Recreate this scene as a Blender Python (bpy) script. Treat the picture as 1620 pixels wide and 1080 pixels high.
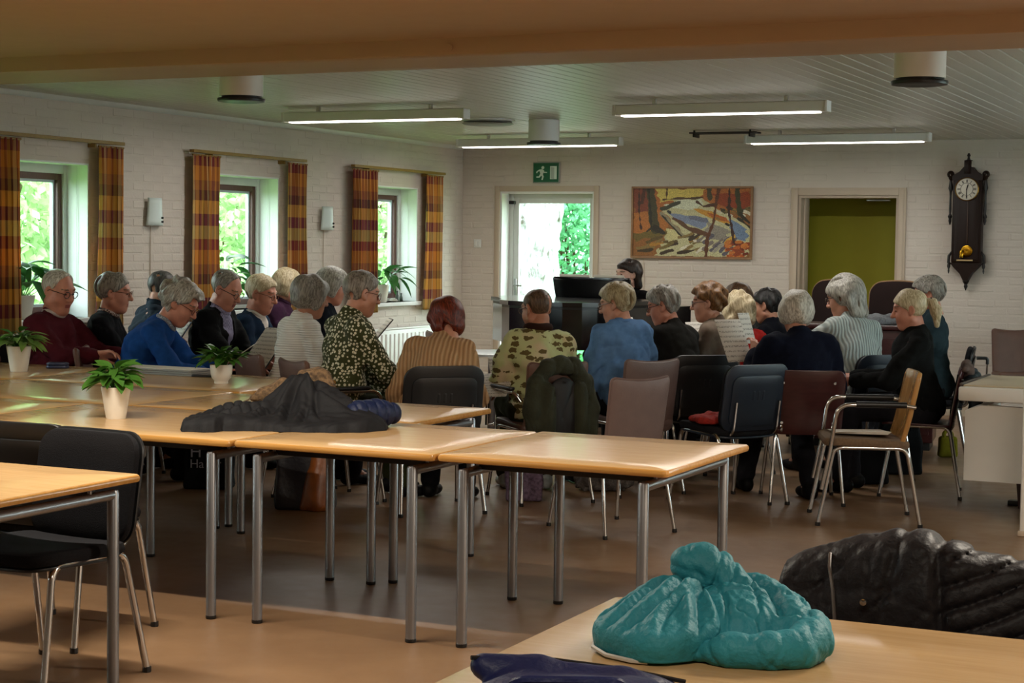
import bpy, math, random
import numpy as np
from mathutils import Matrix, Vector, Euler

for _o in list(bpy.data.objects): bpy.data.objects.remove(_o)
SC = bpy.context.scene
COL = SC.collection
random.seed(7); RNG = np.random.default_rng(7)

# ------------------------------------------------------------------ camera, world, light, exposure
CAM_H = 1.5
def _cam_axes(p, y, r):
    cy, sy = math.cos(y), math.sin(y)
    right = Vector((cy, 0, -sy)); depth = Vector((sy, 0, cy)); up = Vector((0, -1, 0))
    Rp = Matrix(((1, 0, 0), (0, math.cos(p), -math.sin(p)), (0, math.sin(p), math.cos(p))))
    Rr = Matrix(((math.cos(r), -math.sin(r), 0), (math.sin(r), math.cos(r), 0), (0, 0, 1)))
    M = Rr @ Rp
    return Matrix((M @ right, M @ depth, M @ up)).transposed()   # camera = A @ world
_A = _cam_axes(0.05526724, 0.44170649, 0.01335323)
cam_data = bpy.data.cameras.new('camera'); cam = bpy.data.objects.new('camera', cam_data); COL.objects.link(cam)
_R = Matrix((_A[0], -_A[1], -_A[2])).transposed()
cam.matrix_world = Matrix.Translation((0, 0, CAM_H)) @ _R.to_4x4()
cam_data.sensor_width = 36; cam_data.lens = 2741.65 / 1620 * 36
cam_data.clip_start = 0.05; cam_data.clip_end = 300
SC.camera = cam
W = bpy.data.worlds.new('world'); SC.world = W; W.use_nodes = True
_bg = W.node_tree.nodes['Background']; _bg.inputs[0].default_value = (0.86, 0.96, 1.0, 1); _bg.inputs[1].default_value = 8.5
SC.view_settings.view_transform = 'Standard'; SC.view_settings.look = 'None'
SC.view_settings.gamma = 1.0; SC.view_settings.use_curve_mapping = False
SC.view_settings.exposure = 0.45
try:
    SC.cycles.max_bounces = 7; SC.cycles.diffuse_bounces = 4; SC.cycles.glossy_bounces = 3
    SC.cycles.transmission_bounces = 5; SC.cycles.transparent_max_bounces = 6
    SC.cycles.caustics_reflective = False; SC.cycles.caustics_refractive = False
    SC.cycles.sample_clamp_indirect = 4.0
    SC.cycles.use_denoising = True
except Exception: pass

FL_FAR, FL_NEAR = 16.0, 88.0             # watts of the fluorescent lamps (far room, near room)
XW, YB, ZC = -8.15, 16.0, 2.51          # left wall, back wall, ceiling
XR, YN = 1.2, -2.2                      # right wall, wall behind the camera
YBEAM0, YBEAM1, ZBEAM = 7.6, 8.2, 2.43

# ------------------------------------------------------------------ materials
MATS = {}
def srgb(h):
    if isinstance(h, str):
        h = h.lstrip('#'); c = [int(h[i:i+2], 16)/255 for i in (0, 2, 4)]
    else: c = h
    return tuple(((x/12.92) if x <= 0.04045 else ((x+0.055)/1.055)**2.4) for x in c)
def mat(name, col, rough=0.6, metal=0.0, var=0.0, vscale=8.0, bump=0.0, bscale=60.0, stretch=(1,1,1), spec=0.5, coat=0.0, sheen=0.0, transl=0.0, col2=None):
    """Principled surface with a procedural noise tint and a procedural noise relief."""
    if name in MATS: return MATS[name]
    m = bpy.data.materials.new(name); m.use_nodes = True; nt = m.node_tree; N = nt.nodes; L = nt.links
    b = N['Principled BSDF']; c = srgb(col)
    b.inputs['Roughness'].default_value = rough; b.inputs['Metallic'].default_value = metal
    b.inputs['Specular IOR Level'].default_value = spec
    if coat: b.inputs['Coat Weight'].default_value = coat; b.inputs['Coat Roughness'].default_value = 0.15
    if sheen: b.inputs['Sheen Weight'].default_value = sheen
    tc = N.new('ShaderNodeTexCoord'); mp = N.new('ShaderNodeMapping'); mp.inputs['Scale'].default_value = stretch
    L.new(tc.outputs['Object'], mp.inputs['Vector'])
    no = N.new('ShaderNodeTexNoise'); no.inputs['Scale'].default_value = vscale; no.inputs['Detail'].default_value = 3
    L.new(mp.outputs[0], no.inputs['Vector'])
    rp = N.new('ShaderNodeValToRGB'); rp.color_ramp.elements[0].position = 0.3; rp.color_ramp.elements[1].position = 0.7
    ca = srgb(col2) if col2 else tuple(x*(1-var) for x in c)
    cb = c if col2 else tuple(min(1, x*(1+var)) for x in c)
    rp.color_ramp.elements[0].color = (*ca, 1); rp.color_ramp.elements[1].color = (*cb, 1)
    L.new(no.outputs['Fac'], rp.inputs[0]); L.new(rp.outputs[0], b.inputs['Base Color'])
    if bump:
        n2 = N.new('ShaderNodeTexNoise'); n2.inputs['Scale'].default_value = bscale; n2.inputs['Detail'].default_value = 4
        L.new(mp.outputs[0], n2.inputs['Vector'])
        bp = N.new('ShaderNodeBump'); bp.inputs['Strength'].default_value = bump; bp.inputs['Distance'].default_value = 0.01
        L.new(n2.outputs['Fac'], bp.inputs['Height']); L.new(bp.outputs[0], b.inputs['Normal'])
    if transl:
        tr = N.new('ShaderNodeBsdfTranslucent'); L.new(rp.outputs[0], tr.inputs['Color'])
        mx = N.new('ShaderNodeMixShader'); mx.inputs[0].default_value = transl
        L.new(b.outputs[0], mx.inputs[1]); L.new(tr.outputs[0], mx.inputs[2])
        L.new(mx.outputs[0], N['Material Output'].inputs['Surface'])
    MATS[name] = m; return m
def emit(name, col, s):
    if name in MATS: return MATS[name]
    m = bpy.data.materials.new(name); m.use_nodes = True; nt = m.node_tree
    b = nt.nodes['Principled BSDF']; b.inputs['Base Color'].default_value = (*srgb(col), 1)
    b.inputs['Emission Color'].default_value = (*srgb(col), 1); b.inputs['Emission Strength'].default_value = s
    MATS[name] = m; return m
def node_mat(name, build):
    """material whose base colour / bump come from build(nodes, links, principled, texcoord)"""
    if name in MATS: return MATS[name]
    m = bpy.data.materials.new(name); m.use_nodes = True; nt = m.node_tree
    tc = nt.nodes.new('ShaderNodeTexCoord')
    build(nt.nodes, nt.links, nt.nodes['Principled BSDF'], tc)
    MATS[name] = m; return m

# ------------------------------------------------------------------ mesh helpers
class MB:
    def __init__(s): s.v = []; s.f = []; s.mi = []; s.cur = 0
    def add(s, vs, fs):
        o = len(s.v); s.v.extend([tuple(map(float, p)) for p in vs])
        for f in fs: s.f.append(tuple(o+i for i in f)); s.mi.append(s.cur)
        return s
    def box(s, x0, x1, y0, y1, z0, z1):
        return s.add([(x0,y0,z0),(x1,y0,z0),(x1,y1,z0),(x0,y1,z0),(x0,y0,z1),(x1,y0,z1),(x1,y1,z1),(x0,y1,z1)],
                     [(0,3,2,1),(4,5,6,7),(0,1,5,4),(1,2,6,5),(2,3,7,6),(3,0,4,7)])
    def bbox(s, x0, x1, y0, y1, z0, z1, b=0.004, seg=2):
        """box with rounded vertical outline and eased top and bottom edges"""
        w, h = x1-x0, y1-y0; cx, cy = (x0+x1)/2, (y0+y1)/2
        return s.slab(w, h, z1-z0, min(b, w/2.1, h/2.1, (z1-z0)/2.1), lambda p: (p[0]+cx, p[1]+cy, p[2]+(z0+z1)/2), bev=min(b, w/2.1, h/2.1, (z1-z0)/2.1), seg=seg)
    def slab(s, w, h, t, r, fn=None, bev=0.006, seg=4, rings=(), outline=None):
        """rounded-rectangle plate, w x h in local xy, thickness t in z, bevelled; fn maps local points"""
        out = outline or rrect(w, h, r, seg)
        n = len(out); prof = []
        for k in range(3):
            a = k/2*math.pi/2; prof.append((bev*(1-math.sin(a)), -t/2+bev*(1-math.cos(a))))
        prof += [(p[0], -p[1]) for p in reversed(prof)]
        vs = []
        def ring(inset, z, sc=1.0):
            for (x, y) in out:
                L = math.hypot(x, y) or 1
                vs.append(((x-inset*x/L)*sc, (y-inset*y/L)*sc, z))
        inn = (0.66, 0.33)
        for q in reversed(inn): ring(bev, -t/2, q)
        for ins, z in prof: ring(ins, z)
        for q in inn: ring(bev, t/2, q)
        nr = len(prof)+4; fs = []
        for k in range(nr-1):
            for i in range(n):
                j = (i+1) % n; fs.append((k*n+i, k*n+j, (k+1)*n+j, (k+1)*n+i))
        vs.append((0, 0, -t/2)); c0 = len(vs)-1; vs.append((0, 0, t/2)); c1 = len(vs)-1
        for i in range(n):
            j = (i+1) % n; fs.append((c0, j, i)); fs.append((c1, (nr-1)*n+i, (nr-1)*n+j))
        if fn: vs = [fn(p) for p in vs]
        return s.add(vs, fs)
    def tube(s, pts, r, n=8, closed=False, cap=True, sq=1.0):
        pts = [Vector(p) for p in pts]; m = len(pts); rr = r if hasattr(r, '__len__') else [r]*m
        T = []
        for i in range(m):
            a = pts[i-1] if (i > 0 or closed) else pts[i]; b = pts[(i+1) % m] if (i < m-1 or closed) else pts[i]
            d = (b-a); T.append(d.normalized() if d.length > 1e-9 else Vector((0, 0, 1)))
        up = Vector((0, 0, 1)) if abs(T[0].z) < 0.9 else Vector((1, 0, 0))
        nrm = (up - T[0]*up.dot(T[0])).normalized(); vs = []
        for i in range(m):
            nrm = (nrm - T[i]*nrm.dot(T[i]))
            nrm = nrm.normalized() if nrm.length > 1e-6 else T[i].orthogonal().normalized()
            bi = T[i].cross(nrm)
            for k in range(n):
                a = 2*math.pi*k/n; vs.append(pts[i] + nrm*(math.cos(a)*rr[i]) + bi*(math.sin(a)*rr[i]*sq))
        fs = []
        for i in range(m if closed else m-1):
            for k in range(n):
                l = (k+1) % n; i2 = (i+1) % m; fs.append((i*n+k, i*n+l, i2*n+l, i2*n+k))
        if cap and not closed:
            fs.append(tuple(reversed(range(n)))); fs.append(tuple((m-1)*n+k for k in range(n)))
        return s.add(vs, fs)
    def cyl(s, a, b, r0, r1=None, n=16): return s.tube([a, b], [r0, r0 if r1 is None else r1], n)
    def lathe(s, prof, c=(0,0,0), n=24, axis='z', cap=True):
        vs = []
        for (r, z) in prof:
            for k in range(n):
                a = 2*math.pi*k/n; x, y = r*math.cos(a), r*math.sin(a)
                p = (x, y, z) if axis == 'z' else ((x, z, y) if axis == 'y' else (z, x, y))
                vs.append((c[0]+p[0], c[1]+p[1], c[2]+p[2]))
        fs = []; m = len(prof)
        for i in range(m-1):
            for k in range(n):
                l = (k+1) % n; q = (i*n+k, i*n+l, (i+1)*n+l, (i+1)*n+k)
                fs.append(q if axis != 'y' else tuple(reversed(q)))
        if cap: fs.append(tuple(reversed(range(n)))); fs.append(tuple((m-1)*n+k for k in range(n)))
        return s.add(vs, fs)
    def prism(s, poly, d0, d1, axis='y'):
        """polygon (u,v) extruded along an axis; u,v are x,z for y, x,y for z, y,z for x"""
        n = len(poly); vs = []
        for d in (d0, d1):
            for (u, v) in poly: vs.append((u, d, v) if axis == 'y' else ((u, v, d) if axis == 'z' else (d, u, v)))
        fs = [tuple(range(n)), tuple(reversed(range(n, 2*n)))]
        for i in range(n): j = (i+1) % n; fs.append((i, i+n, j+n, j))
        return s.add(vs, fs)
    def mesh(s, name, smooth=True, angle=40):
        me = bpy.data.meshes.new(name); me.from_pydata(s.v, [], s.f)
        if any(s.mi): me.polygons.foreach_set('material_index', s.mi)
        me.update()
        bmfix(me)
        if smooth: shade(me, angle)
        return me
    def obj(s, name, m, parent=None, smooth=True, angle=40): return link(name, s.mesh(name, smooth, angle), m, parent)
import bmesh
def bmfix(me):
    bm = bmesh.new(); bm.from_mesh(me); bmesh.ops.recalc_face_normals(bm, faces=bm.faces); bm.to_mesh(me); bm.free()
def shade(me, angle=40):
    me.shade_smooth()
    if angle < 180:
        try: me.set_sharp_from_angle(angle=math.radians(angle))
        except Exception: pass
def link(name, me, m, parent=None):
    o = bpy.data.objects.new(name, me); COL.objects.link(o)
    ms = m if isinstance(m, (list, tuple)) else [m]
    if len(me.materials) == 0:
        for x in ms: me.materials.append(x)
    if parent is not None: o.parent = parent
    return o
def thing(name, label, cat, loc=(0,0,0), rz=0.0, group=None):
    o = bpy.data.objects.new(name, None); COL.objects.link(o); o.location = loc; o.rotation_euler = (0, 0, rz)
    o.empty_display_size = 0.1
    return tag(o, label, cat, group)
def tag(o, label, cat=None, group=None, kind=None):
    o['label'] = label
    if cat: o['category'] = cat
    if group: o['group'] = group
    if kind: o['kind'] = kind
    return o
def struct(o, label=None):
    o['kind'] = 'structure'
    if label: o['label'] = label
    return o
def copy_tree(o, parent=None):
    c = o.copy(); COL.objects.link(c); c.parent = parent
    for ch in o.children: copy_tree(ch, c)
    return c
def rrect(w, h, r, seg=4):
    pts = []; r = min(r, w/2-1e-5, h/2-1e-5)
    for cx, cy, a0 in ((w/2-r, h/2-r, 0), (-w/2+r, h/2-r, 90), (-w/2+r, -h/2+r, 180), (w/2-r, -h/2+r, 270)):
        for k in range(seg+1):
            a = math.radians(a0+90*k/seg); pts.append((cx+r*math.cos(a), cy+r*math.sin(a)))
    # extra points along the straight sides so plates can bend
    out = []
    for i, p in enumerate(pts):
        q = pts[(i+1) % len(pts)]; out.append(p); d = math.hypot(q[0]-p[0], q[1]-p[1])
        if d > 0.06:
            m = min(8, int(d/0.05))
            for k in range(1, m): out.append((p[0]+(q[0]-p[0])*k/m, p[1]+(q[1]-p[1])*k/m))
    return out
def fillet(pts, rad, seg=5):
    P = [Vector(p) for p in pts]; out = [P[0]]
    for i in range(1, len(P)-1):
        a, b, c = P[i-1], P[i], P[i+1]; u = (a-b); v = (c-b); r = min(rad, u.length*0.49, v.length*0.49)
        p0 = b+u.normalized()*r; p1 = b+v.normalized()*r
        for k in range(seg+1):
            t = k/seg; out.append((1-t)**2*p0 + 2*t*(1-t)*b + t*t*p1)
    out.append(P[-1]); return out

# ------------------------------------------------------------------ implicit-surface mesher (naive surface nets)
class Field:
    def __init__(s, lo, hi, h):
        s.lo = np.array(lo, float); s.h = h
        s.n = np.maximum(4, np.ceil((np.array(hi)-s.lo)/h).astype(int)+1)
        s.F = np.full(s.n, 1.0, np.float32)
        s.ax = [s.lo[i]+h*np.arange(s.n[i]) for i in range(3)]
    def _sl(s, lo, hi):
        a = np.clip(np.floor((np.array(lo)-s.lo)/s.h).astype(int), 0, s.n); b = np.clip(np.ceil((np.array(hi)-s.lo)/s.h).astype(int)+1, 0, s.n)
        if np.any(b <= a): return None, None
        sl = tuple(slice(a[i], b[i]) for i in range(3))
        X = s.ax[0][sl[0]][:, None, None]; Y = s.ax[1][sl[1]][None, :, None]; Z = s.ax[2][sl[2]][None, None, :]
        return sl, (X, Y, Z)
    def _join(s, sl, d, k):
        f = s.F[sl]
        if k < 0: # smooth subtraction
            k = -k; h = np.clip(0.5-0.5*(f+d)/k, 0, 1); s.F[sl] = f*(1-h)+(-d)*h+k*h*(1-h); return
        h = np.clip(0.5+0.5*(d-f)/k, 0, 1); s.F[sl] = d*(1-h)+f*h-k*h*(1-h)
    def cap(s, a, b, ra, rb=None, k=0.02):
        rb = ra if rb is None else rb; a = np.array(a, float); b = np.array(b, float); m = max(ra, rb)+abs(k)+2*s.h
        sl, P = s._sl(np.minimum(a, b)-m, np.maximum(a, b)+m)
        if sl is None: return s
        ba = b-a; bb = max(1e-9, ba@ba); dx, dy, dz = P[0]-a[0], P[1]-a[1], P[2]-a[2]
        t = np.clip((dx*ba[0]+dy*ba[1]+dz*ba[2])/bb, 0, 1)
        d = np.sqrt((dx-t*ba[0])**2+(dy-t*ba[1])**2+(dz-t*ba[2])**2)-(ra+(rb-ra)*t)
        s._join(sl, d, k); return s
    def ell(s, c, r, R=None, k=0.02):
        c = np.array(c, float); r = np.array(r, float); m = r.max()+abs(k)+2*s.h
        sl, P = s._sl(c-m, c+m)
        if sl is None: return s
        dx, dy, dz = P[0]-c[0], P[1]-c[1], P[2]-c[2]
        if R is not None:
            Q = np.array(R)  # columns = local axes
            dx, dy, dz = (dx*Q[0,0]+dy*Q[1,0]+dz*Q[2,0], dx*Q[0,1]+dy*Q[1,1]+dz*Q[2,1], dx*Q[0,2]+dy*Q[1,2]+dz*Q[2,2])
        k0 = np.sqrt((dx/r[0])**2+(dy/r[1])**2+(dz/r[2])**2); k1 = np.sqrt((dx/r[0]**2)**2+(dy/r[1]**2)**2+(dz/r[2]**2)**2)
        s._join(sl, k0*(k0-1)/np.maximum(k1, 1e-6), k); return s
    def mod(s, fn):
        X = s.ax[0][:, None, None]; Y = s.ax[1][None, :, None]; Z = s.ax[2][None, None, :]
        s.F = np.asarray(fn(s.F, X, Y, Z), np.float32); return s
    def mesh(s, smooth=1):
        F = s.F; F[0], F[-1] = np.maximum(F[0], 1e-3), np.maximum(F[-1], 1e-3)
        F[:, 0] = np.maximum(F[:, 0], 1e-3); F[:, -1] = np.maximum(F[:, -1], 1e-3); F[:, :, 0] = np.maximum(F[:, :, 0], 1e-3); F[:, :, -1] = np.maximum(F[:, :, -1], 1e-3)
        I = F < 0; nx, ny, nz = F.shape
        cn = np.zeros((nx-1, ny-1, nz-1), np.int8)
        for i in (0, 1):
            for j in (0, 1):
                for k in (0, 1): cn += I[i:nx-1+i, j:ny-1+j, k:nz-1+k]
        act = np.argwhere((cn > 0) & (cn < 8))
        if len(act) == 0: return np.zeros((0, 3)), []
        idx = -np.ones(cn.shape, np.int32); idx[tuple(act.T)] = np.arange(len(act))
        acc = np.zeros((len(act), 3)); cnt = np.zeros(len(act))
        corners = [(i, j, k) for i in (0, 1) for j in (0, 1) for k in (0, 1)]
        for a in corners:
            for ax in range(3):
                if a[ax]: continue
                b = list(a); b[ax] = 1
                fa = F[tuple((act+a).T)]; fb = F[tuple((act+b).T)]
                m = (fa < 0) != (fb < 0)
                t = np.where(m, fa/np.where(m, fa-fb, 1), 0)
                p = np.tile(np.array(a, float), (len(act), 1)); p[:, ax] += t
                acc += p*m[:, None]; cnt += m
        V = (act+acc/cnt[:, None])*s.h+s.lo
        Q = []
        for ax in range(3):
            b1, b2 = [x for x in range(3) if x != ax]
            A = [slice(None)]*3; B = [slice(None)]*3; A[ax] = slice(0, -1); B[ax] = slice(1, None)
            ch = I[tuple(A)] != I[tuple(B)]
            e = np.argwhere(ch); e = e[(e[:, b1] > 0) & (e[:, b2] > 0) & (e[:, b1] < F.shape[b1]-1) & (e[:, b2] < F.shape[b2]-1)]
            if len(e) == 0: continue
            ins = I[tuple(e.T)]
            def at(o1, o2):
                q = e.copy(); q[:, b1] -= o1; q[:, b2] -= o2; return idx[tuple(q.T)]
            q = np.stack([at(1, 1), at(0, 1), at(0, 0), at(1, 0)], 1)
            flip = ins if ax != 1 else ~ins
            q[~flip] = q[~flip][:, ::-1]
            Q.append(q)
        Q = np.concatenate(Q)
        for _ in range(smooth): V = lap(V, Q)
        return V, Q
def lap(V, Q, w=0.5):
    n = len(V); I = np.concatenate([Q[:, a] for a in range(4)]*2); J = np.concatenate([Q[:, (a+1) % 4] for a in range(4)]+[Q[:, (a+3) % 4] for a in range(4)])
    c = np.maximum(np.bincount(I, minlength=n), 1); S = np.stack([np.bincount(I, weights=V[J, k], minlength=n)/c for k in range(3)], 1)
    return V*(1-w)+w*S
def np_mesh(name, V, Q, mi=None, angle=180):
    me = bpy.data.meshes.new(name); nv, nf = len(V), len(Q)
    me.vertices.add(nv); me.vertices.foreach_set('co', np.asarray(V, np.float32).ravel())
    me.loops.add(nf*4); me.loops.foreach_set('vertex_index', np.asarray(Q, np.int32).ravel())
    me.polygons.add(nf); me.polygons.foreach_set('loop_start', np.arange(0, nf*4, 4, dtype=np.int32))
    try: me.polygons.foreach_set('loop_total', np.full(nf, 4, np.int32))
    except Exception: pass
    if mi is not None: me.polygons.foreach_set('material_index', np.asarray(mi, np.int32))
    me.update(calc_edges=True); me.validate(); shade(me, angle)
    return me
def waves(seed, n, kmin, kmax, amp, aniso=(1, 1, 1)):
    """sum of randomly oriented sine waves: a cheap smooth relief function f(X,Y,Z)"""
    r = np.random.default_rng(seed); K = []
    for _ in range(n):
        d = r.normal(size=3)*np.array(aniso); d /= np.linalg.norm(d)+1e-9; K.append((d*r.uniform(kmin, kmax), r.uniform(0, 6.28), amp/math.sqrt(n)*r.uniform(0.6, 1.3)))
    def f(X, Y, Z):
        s = 0
        for k, p, a in K: s = s+a*np.sin(k[0]*X+k[1]*Y+k[2]*Z+p)
        return s
    return f

def creases(seed, n, kmin, kmax, amp, aniso=(1, 1, 1), sharp=4):
    """sharp fold lines with soft cloth between them (added to a field they cut inwards)"""
    r = np.random.default_rng(seed); K = []
    for _ in range(n):
        d = r.normal(size=3)*np.array(aniso); d /= np.linalg.norm(d)+1e-9; q = r.normal(size=3)*9
        K.append((d*r.uniform(kmin, kmax), r.uniform(0, 6.28), q, r.uniform(0, 6.28), amp/math.sqrt(n)*r.uniform(.6, 1.4)))
    def f(X, Y, Z):
        s = 0
        for k, ph, q, ps, a in K: s = s+a*(1-np.abs(np.sin(k[0]*X+k[1]*Y+k[2]*Z+ph+1.3*np.sin(q[0]*X+q[1]*Y+q[2]*Z+ps))))**sharp
        return s
    return f
# ------------------------------------------------------------------ room shell
M_WALL = mat('white_painted_brick', '#c9bfb4', 0.75, var=0.04, vscale=3, bump=0.25, bscale=45)
M_PAINT = mat('white_trim_paint', '#b8a793', 0.5, var=0.03, bump=0.05, bscale=80)
M_FRAME = mat('pale_window_frame_paint', '#c9ccc8', 0.45, var=0.03, bump=0.05)
M_REVEAL = mat('white_reveal_plaster', '#dfe2e0', 0.7, var=0.03, bump=0.1)
M_BROWNFR = mat('dark_brown_sash_wood', '#5a3a33', 0.5, var=0.15, vscale=20, stretch=(6, 6, 1))
M_CEIL_N = mat('smooth_cream_ceiling_paint', '#b4967a', 0.8, var=0.02)
M_BOARD = mat('white_ceiling_board', '#c2c2b8', 0.38, var=0.04, vscale=2, stretch=(8, 0.4, 1))
M_BEAM = mat('cream_beam_paint', '#b49678', 0.6, var=0.03, vscale=3, bump=0.08)
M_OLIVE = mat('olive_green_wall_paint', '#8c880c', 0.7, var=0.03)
def floor_nodes(N, L, b, tc):
    n = N.new('ShaderNodeTexNoise'); n.inputs['Scale'].default_value = 1.3; n.inputs['Detail'].default_value = 8
    L.new(tc.outputs['Object'], n.inputs['Vector'])
    r = N.new('ShaderNodeValToRGB'); r.color_ramp.elements[0].color = (*srgb('#735840'), 1); r.color_ramp.elements[1].color = (*srgb('#8b6d50'), 1)
    r.color_ramp.elements[0].position = 0.35; r.color_ramp.elements[1].position = 0.7
    L.new(n.outputs['Fac'], r.inputs[0]); L.new(r.outputs[0], b.inputs['Base Color'])
    n2 = N.new('ShaderNodeTexNoise'); n2.inputs['Scale'].default_value = 9; n2.inputs['Detail'].default_value = 5; L.new(tc.outputs['Object'], n2.inputs['Vector'])
    m = N.new('ShaderNodeMapRange'); m.inputs['To Min'].default_value = 0.28; m.inputs['To Max'].default_value = 0.46
    L.new(n2.outputs['Fac'], m.inputs[0]); L.new(m.outputs[0], b.inputs['Roughness'])
    bp = N.new('ShaderNodeBump'); bp.inputs['Strength'].default_value = 0.05; L.new(n2.outputs['Fac'], bp.inputs['Height']); L.new(bp.outputs[0], b.inputs['Normal'])
M_FLOOR = node_mat('brown_linoleum', floor_nodes)
def glass_nodes(N, L, b, tc):
    t = N.new('ShaderNodeBsdfTransparent'); g = N.new('ShaderNodeBsdfGlossy'); g.inputs['Roughness'].default_value = 0.02
    f = N.new('ShaderNodeFresnel'); f.inputs[0].default_value = 1.35; x = N.new('ShaderNodeMixShader')
    t.inputs[0].default_value = (0.93, 0.98, 0.96, 1)
    ge = N.new('ShaderNodeNewGeometry'); mu = N.new('ShaderNodeMath'); mu.operation = 'MULTIPLY'; iv = N.new('ShaderNodeMath'); iv.operation = 'SUBTRACT'; iv.inputs[0].default_value = 1
    L.new(ge.outputs['Backfacing'], iv.inputs[1]); L.new(iv.outputs[0], mu.inputs[0]); L.new(f.outputs[0], mu.inputs[1])
    L.new(mu.outputs[0], x.inputs[0]); L.new(t.outputs[0], x.inputs[1]); L.new(g.outputs[0], x.inputs[2])
    L.new(x.outputs[0], N['Material Output'].inputs['Surface'])
M_GLASS = node_mat('window_glass', glass_nodes)

struct(MB().box(XW-0.4, XR+0.2, YN-0.2, YB+2.2, -0.1, 0).obj('floor', M_FLOOR, smooth=False), 'brown linoleum floor with soft reflections')
WT = 0.34
WIN = [(6.35, 7.45), (8.95, 10.05), (11.45, 12.55), (13.93, 15.03)]; WZ0, WZ1 = 0.94, 2.05
m = MB(); x0, x1 = XW-WT, XW-0.0012
NEARW = [(2.6, 3.7)]
allw = NEARW+WIN
m.box(x0, x1, YN, YB+0.3, 0, WZ0); m.box(x0, x1, YN, YB+0.3, WZ1, ZC+0.05)
e = YN
for a, b in allw: m.box(x0, x1, e, a, WZ0, WZ1); e = b
m.box(x0, x1, e, YB+0.3, WZ0, WZ1)
wall_left = struct(m.obj('wall_left', M_WALL, smooth=False), 'white painted brick wall with three windows')
D1 = (-7.72, -6.68, 2.05); D2 = (-4.59, -3.64, 2.01); BT = 0.26
m = MB(); y0, y1 = YB+0.0012, YB+BT
m.box(XW-0.004, D1[0], y0, y1, 0, ZC+0.05); m.box(D1[0], D1[1], y0, y1, D1[2], ZC+0.05); m.box(D1[1], D2[0], y0, y1, 0, ZC+0.05)
m.box(D2[0], D2[1], y0, y1, D2[2], ZC+0.05); m.box(D2[1], XR, y0, y1, 0, ZC+0.05)
wall_back = struct(m.obj('wall_back', M_WALL, smooth=False), 'white painted brick back wall with two door openings')
m = MB(); RW = [(9.4, 11.0), (12.2, 13.8)]
m.box(XR, XR+.3, YN, YB+.3, 0, WZ0); m.box(XR, XR+.3, YN, YB+.3, WZ1, ZC+.05); e = YN
for a, b in RW: m.box(XR, XR+.3, e, a, WZ0, WZ1); e = b
m.box(XR, XR+.3, e, YB+.3, WZ0, WZ1)
struct(m.obj('wall_right', M_WALL, smooth=False), 'white painted brick wall with two windows outside the picture')
for i, (a, b) in enumerate(RW):
    r_ = bpy.data.objects.new('window_%d' % (6+i), None); COL.objects.link(r_); r_['kind'] = 'structure'; r_.location = (XR, 0, 0); w = MB(); xf = .15
    w.bbox(xf, xf+.08, a, a+.06, WZ0, WZ1, .004).bbox(xf, xf+.08, b-.06, b, WZ0, WZ1, .004).bbox(xf, xf+.08, a+.06, b-.06, WZ1-.06, WZ1, .004).bbox(xf, xf+.08, a+.06, b-.06, WZ0, WZ0+.06, .004).bbox(xf, xf+.08, (a+b)/2-.03, (a+b)/2+.03, WZ0+.06, WZ1-.06, .004)
    w.obj('window_frame', M_FRAME, r_); MB().box(xf+.04, xf+.044, a+.06, b-.06, WZ0+.06, WZ1-.06).obj('pane', M_GLASS, r_, smooth=False)
struct(MB().box(XW, XR, YN-0.2, YN, 0, ZC+0.05).obj('wall_front', M_WALL, smooth=False))

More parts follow.
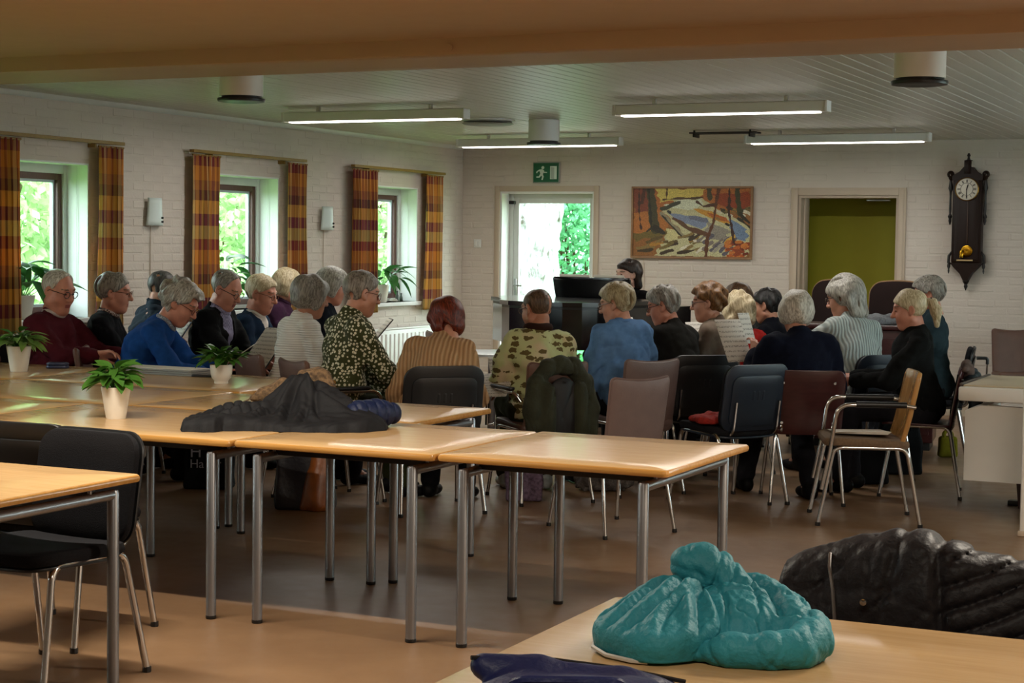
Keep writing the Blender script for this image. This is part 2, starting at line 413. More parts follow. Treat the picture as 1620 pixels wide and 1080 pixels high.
# bricks: painted faces proud of recessed joints; about 300 nearest the eye are parts, the rest one part of stuff
BW, BH, JT = 0.228, 0.055, 0.012
def brick_mesh(w, axis):
    b = MB(); t = 0.0052; e = 0.005
    def P(u, v, d): return (d, u, v) if axis == 'x' else (u, -d, v)
    vs = [P(-w/2, -BH/2, -0.002), P(w/2, -BH/2, -0.002), P(w/2, BH/2, -0.002), P(-w/2, BH/2, -0.002),
          P(-w/2+e, -BH/2+e, t-0.004), P(w/2-e, -BH/2+e, t-0.004), P(w/2-e, BH/2-e, t-0.004), P(-w/2+e, BH/2-e, t-0.004)]
    fs = [(4, 5, 6, 7), (0, 1, 5, 4), (1, 2, 6, 5), (2, 3, 7, 6), (3, 0, 4, 7)]
    if axis == 'y': pass
    b.add(vs, fs); return b
def lay_bricks(wall, axis, u0, u1, blocked, score, nmax=300):
    full = brick_mesh(BW, axis).mesh('brick', False); full.materials.append(M_WALL)
    cells = []
    nrow = int(ZC/(BH+JT))
    for r in range(nrow+1):
        z = 0.03+r*(BH+JT); off = (r % 2)*(BW+JT)/2
        u = u0-off+BW/2
        while u < u1+BW/2:
            a, b = max(u-BW/2, u0), min(u+BW/2, u1)
            segs = [(a, b)]
            for (p, q, zl, zh) in blocked:
                if z+BH/2 > zl and z-BH/2 < zh:
                    ns = []
                    for (c, d) in segs:
                        if d <= p or c >= q: ns.append((c, d))
                        else:
                            if p-c > 0.03: ns.append((c, p-0.006))
                            if d-q > 0.03: ns.append((q+0.006, d))
                    segs = ns
            for (c, d) in segs:
                if d-c > 0.03 and z < ZC-0.03: cells.append(((c+d)/2, z, d-c))
            u += BW+JT
    cells.sort(key=lambda c: -score(c[0], c[1]) - (1 if abs(c[2]-BW) < 1e-3 else 0))
    rest = MB(); rr = random.Random(3); k = 0
    for (u, z, w) in cells:
        dd = rr.uniform(-0.002, 0.002); dz = rr.uniform(-0.0015, 0.0015)
        loc = (XW+dd, u, z+dz) if axis == 'x' else (u, YB+dd, z+dz)
        if k < nmax and abs(w-BW) < 1e-3 and score(u, z) > 0:
            o = bpy.data.objects.new('brick', full); COL.objects.link(o); o.parent = wall; o.location = loc; k += 1
            o.rotation_euler = (rr.uniform(-.006, .006), 0, rr.uniform(-.004, .004)) if axis == 'y' else (0, rr.uniform(-.006, .006), rr.uniform(-.004, .004))
        else:
            b = brick_mesh(w, axis); rest.add([(p[0]+loc[0], p[1]+loc[1], p[2]+loc[2]) for p in b.v], b.f)
    o = rest.obj('brick_courses', M_WALL, wall, smooth=False); o['kind'] = 'stuff'
lay_bricks(wall_left, 'x', 6.0, YB, [(a-0.001, b+0.001, WZ0-0.01, WZ1) for a, b in WIN],
           lambda u, z: 1.0 if (1.0 < z < 2.3 and 9.9 < u < 13.7) else (0.5 if (10 < u < 16 and z > 0.75) else 0))
lay_bricks(wall_back, 'y', XW, -0.6, [(D1[0]-0.06, D1[1]+0.06, 0, D1[2]+0.06), (D2[0]-0.07, D2[1]+0.07, 0, D2[2]+0.07)],
           lambda u, z: 1.0 if (1.05 < z < 2.0 and u > -8.1 and u < -2.4 and not (-6.25 < u < -5.05 and z > 1.42)) else (0.5 if 0.6 < z and u < -2.3 else 0))

# ceilings and beam
ceil = struct(MB().box(XW-0.3, XR+0.2, YBEAM0, YB+0.3, ZC+0.012, ZC+0.1).obj('ceiling', mat('ceiling_joint_shadow', '#55504a', 0.9), smooth=False), 'white board ceiling over the far room')
bd = MB(); bw = 0.1
bd.prism([(-0.0465, 0.012), (-0.0465, 0.003), (-0.0435, 0), (0.0435, 0), (0.0465, 0.003), (0.0465, 0.012)], YBEAM1-0.05, YB+0.004, 'y')
bme = bd.mesh('board', False); bme.materials.append(M_BOARD)
for i in range(int((XR-XW)/bw)+1):
    o = bpy.data.objects.new('board', bme); COL.objects.link(o); o.parent = ceil; o.location = (XW+bw*(i+0.5), 0, ZC+random.uniform(-0.0008, 0.0008))
struct(MB().box(XW-0.3, XR+0.2, YN-0.2, YBEAM0+0.1, ZC, ZC+0.1).obj('ceiling', M_CEIL_N, smooth=False), 'smooth cream ceiling over the near room')
struct(MB().bbox(XW-0.3, XR+0.2, YBEAM0, YBEAM1, ZBEAM, ZC+0.02, 0.008).obj('trim_1', M_BEAM), 'painted beam between the two rooms')
struct(MB().lathe([(0.016, 0), (0.018, 0.006), (0.010, 0.014), (0.004, 0.017)], (-3.95, YBEAM0-0.012, ZBEAM+0.035), 10, 'y').obj('trim_2', M_BEAM), 'small painted-over plug on the beam')
struct(MB().prism([(XW, ZC), (XW+0.035, ZC), (XW+0.03, ZC-0.012), (XW+0.012, ZC-0.03), (XW, ZC-0.035)], YBEAM1, YB, 'y').obj('trim_3', M_FRAME), 'narrow cove along the left wall')
for nm, bx in (('baseboard_left', (XW, XW+0.015, YN, YB, 0, 0.09)), ('baseboard_back', (D2[1]+0.07, XR, YB-0.015, YB, 0, 0.09)), ('baseboard_back', (D1[1]+0.06, D2[0]-0.07, YB-0.015, YB, 0, 0.09))):
    struct(MB().bbox(*bx, 0.004).obj(nm, M_PAINT))

# windows
def make_window(i, a, b):
    xf = XW-0.22
    root = bpy.data.objects.new('window_%d' % i, None); COL.objects.link(root); root['kind'] = 'structure'; root.location = (XW, (a+b)/2, WZ0)
    def P(name, mb, mt, par=root, sm=True):
        mb.v = [(x-XW, y-(a+b)/2, z-WZ0) for x, y, z in mb.v]; return mb.obj(name, mt, par, sm)
    w = MB(); e = 0.05
    w.bbox(xf-0.06, xf+0.03, a, a+e, WZ0, WZ1, .004); w.bbox(xf-0.06, xf+0.03, b-e, b, WZ0, WZ1, .004); w.bbox(xf-0.06, xf+0.03, a+e, b-e, WZ1-0.075, WZ1, .004); w.bbox(xf-0.06, xf+0.03, a+e, b-e, WZ0, WZ0+0.03, .004)
    P('window_frame', w, M_FRAME)
    w = MB(); c, d = a+e, b-e; s = 0.045; zb, zt = WZ0+0.03, WZ1-0.075
    w.bbox(xf-0.05, xf+0.012, c, c+s, zb, zt, .004); w.bbox(xf-0.05, xf+0.012, d-s, d, zb, zt, .004); w.bbox(xf-0.05, xf+0.012, c+s, d-s, zt-s, zt, .004); w.bbox(xf-0.05, xf+0.012, c+s, d-s, zb, zb+s, .004)
    P('sash', w, M_BROWNFR)
    w = MB(); g = 0.02; c2, d2 = c+s, d-s
    w.bbox(xf-0.045, xf-0.015, c2, c2+g, zb+s, zt-s, .003); w.bbox(xf-0.045, xf-0.015, d2-g, d2, zb+s, zt-s, .003); w.bbox(xf-0.045, xf-0.015, c2+g, d2-g, zt-s-g, zt-s, .003); w.bbox(xf-0.045, xf-0.015, c2+g, d2-g, zb+s, zb+s+g, .003)
    P('glazing_bead', w, mat('pale_bead', '#c4d4dc', .4))
    P('pane', MB().box(xf-0.032, xf-0.028, c2+g, d2-g, zb+s+g, zt-s-g), M_GLASS, sm=False)
    P('reveal', MB().box(xf+0.03, XW-0.004, b-0.012, b, WZ0, WZ1).box(xf+0.03, XW-0.004, a, a+0.012, WZ0, WZ1).box(xf+0.03, XW-0.004, a+0.012, b-0.012, WZ1-0.012, WZ1), M_REVEAL, sm=False)
    P('window_sill', MB().bbox(xf-0.0, XW+0.045, a-0.05, b+0.05, WZ0-0.035, WZ0, .006), M_REVEAL)
    P('blind_cord', MB().tube([(xf+0.12, b-0.02, WZ1-0.02), (xf+0.125, b-0.025, 1.5), (xf+0.12, b-0.02, 1.08)], 0.002, 5), M_FRAME)
    return root
for i, (a, b) in enumerate(WIN[1:]+WIN[:1]+NEARW): make_window(i+1, a, b)

# door 1: white glazed door set back in its opening
def door_one():
    x0, x1, z1 = D1; yf = YB+0.18
    r = bpy.data.objects.new('door_1', None); COL.objects.link(r); r['kind'] = 'structure'; r['label'] = 'white glazed garden door below the exit sign'; r.location = ((x0+x1)/2, YB, 0)
    def P(name, mb, mt, par=r, sm=True):
        mb.v = [(x-r.location.x, y-YB, z) for x, y, z in mb.v]; return mb.obj(name, mt, par, sm)
    t = 0.055
    P('architrave', MB().bbox(x0-t, x0, YB-0.018, YB+0.004, 0, z1+t, .004).bbox(x1, x1+t, YB-0.018, YB+0.004, 0, z1+t, .004).bbox(x0, x1, YB-0.018, YB+0.004, z1, z1+t, .004), M_PAINT)
    P('lining', MB().box(x0, x0+0.02, YB, yf+0.06, 0, z1).box(x1-0.02, x1, YB, yf+0.06, 0, z1).box(x0+0.02, x1-0.02, YB, yf+0.06, z1-0.02, z1), M_REVEAL, sm=False)
    a, b = x0+0.02, x1-0.02; zt = z1-0.02
    P('door_frame', MB().bbox(a, a+0.045, yf, yf+0.07, 0, zt, .004).bbox(b-0.045, b, yf, yf+0.07, 0, zt, .004).bbox(a+0.045, b-0.045, yf, yf+0.07, zt-0.045, zt, .004), M_FRAME)
    a += 0.045; b -= 0.045; zt -= 0.045; s = 0.06
    P('door_leaf', MB().bbox(a, a+s, yf+0.01, yf+0.055, 0.01, zt, .004).bbox(b-s, b, yf+0.01, yf+0.055, 0.01, zt, .004).bbox(a+s, b-s, yf+0.01, yf+0.055, zt-0.05, zt, .004).bbox(a+s, b-s, yf+0.01, yf+0.055, 0.01, 0.2, .004), M_FRAME)
    P('pane', MB().box(a+s, b-s, yf+0.03, yf+0.034, 0.2, zt-0.05), M_GLASS, sm=False)
    P('closer', MB().bbox(a-0.03, a+0.03, yf-0.05, yf, zt-0.06, zt-0.025, .006), mat('dark_metal', '#2a2a2a', .4, .6))
    P('handle', MB().bbox(a+0.02, a+0.045, yf-0.01, yf+0.012, 0.98, 1.16, .004).tube(fillet([(a+0.033, yf, 1.09), (a+0.033, yf-0.05, 1.09), (a+0.13, yf-0.05, 1.09)], .02), .008, 8), mat('steel', '#9a9a98', .3, 1.0))
door_one()
def door_two():
    x0, x1, z1 = D2
    r = bpy.data.objects.new('door_2', None); COL.objects.link(r); r['kind'] = 'structure'; r['label'] = 'open doorway with an olive green wall behind'; r.location = ((x0+x1)/2, YB, 0)
    def P(name, mb, mt, par=r, sm=True):
        mb.v = [(x-r.location.x, y-YB, z) for x, y, z in mb.v]; return mb.obj(name, mt, par, sm)
    t = 0.07
    for k, (o, d) in enumerate(((0, 0.018), (0.02, 0.026))):
        P('architrave', MB().bbox(x0-t+o, x0, YB-d, YB+0.004, 0, z1+t-o, .004).bbox(x1, x1+t-o, YB-d, YB+0.004, 0, z1+t-o, .004).bbox(x0, x1, YB-d, YB+0.004, z1, z1+t-o, .004), M_PAINT)
    P('lining', MB().box(x0, x0+0.025, YB, YB+BT, 0, z1).box(x1-0.025, x1, YB, YB+BT, 0, z1).box(x0+0.025, x1-0.025, YB, YB+BT, z1-0.025, z1), M_PAINT, sm=False)
    P('door_stop', MB().bbox(x0+0.025, x0+0.04, YB+0.1, YB+BT-0.02, 0, z1-0.025, .003).bbox(x1-0.04, x1-0.025, YB+0.1, YB+BT-0.02, 0, z1-0.025, .003), M_PAINT)
    P('closer_arm', MB().bbox(x1-0.34, x1-0.12, YB+0.15, YB+0.17, z1-0.05, z1-0.035, .003), mat('steel', '#9a9a98', .3, 1.0))
door_two()
struct(MB().box(-5.6, -2.6, YB+.62, YB+.72, 0, ZC).box(-5.7, -5.6, YB+BT, YB+.72, 0, ZC).obj('wall_passage', M_OLIVE, smooth=False), 'olive green wall of the passage behind the open doorway')
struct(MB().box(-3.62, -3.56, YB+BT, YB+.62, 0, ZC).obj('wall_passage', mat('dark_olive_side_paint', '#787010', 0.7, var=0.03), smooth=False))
struct(MB().box(-5.7, -2.6, YB+BT, YB+.72, ZC, ZC+0.05).obj('ceiling_passage', M_PAINT, smooth=False))

# ------------------------------------------------------------------ ceiling fittings
M_WHITE = mat('white_enamel', '#dcdcd8', 0.35, var=0.02)
M_DARKM = mat('dark_metal', '#2a2a2a', .4, .6)
M_TUBE = emit('lit_tube_diffuser', '#fff6ea', 9.0)
M_TUBEW = emit('warm_lit_diffuser', '#ffd0a0', 2.0)
def tube_light(label, x0, x1, y, mt=M_TUBE, group='fluorescent fixtures of the far room', power=0, col=(1, .96, .9)):
    L = x1-x0; z = ZC-0.105
    t = thing('fluorescent_fixture', label, 'ceiling light', ((x0+x1)/2, y, z), 0, group)
    MB().prism([(-0.05, 0.002), (-0.042, -0.004), (0.042, -0.004), (0.05, 0.002), (0.05, 0.062), (0.03, 0.068), (-0.03, 0.068), (-0.05, 0.062)], -L/2, L/2, 'x').obj('housing', M_WHITE, t, smooth=False)
    MB().prism([(-0.040, -0.004), (-0.036, -0.011), (0.036, -0.011), (0.040, -0.004)], -L/2+0.05, L/2-0.05, 'x').obj('diffuser', mt, t, smooth=False)
    for s in (-1, 1):
        MB().bbox(s*L/2-0.012, s*L/2+0.012, -0.053, 0.053, -0.006, 0.066, .003).obj('end_cap', M_WHITE, t)
        MB().bbox(s*L/3.2-0.012, s*L/3.2+0.012, -0.015, 0.015, 0.06, 0.105, .003).obj('ceiling_bracket', M_WHITE, t)
    if power:
        ld = bpy.data.lights.new('lamp_light', 'AREA'); ld.shape = 'RECTANGLE'; ld.size = L-0.1; ld.size_y = 0.056; ld.energy = power; ld.color = col
        lo = bpy.data.objects.new('lamp_light', ld); COL.objects.link(lo); lo.parent = t; lo.location = (0, 0, -0.014)
    return t
tube_light('lit fluorescent ceiling fixture nearest the beam on the window side', -7.15, -5.64, 11.1, power=FL_FAR)
tube_light('lit fluorescent ceiling fixture nearest the beam on the clock side', -4.5, -3.02, 11.15, power=FL_FAR)
tube_light('lit fluorescent ceiling fixture near the back wall above the exit sign', -7.35, -5.75, 14.35, power=FL_FAR)
tube_light('lit fluorescent ceiling fixture near the back wall above the green doorway', -4.6, -3.04, 14.4, power=FL_FAR)
for lx, ly, pw in ((0.1, 5.5, FL_NEAR), (-4.0, 4.8, FL_NEAR*.7), (-0.6, 1.6, FL_NEAR*0.25), (-5.2, 1.8, FL_NEAR*0.2)):
    tube_light({4.8: 'warm lit ceiling fixture just before the beam, above the left foreground', 5.5: 'warm lit ceiling fixture just before the beam, above the right foreground', 1.6: 'warm lit ceiling fixture above the camera side of the near room', 1.8: 'warm lit ceiling fixture by the window wall of the near room'}[ly], lx-0.75, lx+0.75, ly, M_TUBEW, 'fluorescent fixtures of the near room', pw, (1, .90, .75))
def can_light(label, x, y, r=0.125, h=0.17):
    t = thing('ceiling_can_lamp', label, 'ceiling lamp', (x, y, ZC), 0, 'white can lamps on the board ceiling')
    MB().lathe([(r*0.97, 0), (r, -0.004), (r, -h), (r-0.004, -h), (r-0.004, -h+0.01)], n=32).obj('can', M_WHITE, t)
    MB().lathe([(r+0.012, -h-0.012), (r+0.014, -h-0.018), (r+0.010, -h-0.03), (r-0.02, -h-0.034), (r-0.06, -h-0.03)], n=32).obj('lamp_ring', M_DARKM, t)
    MB().lathe([(r-0.012, -h+0.004), (r-0.012, -h-0.02)], n=24).obj('lamp_neck', M_DARKM, t)
can_light('white cylinder ceiling lamp peeking below the beam on the window side', -5.75, 8.45)
can_light('white cylinder ceiling lamp in front of the exit sign fixture', -5.77, 12.75)
can_light('white cylinder ceiling lamp next to the beam on the clock side', -1.86, 8.55)
t = thing('ceiling_vent', 'flat round ceiling vent beside the central can lamp', 'vent', (-6.2, 12.6, ZC))
MB().lathe([(0.22, 0), (0.22, -0.012), (0.2, -0.02), (0.06, -0.022)], n=40).obj('vent_plate', M_WHITE, t)
MB().lathe([(0.2, -0.03), (0.21, -0.034), (0.19, -0.042), (0.05, -0.044)], n=40).obj('vent_disc', mat('grey_vent', '#6f6f68', .5, .2), t)
t = thing('ceiling_bracket_frame', 'thin dark metal bracket frame hanging under the board ceiling', 'bracket', (-4.75, 14.2, ZC))
MB().bbox(-0.3, 0.3, -0.02, 0.02, -0.03, -0.018, .003).bbox(-0.3, 0.3, 0.09, 0.13, -0.03, -0.018, .003).obj('rail', M_DARKM, t)
for s in (-0.26, 0.24):
    MB().bbox(s-0.006, s+0.006, -0.02, 0.13, -0.06, -0.03, .002).bbox(s-0.008, s+0.008, 0.0, 0.015, -0.03, 0, .002).obj('hanger', M_DARKM, t)
# ------------------------------------------------------------------ wall fittings
M_OCHRE = mat('ochre_wood_rail', '#8a6c2c', 0.5, var=0.12, vscale=30, stretch=(4, 1, 4))
def plaid_nodes(N, L, b, tc):
    uv = N.new('ShaderNodeUVMap'); sp = N.new('ShaderNodeSeparateXYZ'); L.new(uv.outputs[0], sp.inputs[0])
    def ramp(src, period, stops):
        m = N.new('ShaderNodeMath'); m.operation = 'DIVIDE'; m.inputs[1].default_value = period; L.new(src, m.inputs[0])
        f = N.new('ShaderNodeMath'); f.operation = 'FRACT'; L.new(m.outputs[0], f.inputs[0])
        r = N.new('ShaderNodeValToRGB'); r.color_ramp.interpolation = 'CONSTANT'; e = r.color_ramp.elements
        while len(e) < len(stops): e.new(0.5)
        for i, (p, c) in enumerate(stops): e[i].position = p; e[i].color = (*srgb(c), 1)
        L.new(f.outputs[0], r.inputs[0]); return r.outputs[0]
    rows = ramp(sp.outputs['Y'], 0.66, [(0, '#d98a2c'), (.17, '#8e3030'), (.30, '#c9ad62'), (.46, '#7a3048'), (.60, '#e0a848'), (.76, '#5e3a34'), (.88, '#a8683a')])
    cols = ramp(sp.outputs['X'], 0.19, [(0, '#d9933a'), (.22, '#7a3a1c'), (.42, '#e8d090'), (.55, '#7a2c2c'), (.75, '#caa043'), (.88, '#46281a')])
    mx = N.new('ShaderNodeMixRGB'); mx.inputs[0].default_value = 0.5; L.new(rows, mx.inputs[1]); L.new(cols, mx.inputs[2])  # plaid stripes, contrast raised to paint in the shading of the pleats
    b.inputs['Roughness'].default_value = 0.75
    L.new(mx.outputs[0], b.inputs['Base Color'])
    tr = N.new('ShaderNodeBsdfTranslucent'); L.new(mx.outputs[0], tr.inputs[0]); x = N.new('ShaderNodeMixShader'); x.inputs[0].default_value = 0.3
    L.new(b.outputs[0], x.inputs[1]); L.new(tr.outputs[0], x.inputs[2]); L.new(x.outputs[0], N['Material Output'].inputs['Surface'])
M_PLAID = node_mat('plaid_curtain_cloth', plaid_nodes)
ROD_Z = 2.195
def curtain(label, y0, y1, z0=0.86, seed=0):
    r = random.Random(seed); nu, nz = 120, 40; w = y1-y0; folds = max(4, int(w/0.055)); V = []; UV = []; F = []
    ph = [r.uniform(-.5, .5) for _ in range(folds+2)]
    for j in range(nz+1):
        z = ROD_Z-0.015-(ROD_Z-0.015-z0)*j/nz; q = j/nz
        for i in range(nu+1):
            u = i/nu; a = u*folds*2*math.pi+0.5*math.sin(3*q+seed)*q
            d = (0.012+0.014*min(1, q*4))*math.sin(a)*(0.8+0.3*math.sin(u*9+seed))
            yy = y0+w*(0.5+(u-0.5)*(0.93+0.10*q-0.05*math.sin(q*3.1)))+0.008*math.sin(2*a)*min(1, q*3)
            V.append((0.085+d, yy, z)); UV.append((u*w*2.1+seed*0.07, z))
    n = nu+1
    for j in range(nz):
        for i in range(nu): F.append((j*n+i, j*n+i+1, (j+1)*n+i+1, (j+1)*n+i))
    me = bpy.data.meshes.new('curtain'); me.from_pydata([(x, y-(y0+y1)/2, z) for x, y, z in V], [], F); me.update()
    ul = me.uv_layers.new(name='UVMap'); li = np.zeros(len(me.loops), np.int32); me.loops.foreach_get('vertex_index', li)
    ul.data.foreach_set('uv', np.array(UV, np.float32)[li].ravel()); shade(me, 180)
    o = link('curtain', me, M_PLAID); o.location = (XW, (y0+y1)/2, 0)
    md = o.modifiers.new('thickness', 'SOLIDIFY'); md.thickness = 0.002
    tag(o, label, 'curtain', 'plaid curtains at the windows')
    MB().tube([(0.085, y0-(y0+y1)/2+0.01, ROD_Z-0.02), (0.085, y1-(y0+y1)/2-0.01, ROD_Z-0.02)], 0.008, 6).obj('heading_tape', M_OCHRE, o)
for k, (ra, rb, l, rr_, nm) in enumerate(((8.72, 10.33, (8.72, 9.24), (10.04, 10.345), 'nearest'), (11.18, 12.83, (11.18, 11.575), (12.545, 12.87), 'middle'), (13.64, 15.42, (13.62, 14.11), (15.03, 15.41), 'farthest'))):
    t = thing('curtain_rail', 'ochre wooden curtain rail over the %s window' % nm, 'curtain rail', (XW, (ra+rb)/2, ROD_Z), 0, 'wooden curtain rails')
    MB().bbox(0.06, 0.105, -(rb-ra)/2, (rb-ra)/2, -0.002, 0.022, .004).obj('rail', M_OCHRE, t)
    for s in (-0.32, 0.32): MB().bbox(0, 0.07, s*(rb-ra)-0.008, s*(rb-ra)+0.008, -0.03, 0.0, .003).obj('rail_bracket', M_OCHRE, t)
    curtain('orange plaid curtain on the left side of the %s window' % nm, *l, seed=k*3+1)
    curtain('orange plaid curtain on the right side of the %s window' % nm, *rr_, seed=k*3+2)

def sconce(label, y):
    t = thing('wall_lamp', label, 'wall lamp', (XW+0.002, y, 1.72), 0, 'curved glass wall lamps')
    m = MB(); n = 14; V = []; F = []
    for j in range(7):
        z = -0.105+0.21*j/6; hw = 0.085+0.022*(1-j/6)**2
        for i in range(n+1):
            a = (i/n-0.5)*2; V.append((0.075-0.045*a*a*(1), a*hw, z)); 
    for j in range(6):
        for i in range(n): F.append((j*(n+1)+i, j*(n+1)+i+1, (j+1)*(n+1)+i+1, (j+1)*(n+1)+i))
    me = m.add(V, F).mesh('lamp_shade'); o = link('lamp_shade', me, mat('pale_green_glass_shade', '#d3e0dc', .4), t)
    md = o.modifiers.new('t', 'SOLIDIFY'); md.thickness = 0.004
    MB().bbox(0, 0.012, -0.05, 0.05, -0.06, 0.06, .004).obj('wall_plate', M_WHITE, t)
    for z in (-0.045, -0.075): MB().lathe([(0.009, 0.0), (0.009, 0.02), (0.005, 0.023)], (0.062, 0.035, z), 10, 'x').obj('shade_screw', M_DARKM, t)
    MB().tube([(0.008, -0.02, -0.06), (0.006, -0.022, -0.4), (0.006, -0.018, -0.85)], 0.0035, 6).obj('cord', M_PAINT, t)
sconce('pale glass wall lamp with cord between the nearest and middle windows', 10.78)
sconce('pale glass wall lamp with cord between the middle and farthest windows', 13.28)

t = thing('exit_sign', 'green emergency exit sign with white running figure above the glazed door', 'sign', (-7.2, YB-0.004, 2.238))
MB().bbox(-0.148, 0.148, -0.02, 0.0, -0.105, 0.105, .004).obj('sign_frame', mat('grey_sign_frame', '#8f928c', .4), t)
MB().box(-0.138, 0.138, -0.0215, -0.0195, -0.095, 0.095).obj('sign_face', mat('exit_green', '#0f5a3c', .4), t, smooth=False)
M_SIGNW = mat('sign_white', '#d6e2d8', .4)
fig = MB(); y = -0.0235
def flat(poly): fig.prism(poly, y, y+0.0025, 'y')
flat([(0.045+0.0, -0.066), (0.118, -0.066), (0.118, 0.064), (0.045, 0.064)])
flat([(-0.055+0.016*math.cos(a*math.pi/6)+0.02, 0.05+0.016*math.sin(a*math.pi/6)) for a in range(12)])
for poly in ([(-0.075, 0.03), (-0.045, 0.034), (-0.02, 0.022), (-0.035, -0.018), (-0.062, -0.012)],
             [(-0.075, 0.03), (-0.105, 0.012), (-0.108, -0.004), (-0.098, -0.006), (-0.092, 0.008), (-0.06, 0.02)],
             [(-0.035, 0.024), (-0.018, 0.008), (0.012, 0.006), (0.012, -0.003), (-0.022, -0.003), (-0.045, 0.01)],
             [(-0.062, -0.008), (-0.036, -0.014), (-0.024, -0.04), (-0.036, -0.074), (-0.05, -0.074), (-0.042, -0.042), (-0.056, -0.024)],
             [(-0.062, -0.01), (-0.046, -0.02), (-0.07, -0.05), (-0.105, -0.05), (-0.105, -0.038), (-0.078, -0.038)]): flat(poly)
fig.obj('running_figure', M_SIGNW, t, smooth=False)
fig = MB(); y = -0.0255; flat([(0.052, -0.06), (0.092, -0.066), (0.092, 0.05), (0.052, 0.058)]); fig.obj('door_symbol', mat('sign_pale_grey', '#aebcb2', .4), t, smooth=False)

# the landscape painting: colours rasterised from brush-stroke polygons on a fine grid
def painting():
    x0, x1, z0, z1 = -6.27, -5.03, 1.395, 2.096
    t = thing('landscape_painting', 'framed oil painting of an autumn forest stream on the back wall', 'painting', ((x0+x1)/2, YB-0.004, (z0+z1)/2))
    w, h = x1-x0, z1-z0
    nx, ny = 240, 136
    U, V = np.meshgrid((np.arange(nx)+.5)/nx, (np.arange(ny)+.5)/ny)     # V from the top
    r = np.random.default_rng(5)
    wob = 0.012*np.sin(U*40+V*13)+0.01*np.sin(V*55-U*21)
    C = np.zeros((ny, nx, 3)); C[:] = srgb('#8a5a2a')
    def col(c): return np.array(srgb(c))
    def poly(pts, c, mixv=0.0):
        pts = np.array(pts); ins = np.zeros(U.shape, bool); j = len(pts)-1; uu, vv = U+wob, V+wob*0.7
        for i in range(len(pts)):
            xi, yi = pts[i]; xj, yj = pts[j]
            c1 = (yi > vv) != (yj > vv); xx = (xj-xi)*(vv-yi)/((yj-yi) if abs(yj-yi) > 1e-9 else 1e-9)+xi
            ins ^= c1 & (uu < xx); j = i
        C[ins] = col(c)
    def stroke(pts, c, w0, w1=None):
        pts = np.array(pts, float); d = np.full(U.shape, 9.); ww = np.full(U.shape, w0); asp = ny/nx
        n = len(pts)-1
        for i in range(n):
            a, b = pts[i], pts[i+1]; bx, by = b[0]-a[0], (b[1]-a[1])*asp
            q = np.clip(((U-a[0])*bx+(V-a[1])*asp*by)/(bx*bx+by*by+1e-9), 0, 1)
            dd = np.hypot(U-a[0]-q*bx, (V-a[1])*asp-q*by); m = dd < d; d[m] = dd[m]; ww[m] = w0+((w1 or w0)-w0)*((i+q[m])/n)
        C[d+wob*0.3 < ww] = col(c)
    poly([(0, 0), (1, 0), (1, .34), (0, .38)], '#a5612a'); poly([(.2, 0), (.62, 0), (.56, .14), (.22, .2)], '#c9b45a'); poly([(0, 0), (.2, 0), (.14, .34), (0, .36)], '#7a3a24')
    poly([(.68, .08), (1, .06), (1, .32), (.8, .28), (.7, .2)], '#8a3a16')
    poly([(.0, .36), (.3, .3), (.3, .62), (.0, .68)], '#a8672c')
    poly([(.36, .15), (.6, .14), (.68, .26), (.86, .42), (1, .56), (1, 1), (.2, 1), (.3, .7), (.4, .6), (.26, .34)], '#b9b48a')
    poly([(.28, .26), (.38, .17), (.58, .15), (.62, .26), (.45, .32)], '#c9cdb4')
    poly([(.3, .36), (.5, .4), (.66, .5), (.6, .6), (.4, .48)], '#7b87a0'); poly([(.46, .38), (.62, .42), (.68, .52), (.5, .46)], '#6a6e80')
    poly([(.5, .28), (.66, .32), (.86, .5), (.8, .52), (.62, .4)], '#c08a2c'); poly([(.62, .34), (.8, .42), (.84, .5), (.7, .44)], '#a85a20')
    poly([(.66, .5), (.82, .6), (.8, .78), (.62, .72)], '#8b8478'); poly([(.84, .44), (.98, .6), (.96, .76), (.84, .74)], '#6b7f9a')
    poly([(.3, .6), (.42, .62), (.46, .72), (.3, .78)], '#c6bd86'); poly([(.0, .66), (.3, .62), (.3, .7), (.0, .78)], '#6a5a28')
    for k in range(26):
        a = r.uniform(.0, .62); b = r.uniform(.7, .97); stroke([(a, b), (a+r.uniform(.05, .14), b-r.uniform(.02, .09))], r.choice(['#5a4a22', '#c9bf96', '#3a2c18', '#a8772c', '#6f6030', '#d0c9b4', '#806a3a']), .012)
    for k in range(14):
        a = r.uniform(.55, .85); b = r.uniform(.74, .98); stroke([(a, b), (a+.07, b-.1)], r.choice(['#7a7068', '#5a5660', '#c9a23c', '#9a9484']), .014)
    for k in range(40):
        a = r.uniform(.8, 1.0); b = r.uniform(.78, 1.0); stroke([(a, b), (a+.03, b-.01)], r.choice(['#8a3a14', '#b0561c', '#6a2a12', '#c0702c']), .014)
    for k in range(22):
        a = r.uniform(.7, 1.0); b = r.uniform(.27, .42); stroke([(a, b), (a+.03, b+.02)], r.choice(['#3a3420', '#c9c0a8', '#6a5a30', '#8a6a34']), .010)
    stroke([(.25, .3), (.4, .2)], '#3a3a26', .02, .012); stroke([(.26, .16), (.6, .13)], '#4a3416', .008)
    stroke([(.35, .44), (.48, .58), (.62, .66)], '#5a3a20', .012, .024); stroke([(.24, .36), (.34, .54), (.43, .68)], '#8a8268', .018, .012); stroke([(.25, .40), (.35, .58), (.42, .7)], '#2c2416', .005)
    stroke([(.145, 0), (.165, .3), (.19, .6)], '#3f3a1e', .034, .042); stroke([(.13, .0), (.145, .3), (.16, .58)], '#262412', .008); stroke([(.19, .58), (.27, .66)], '#2a2414', .03, .014); stroke([(.15, .6), (.12, .64)], '#2a2414', .01)
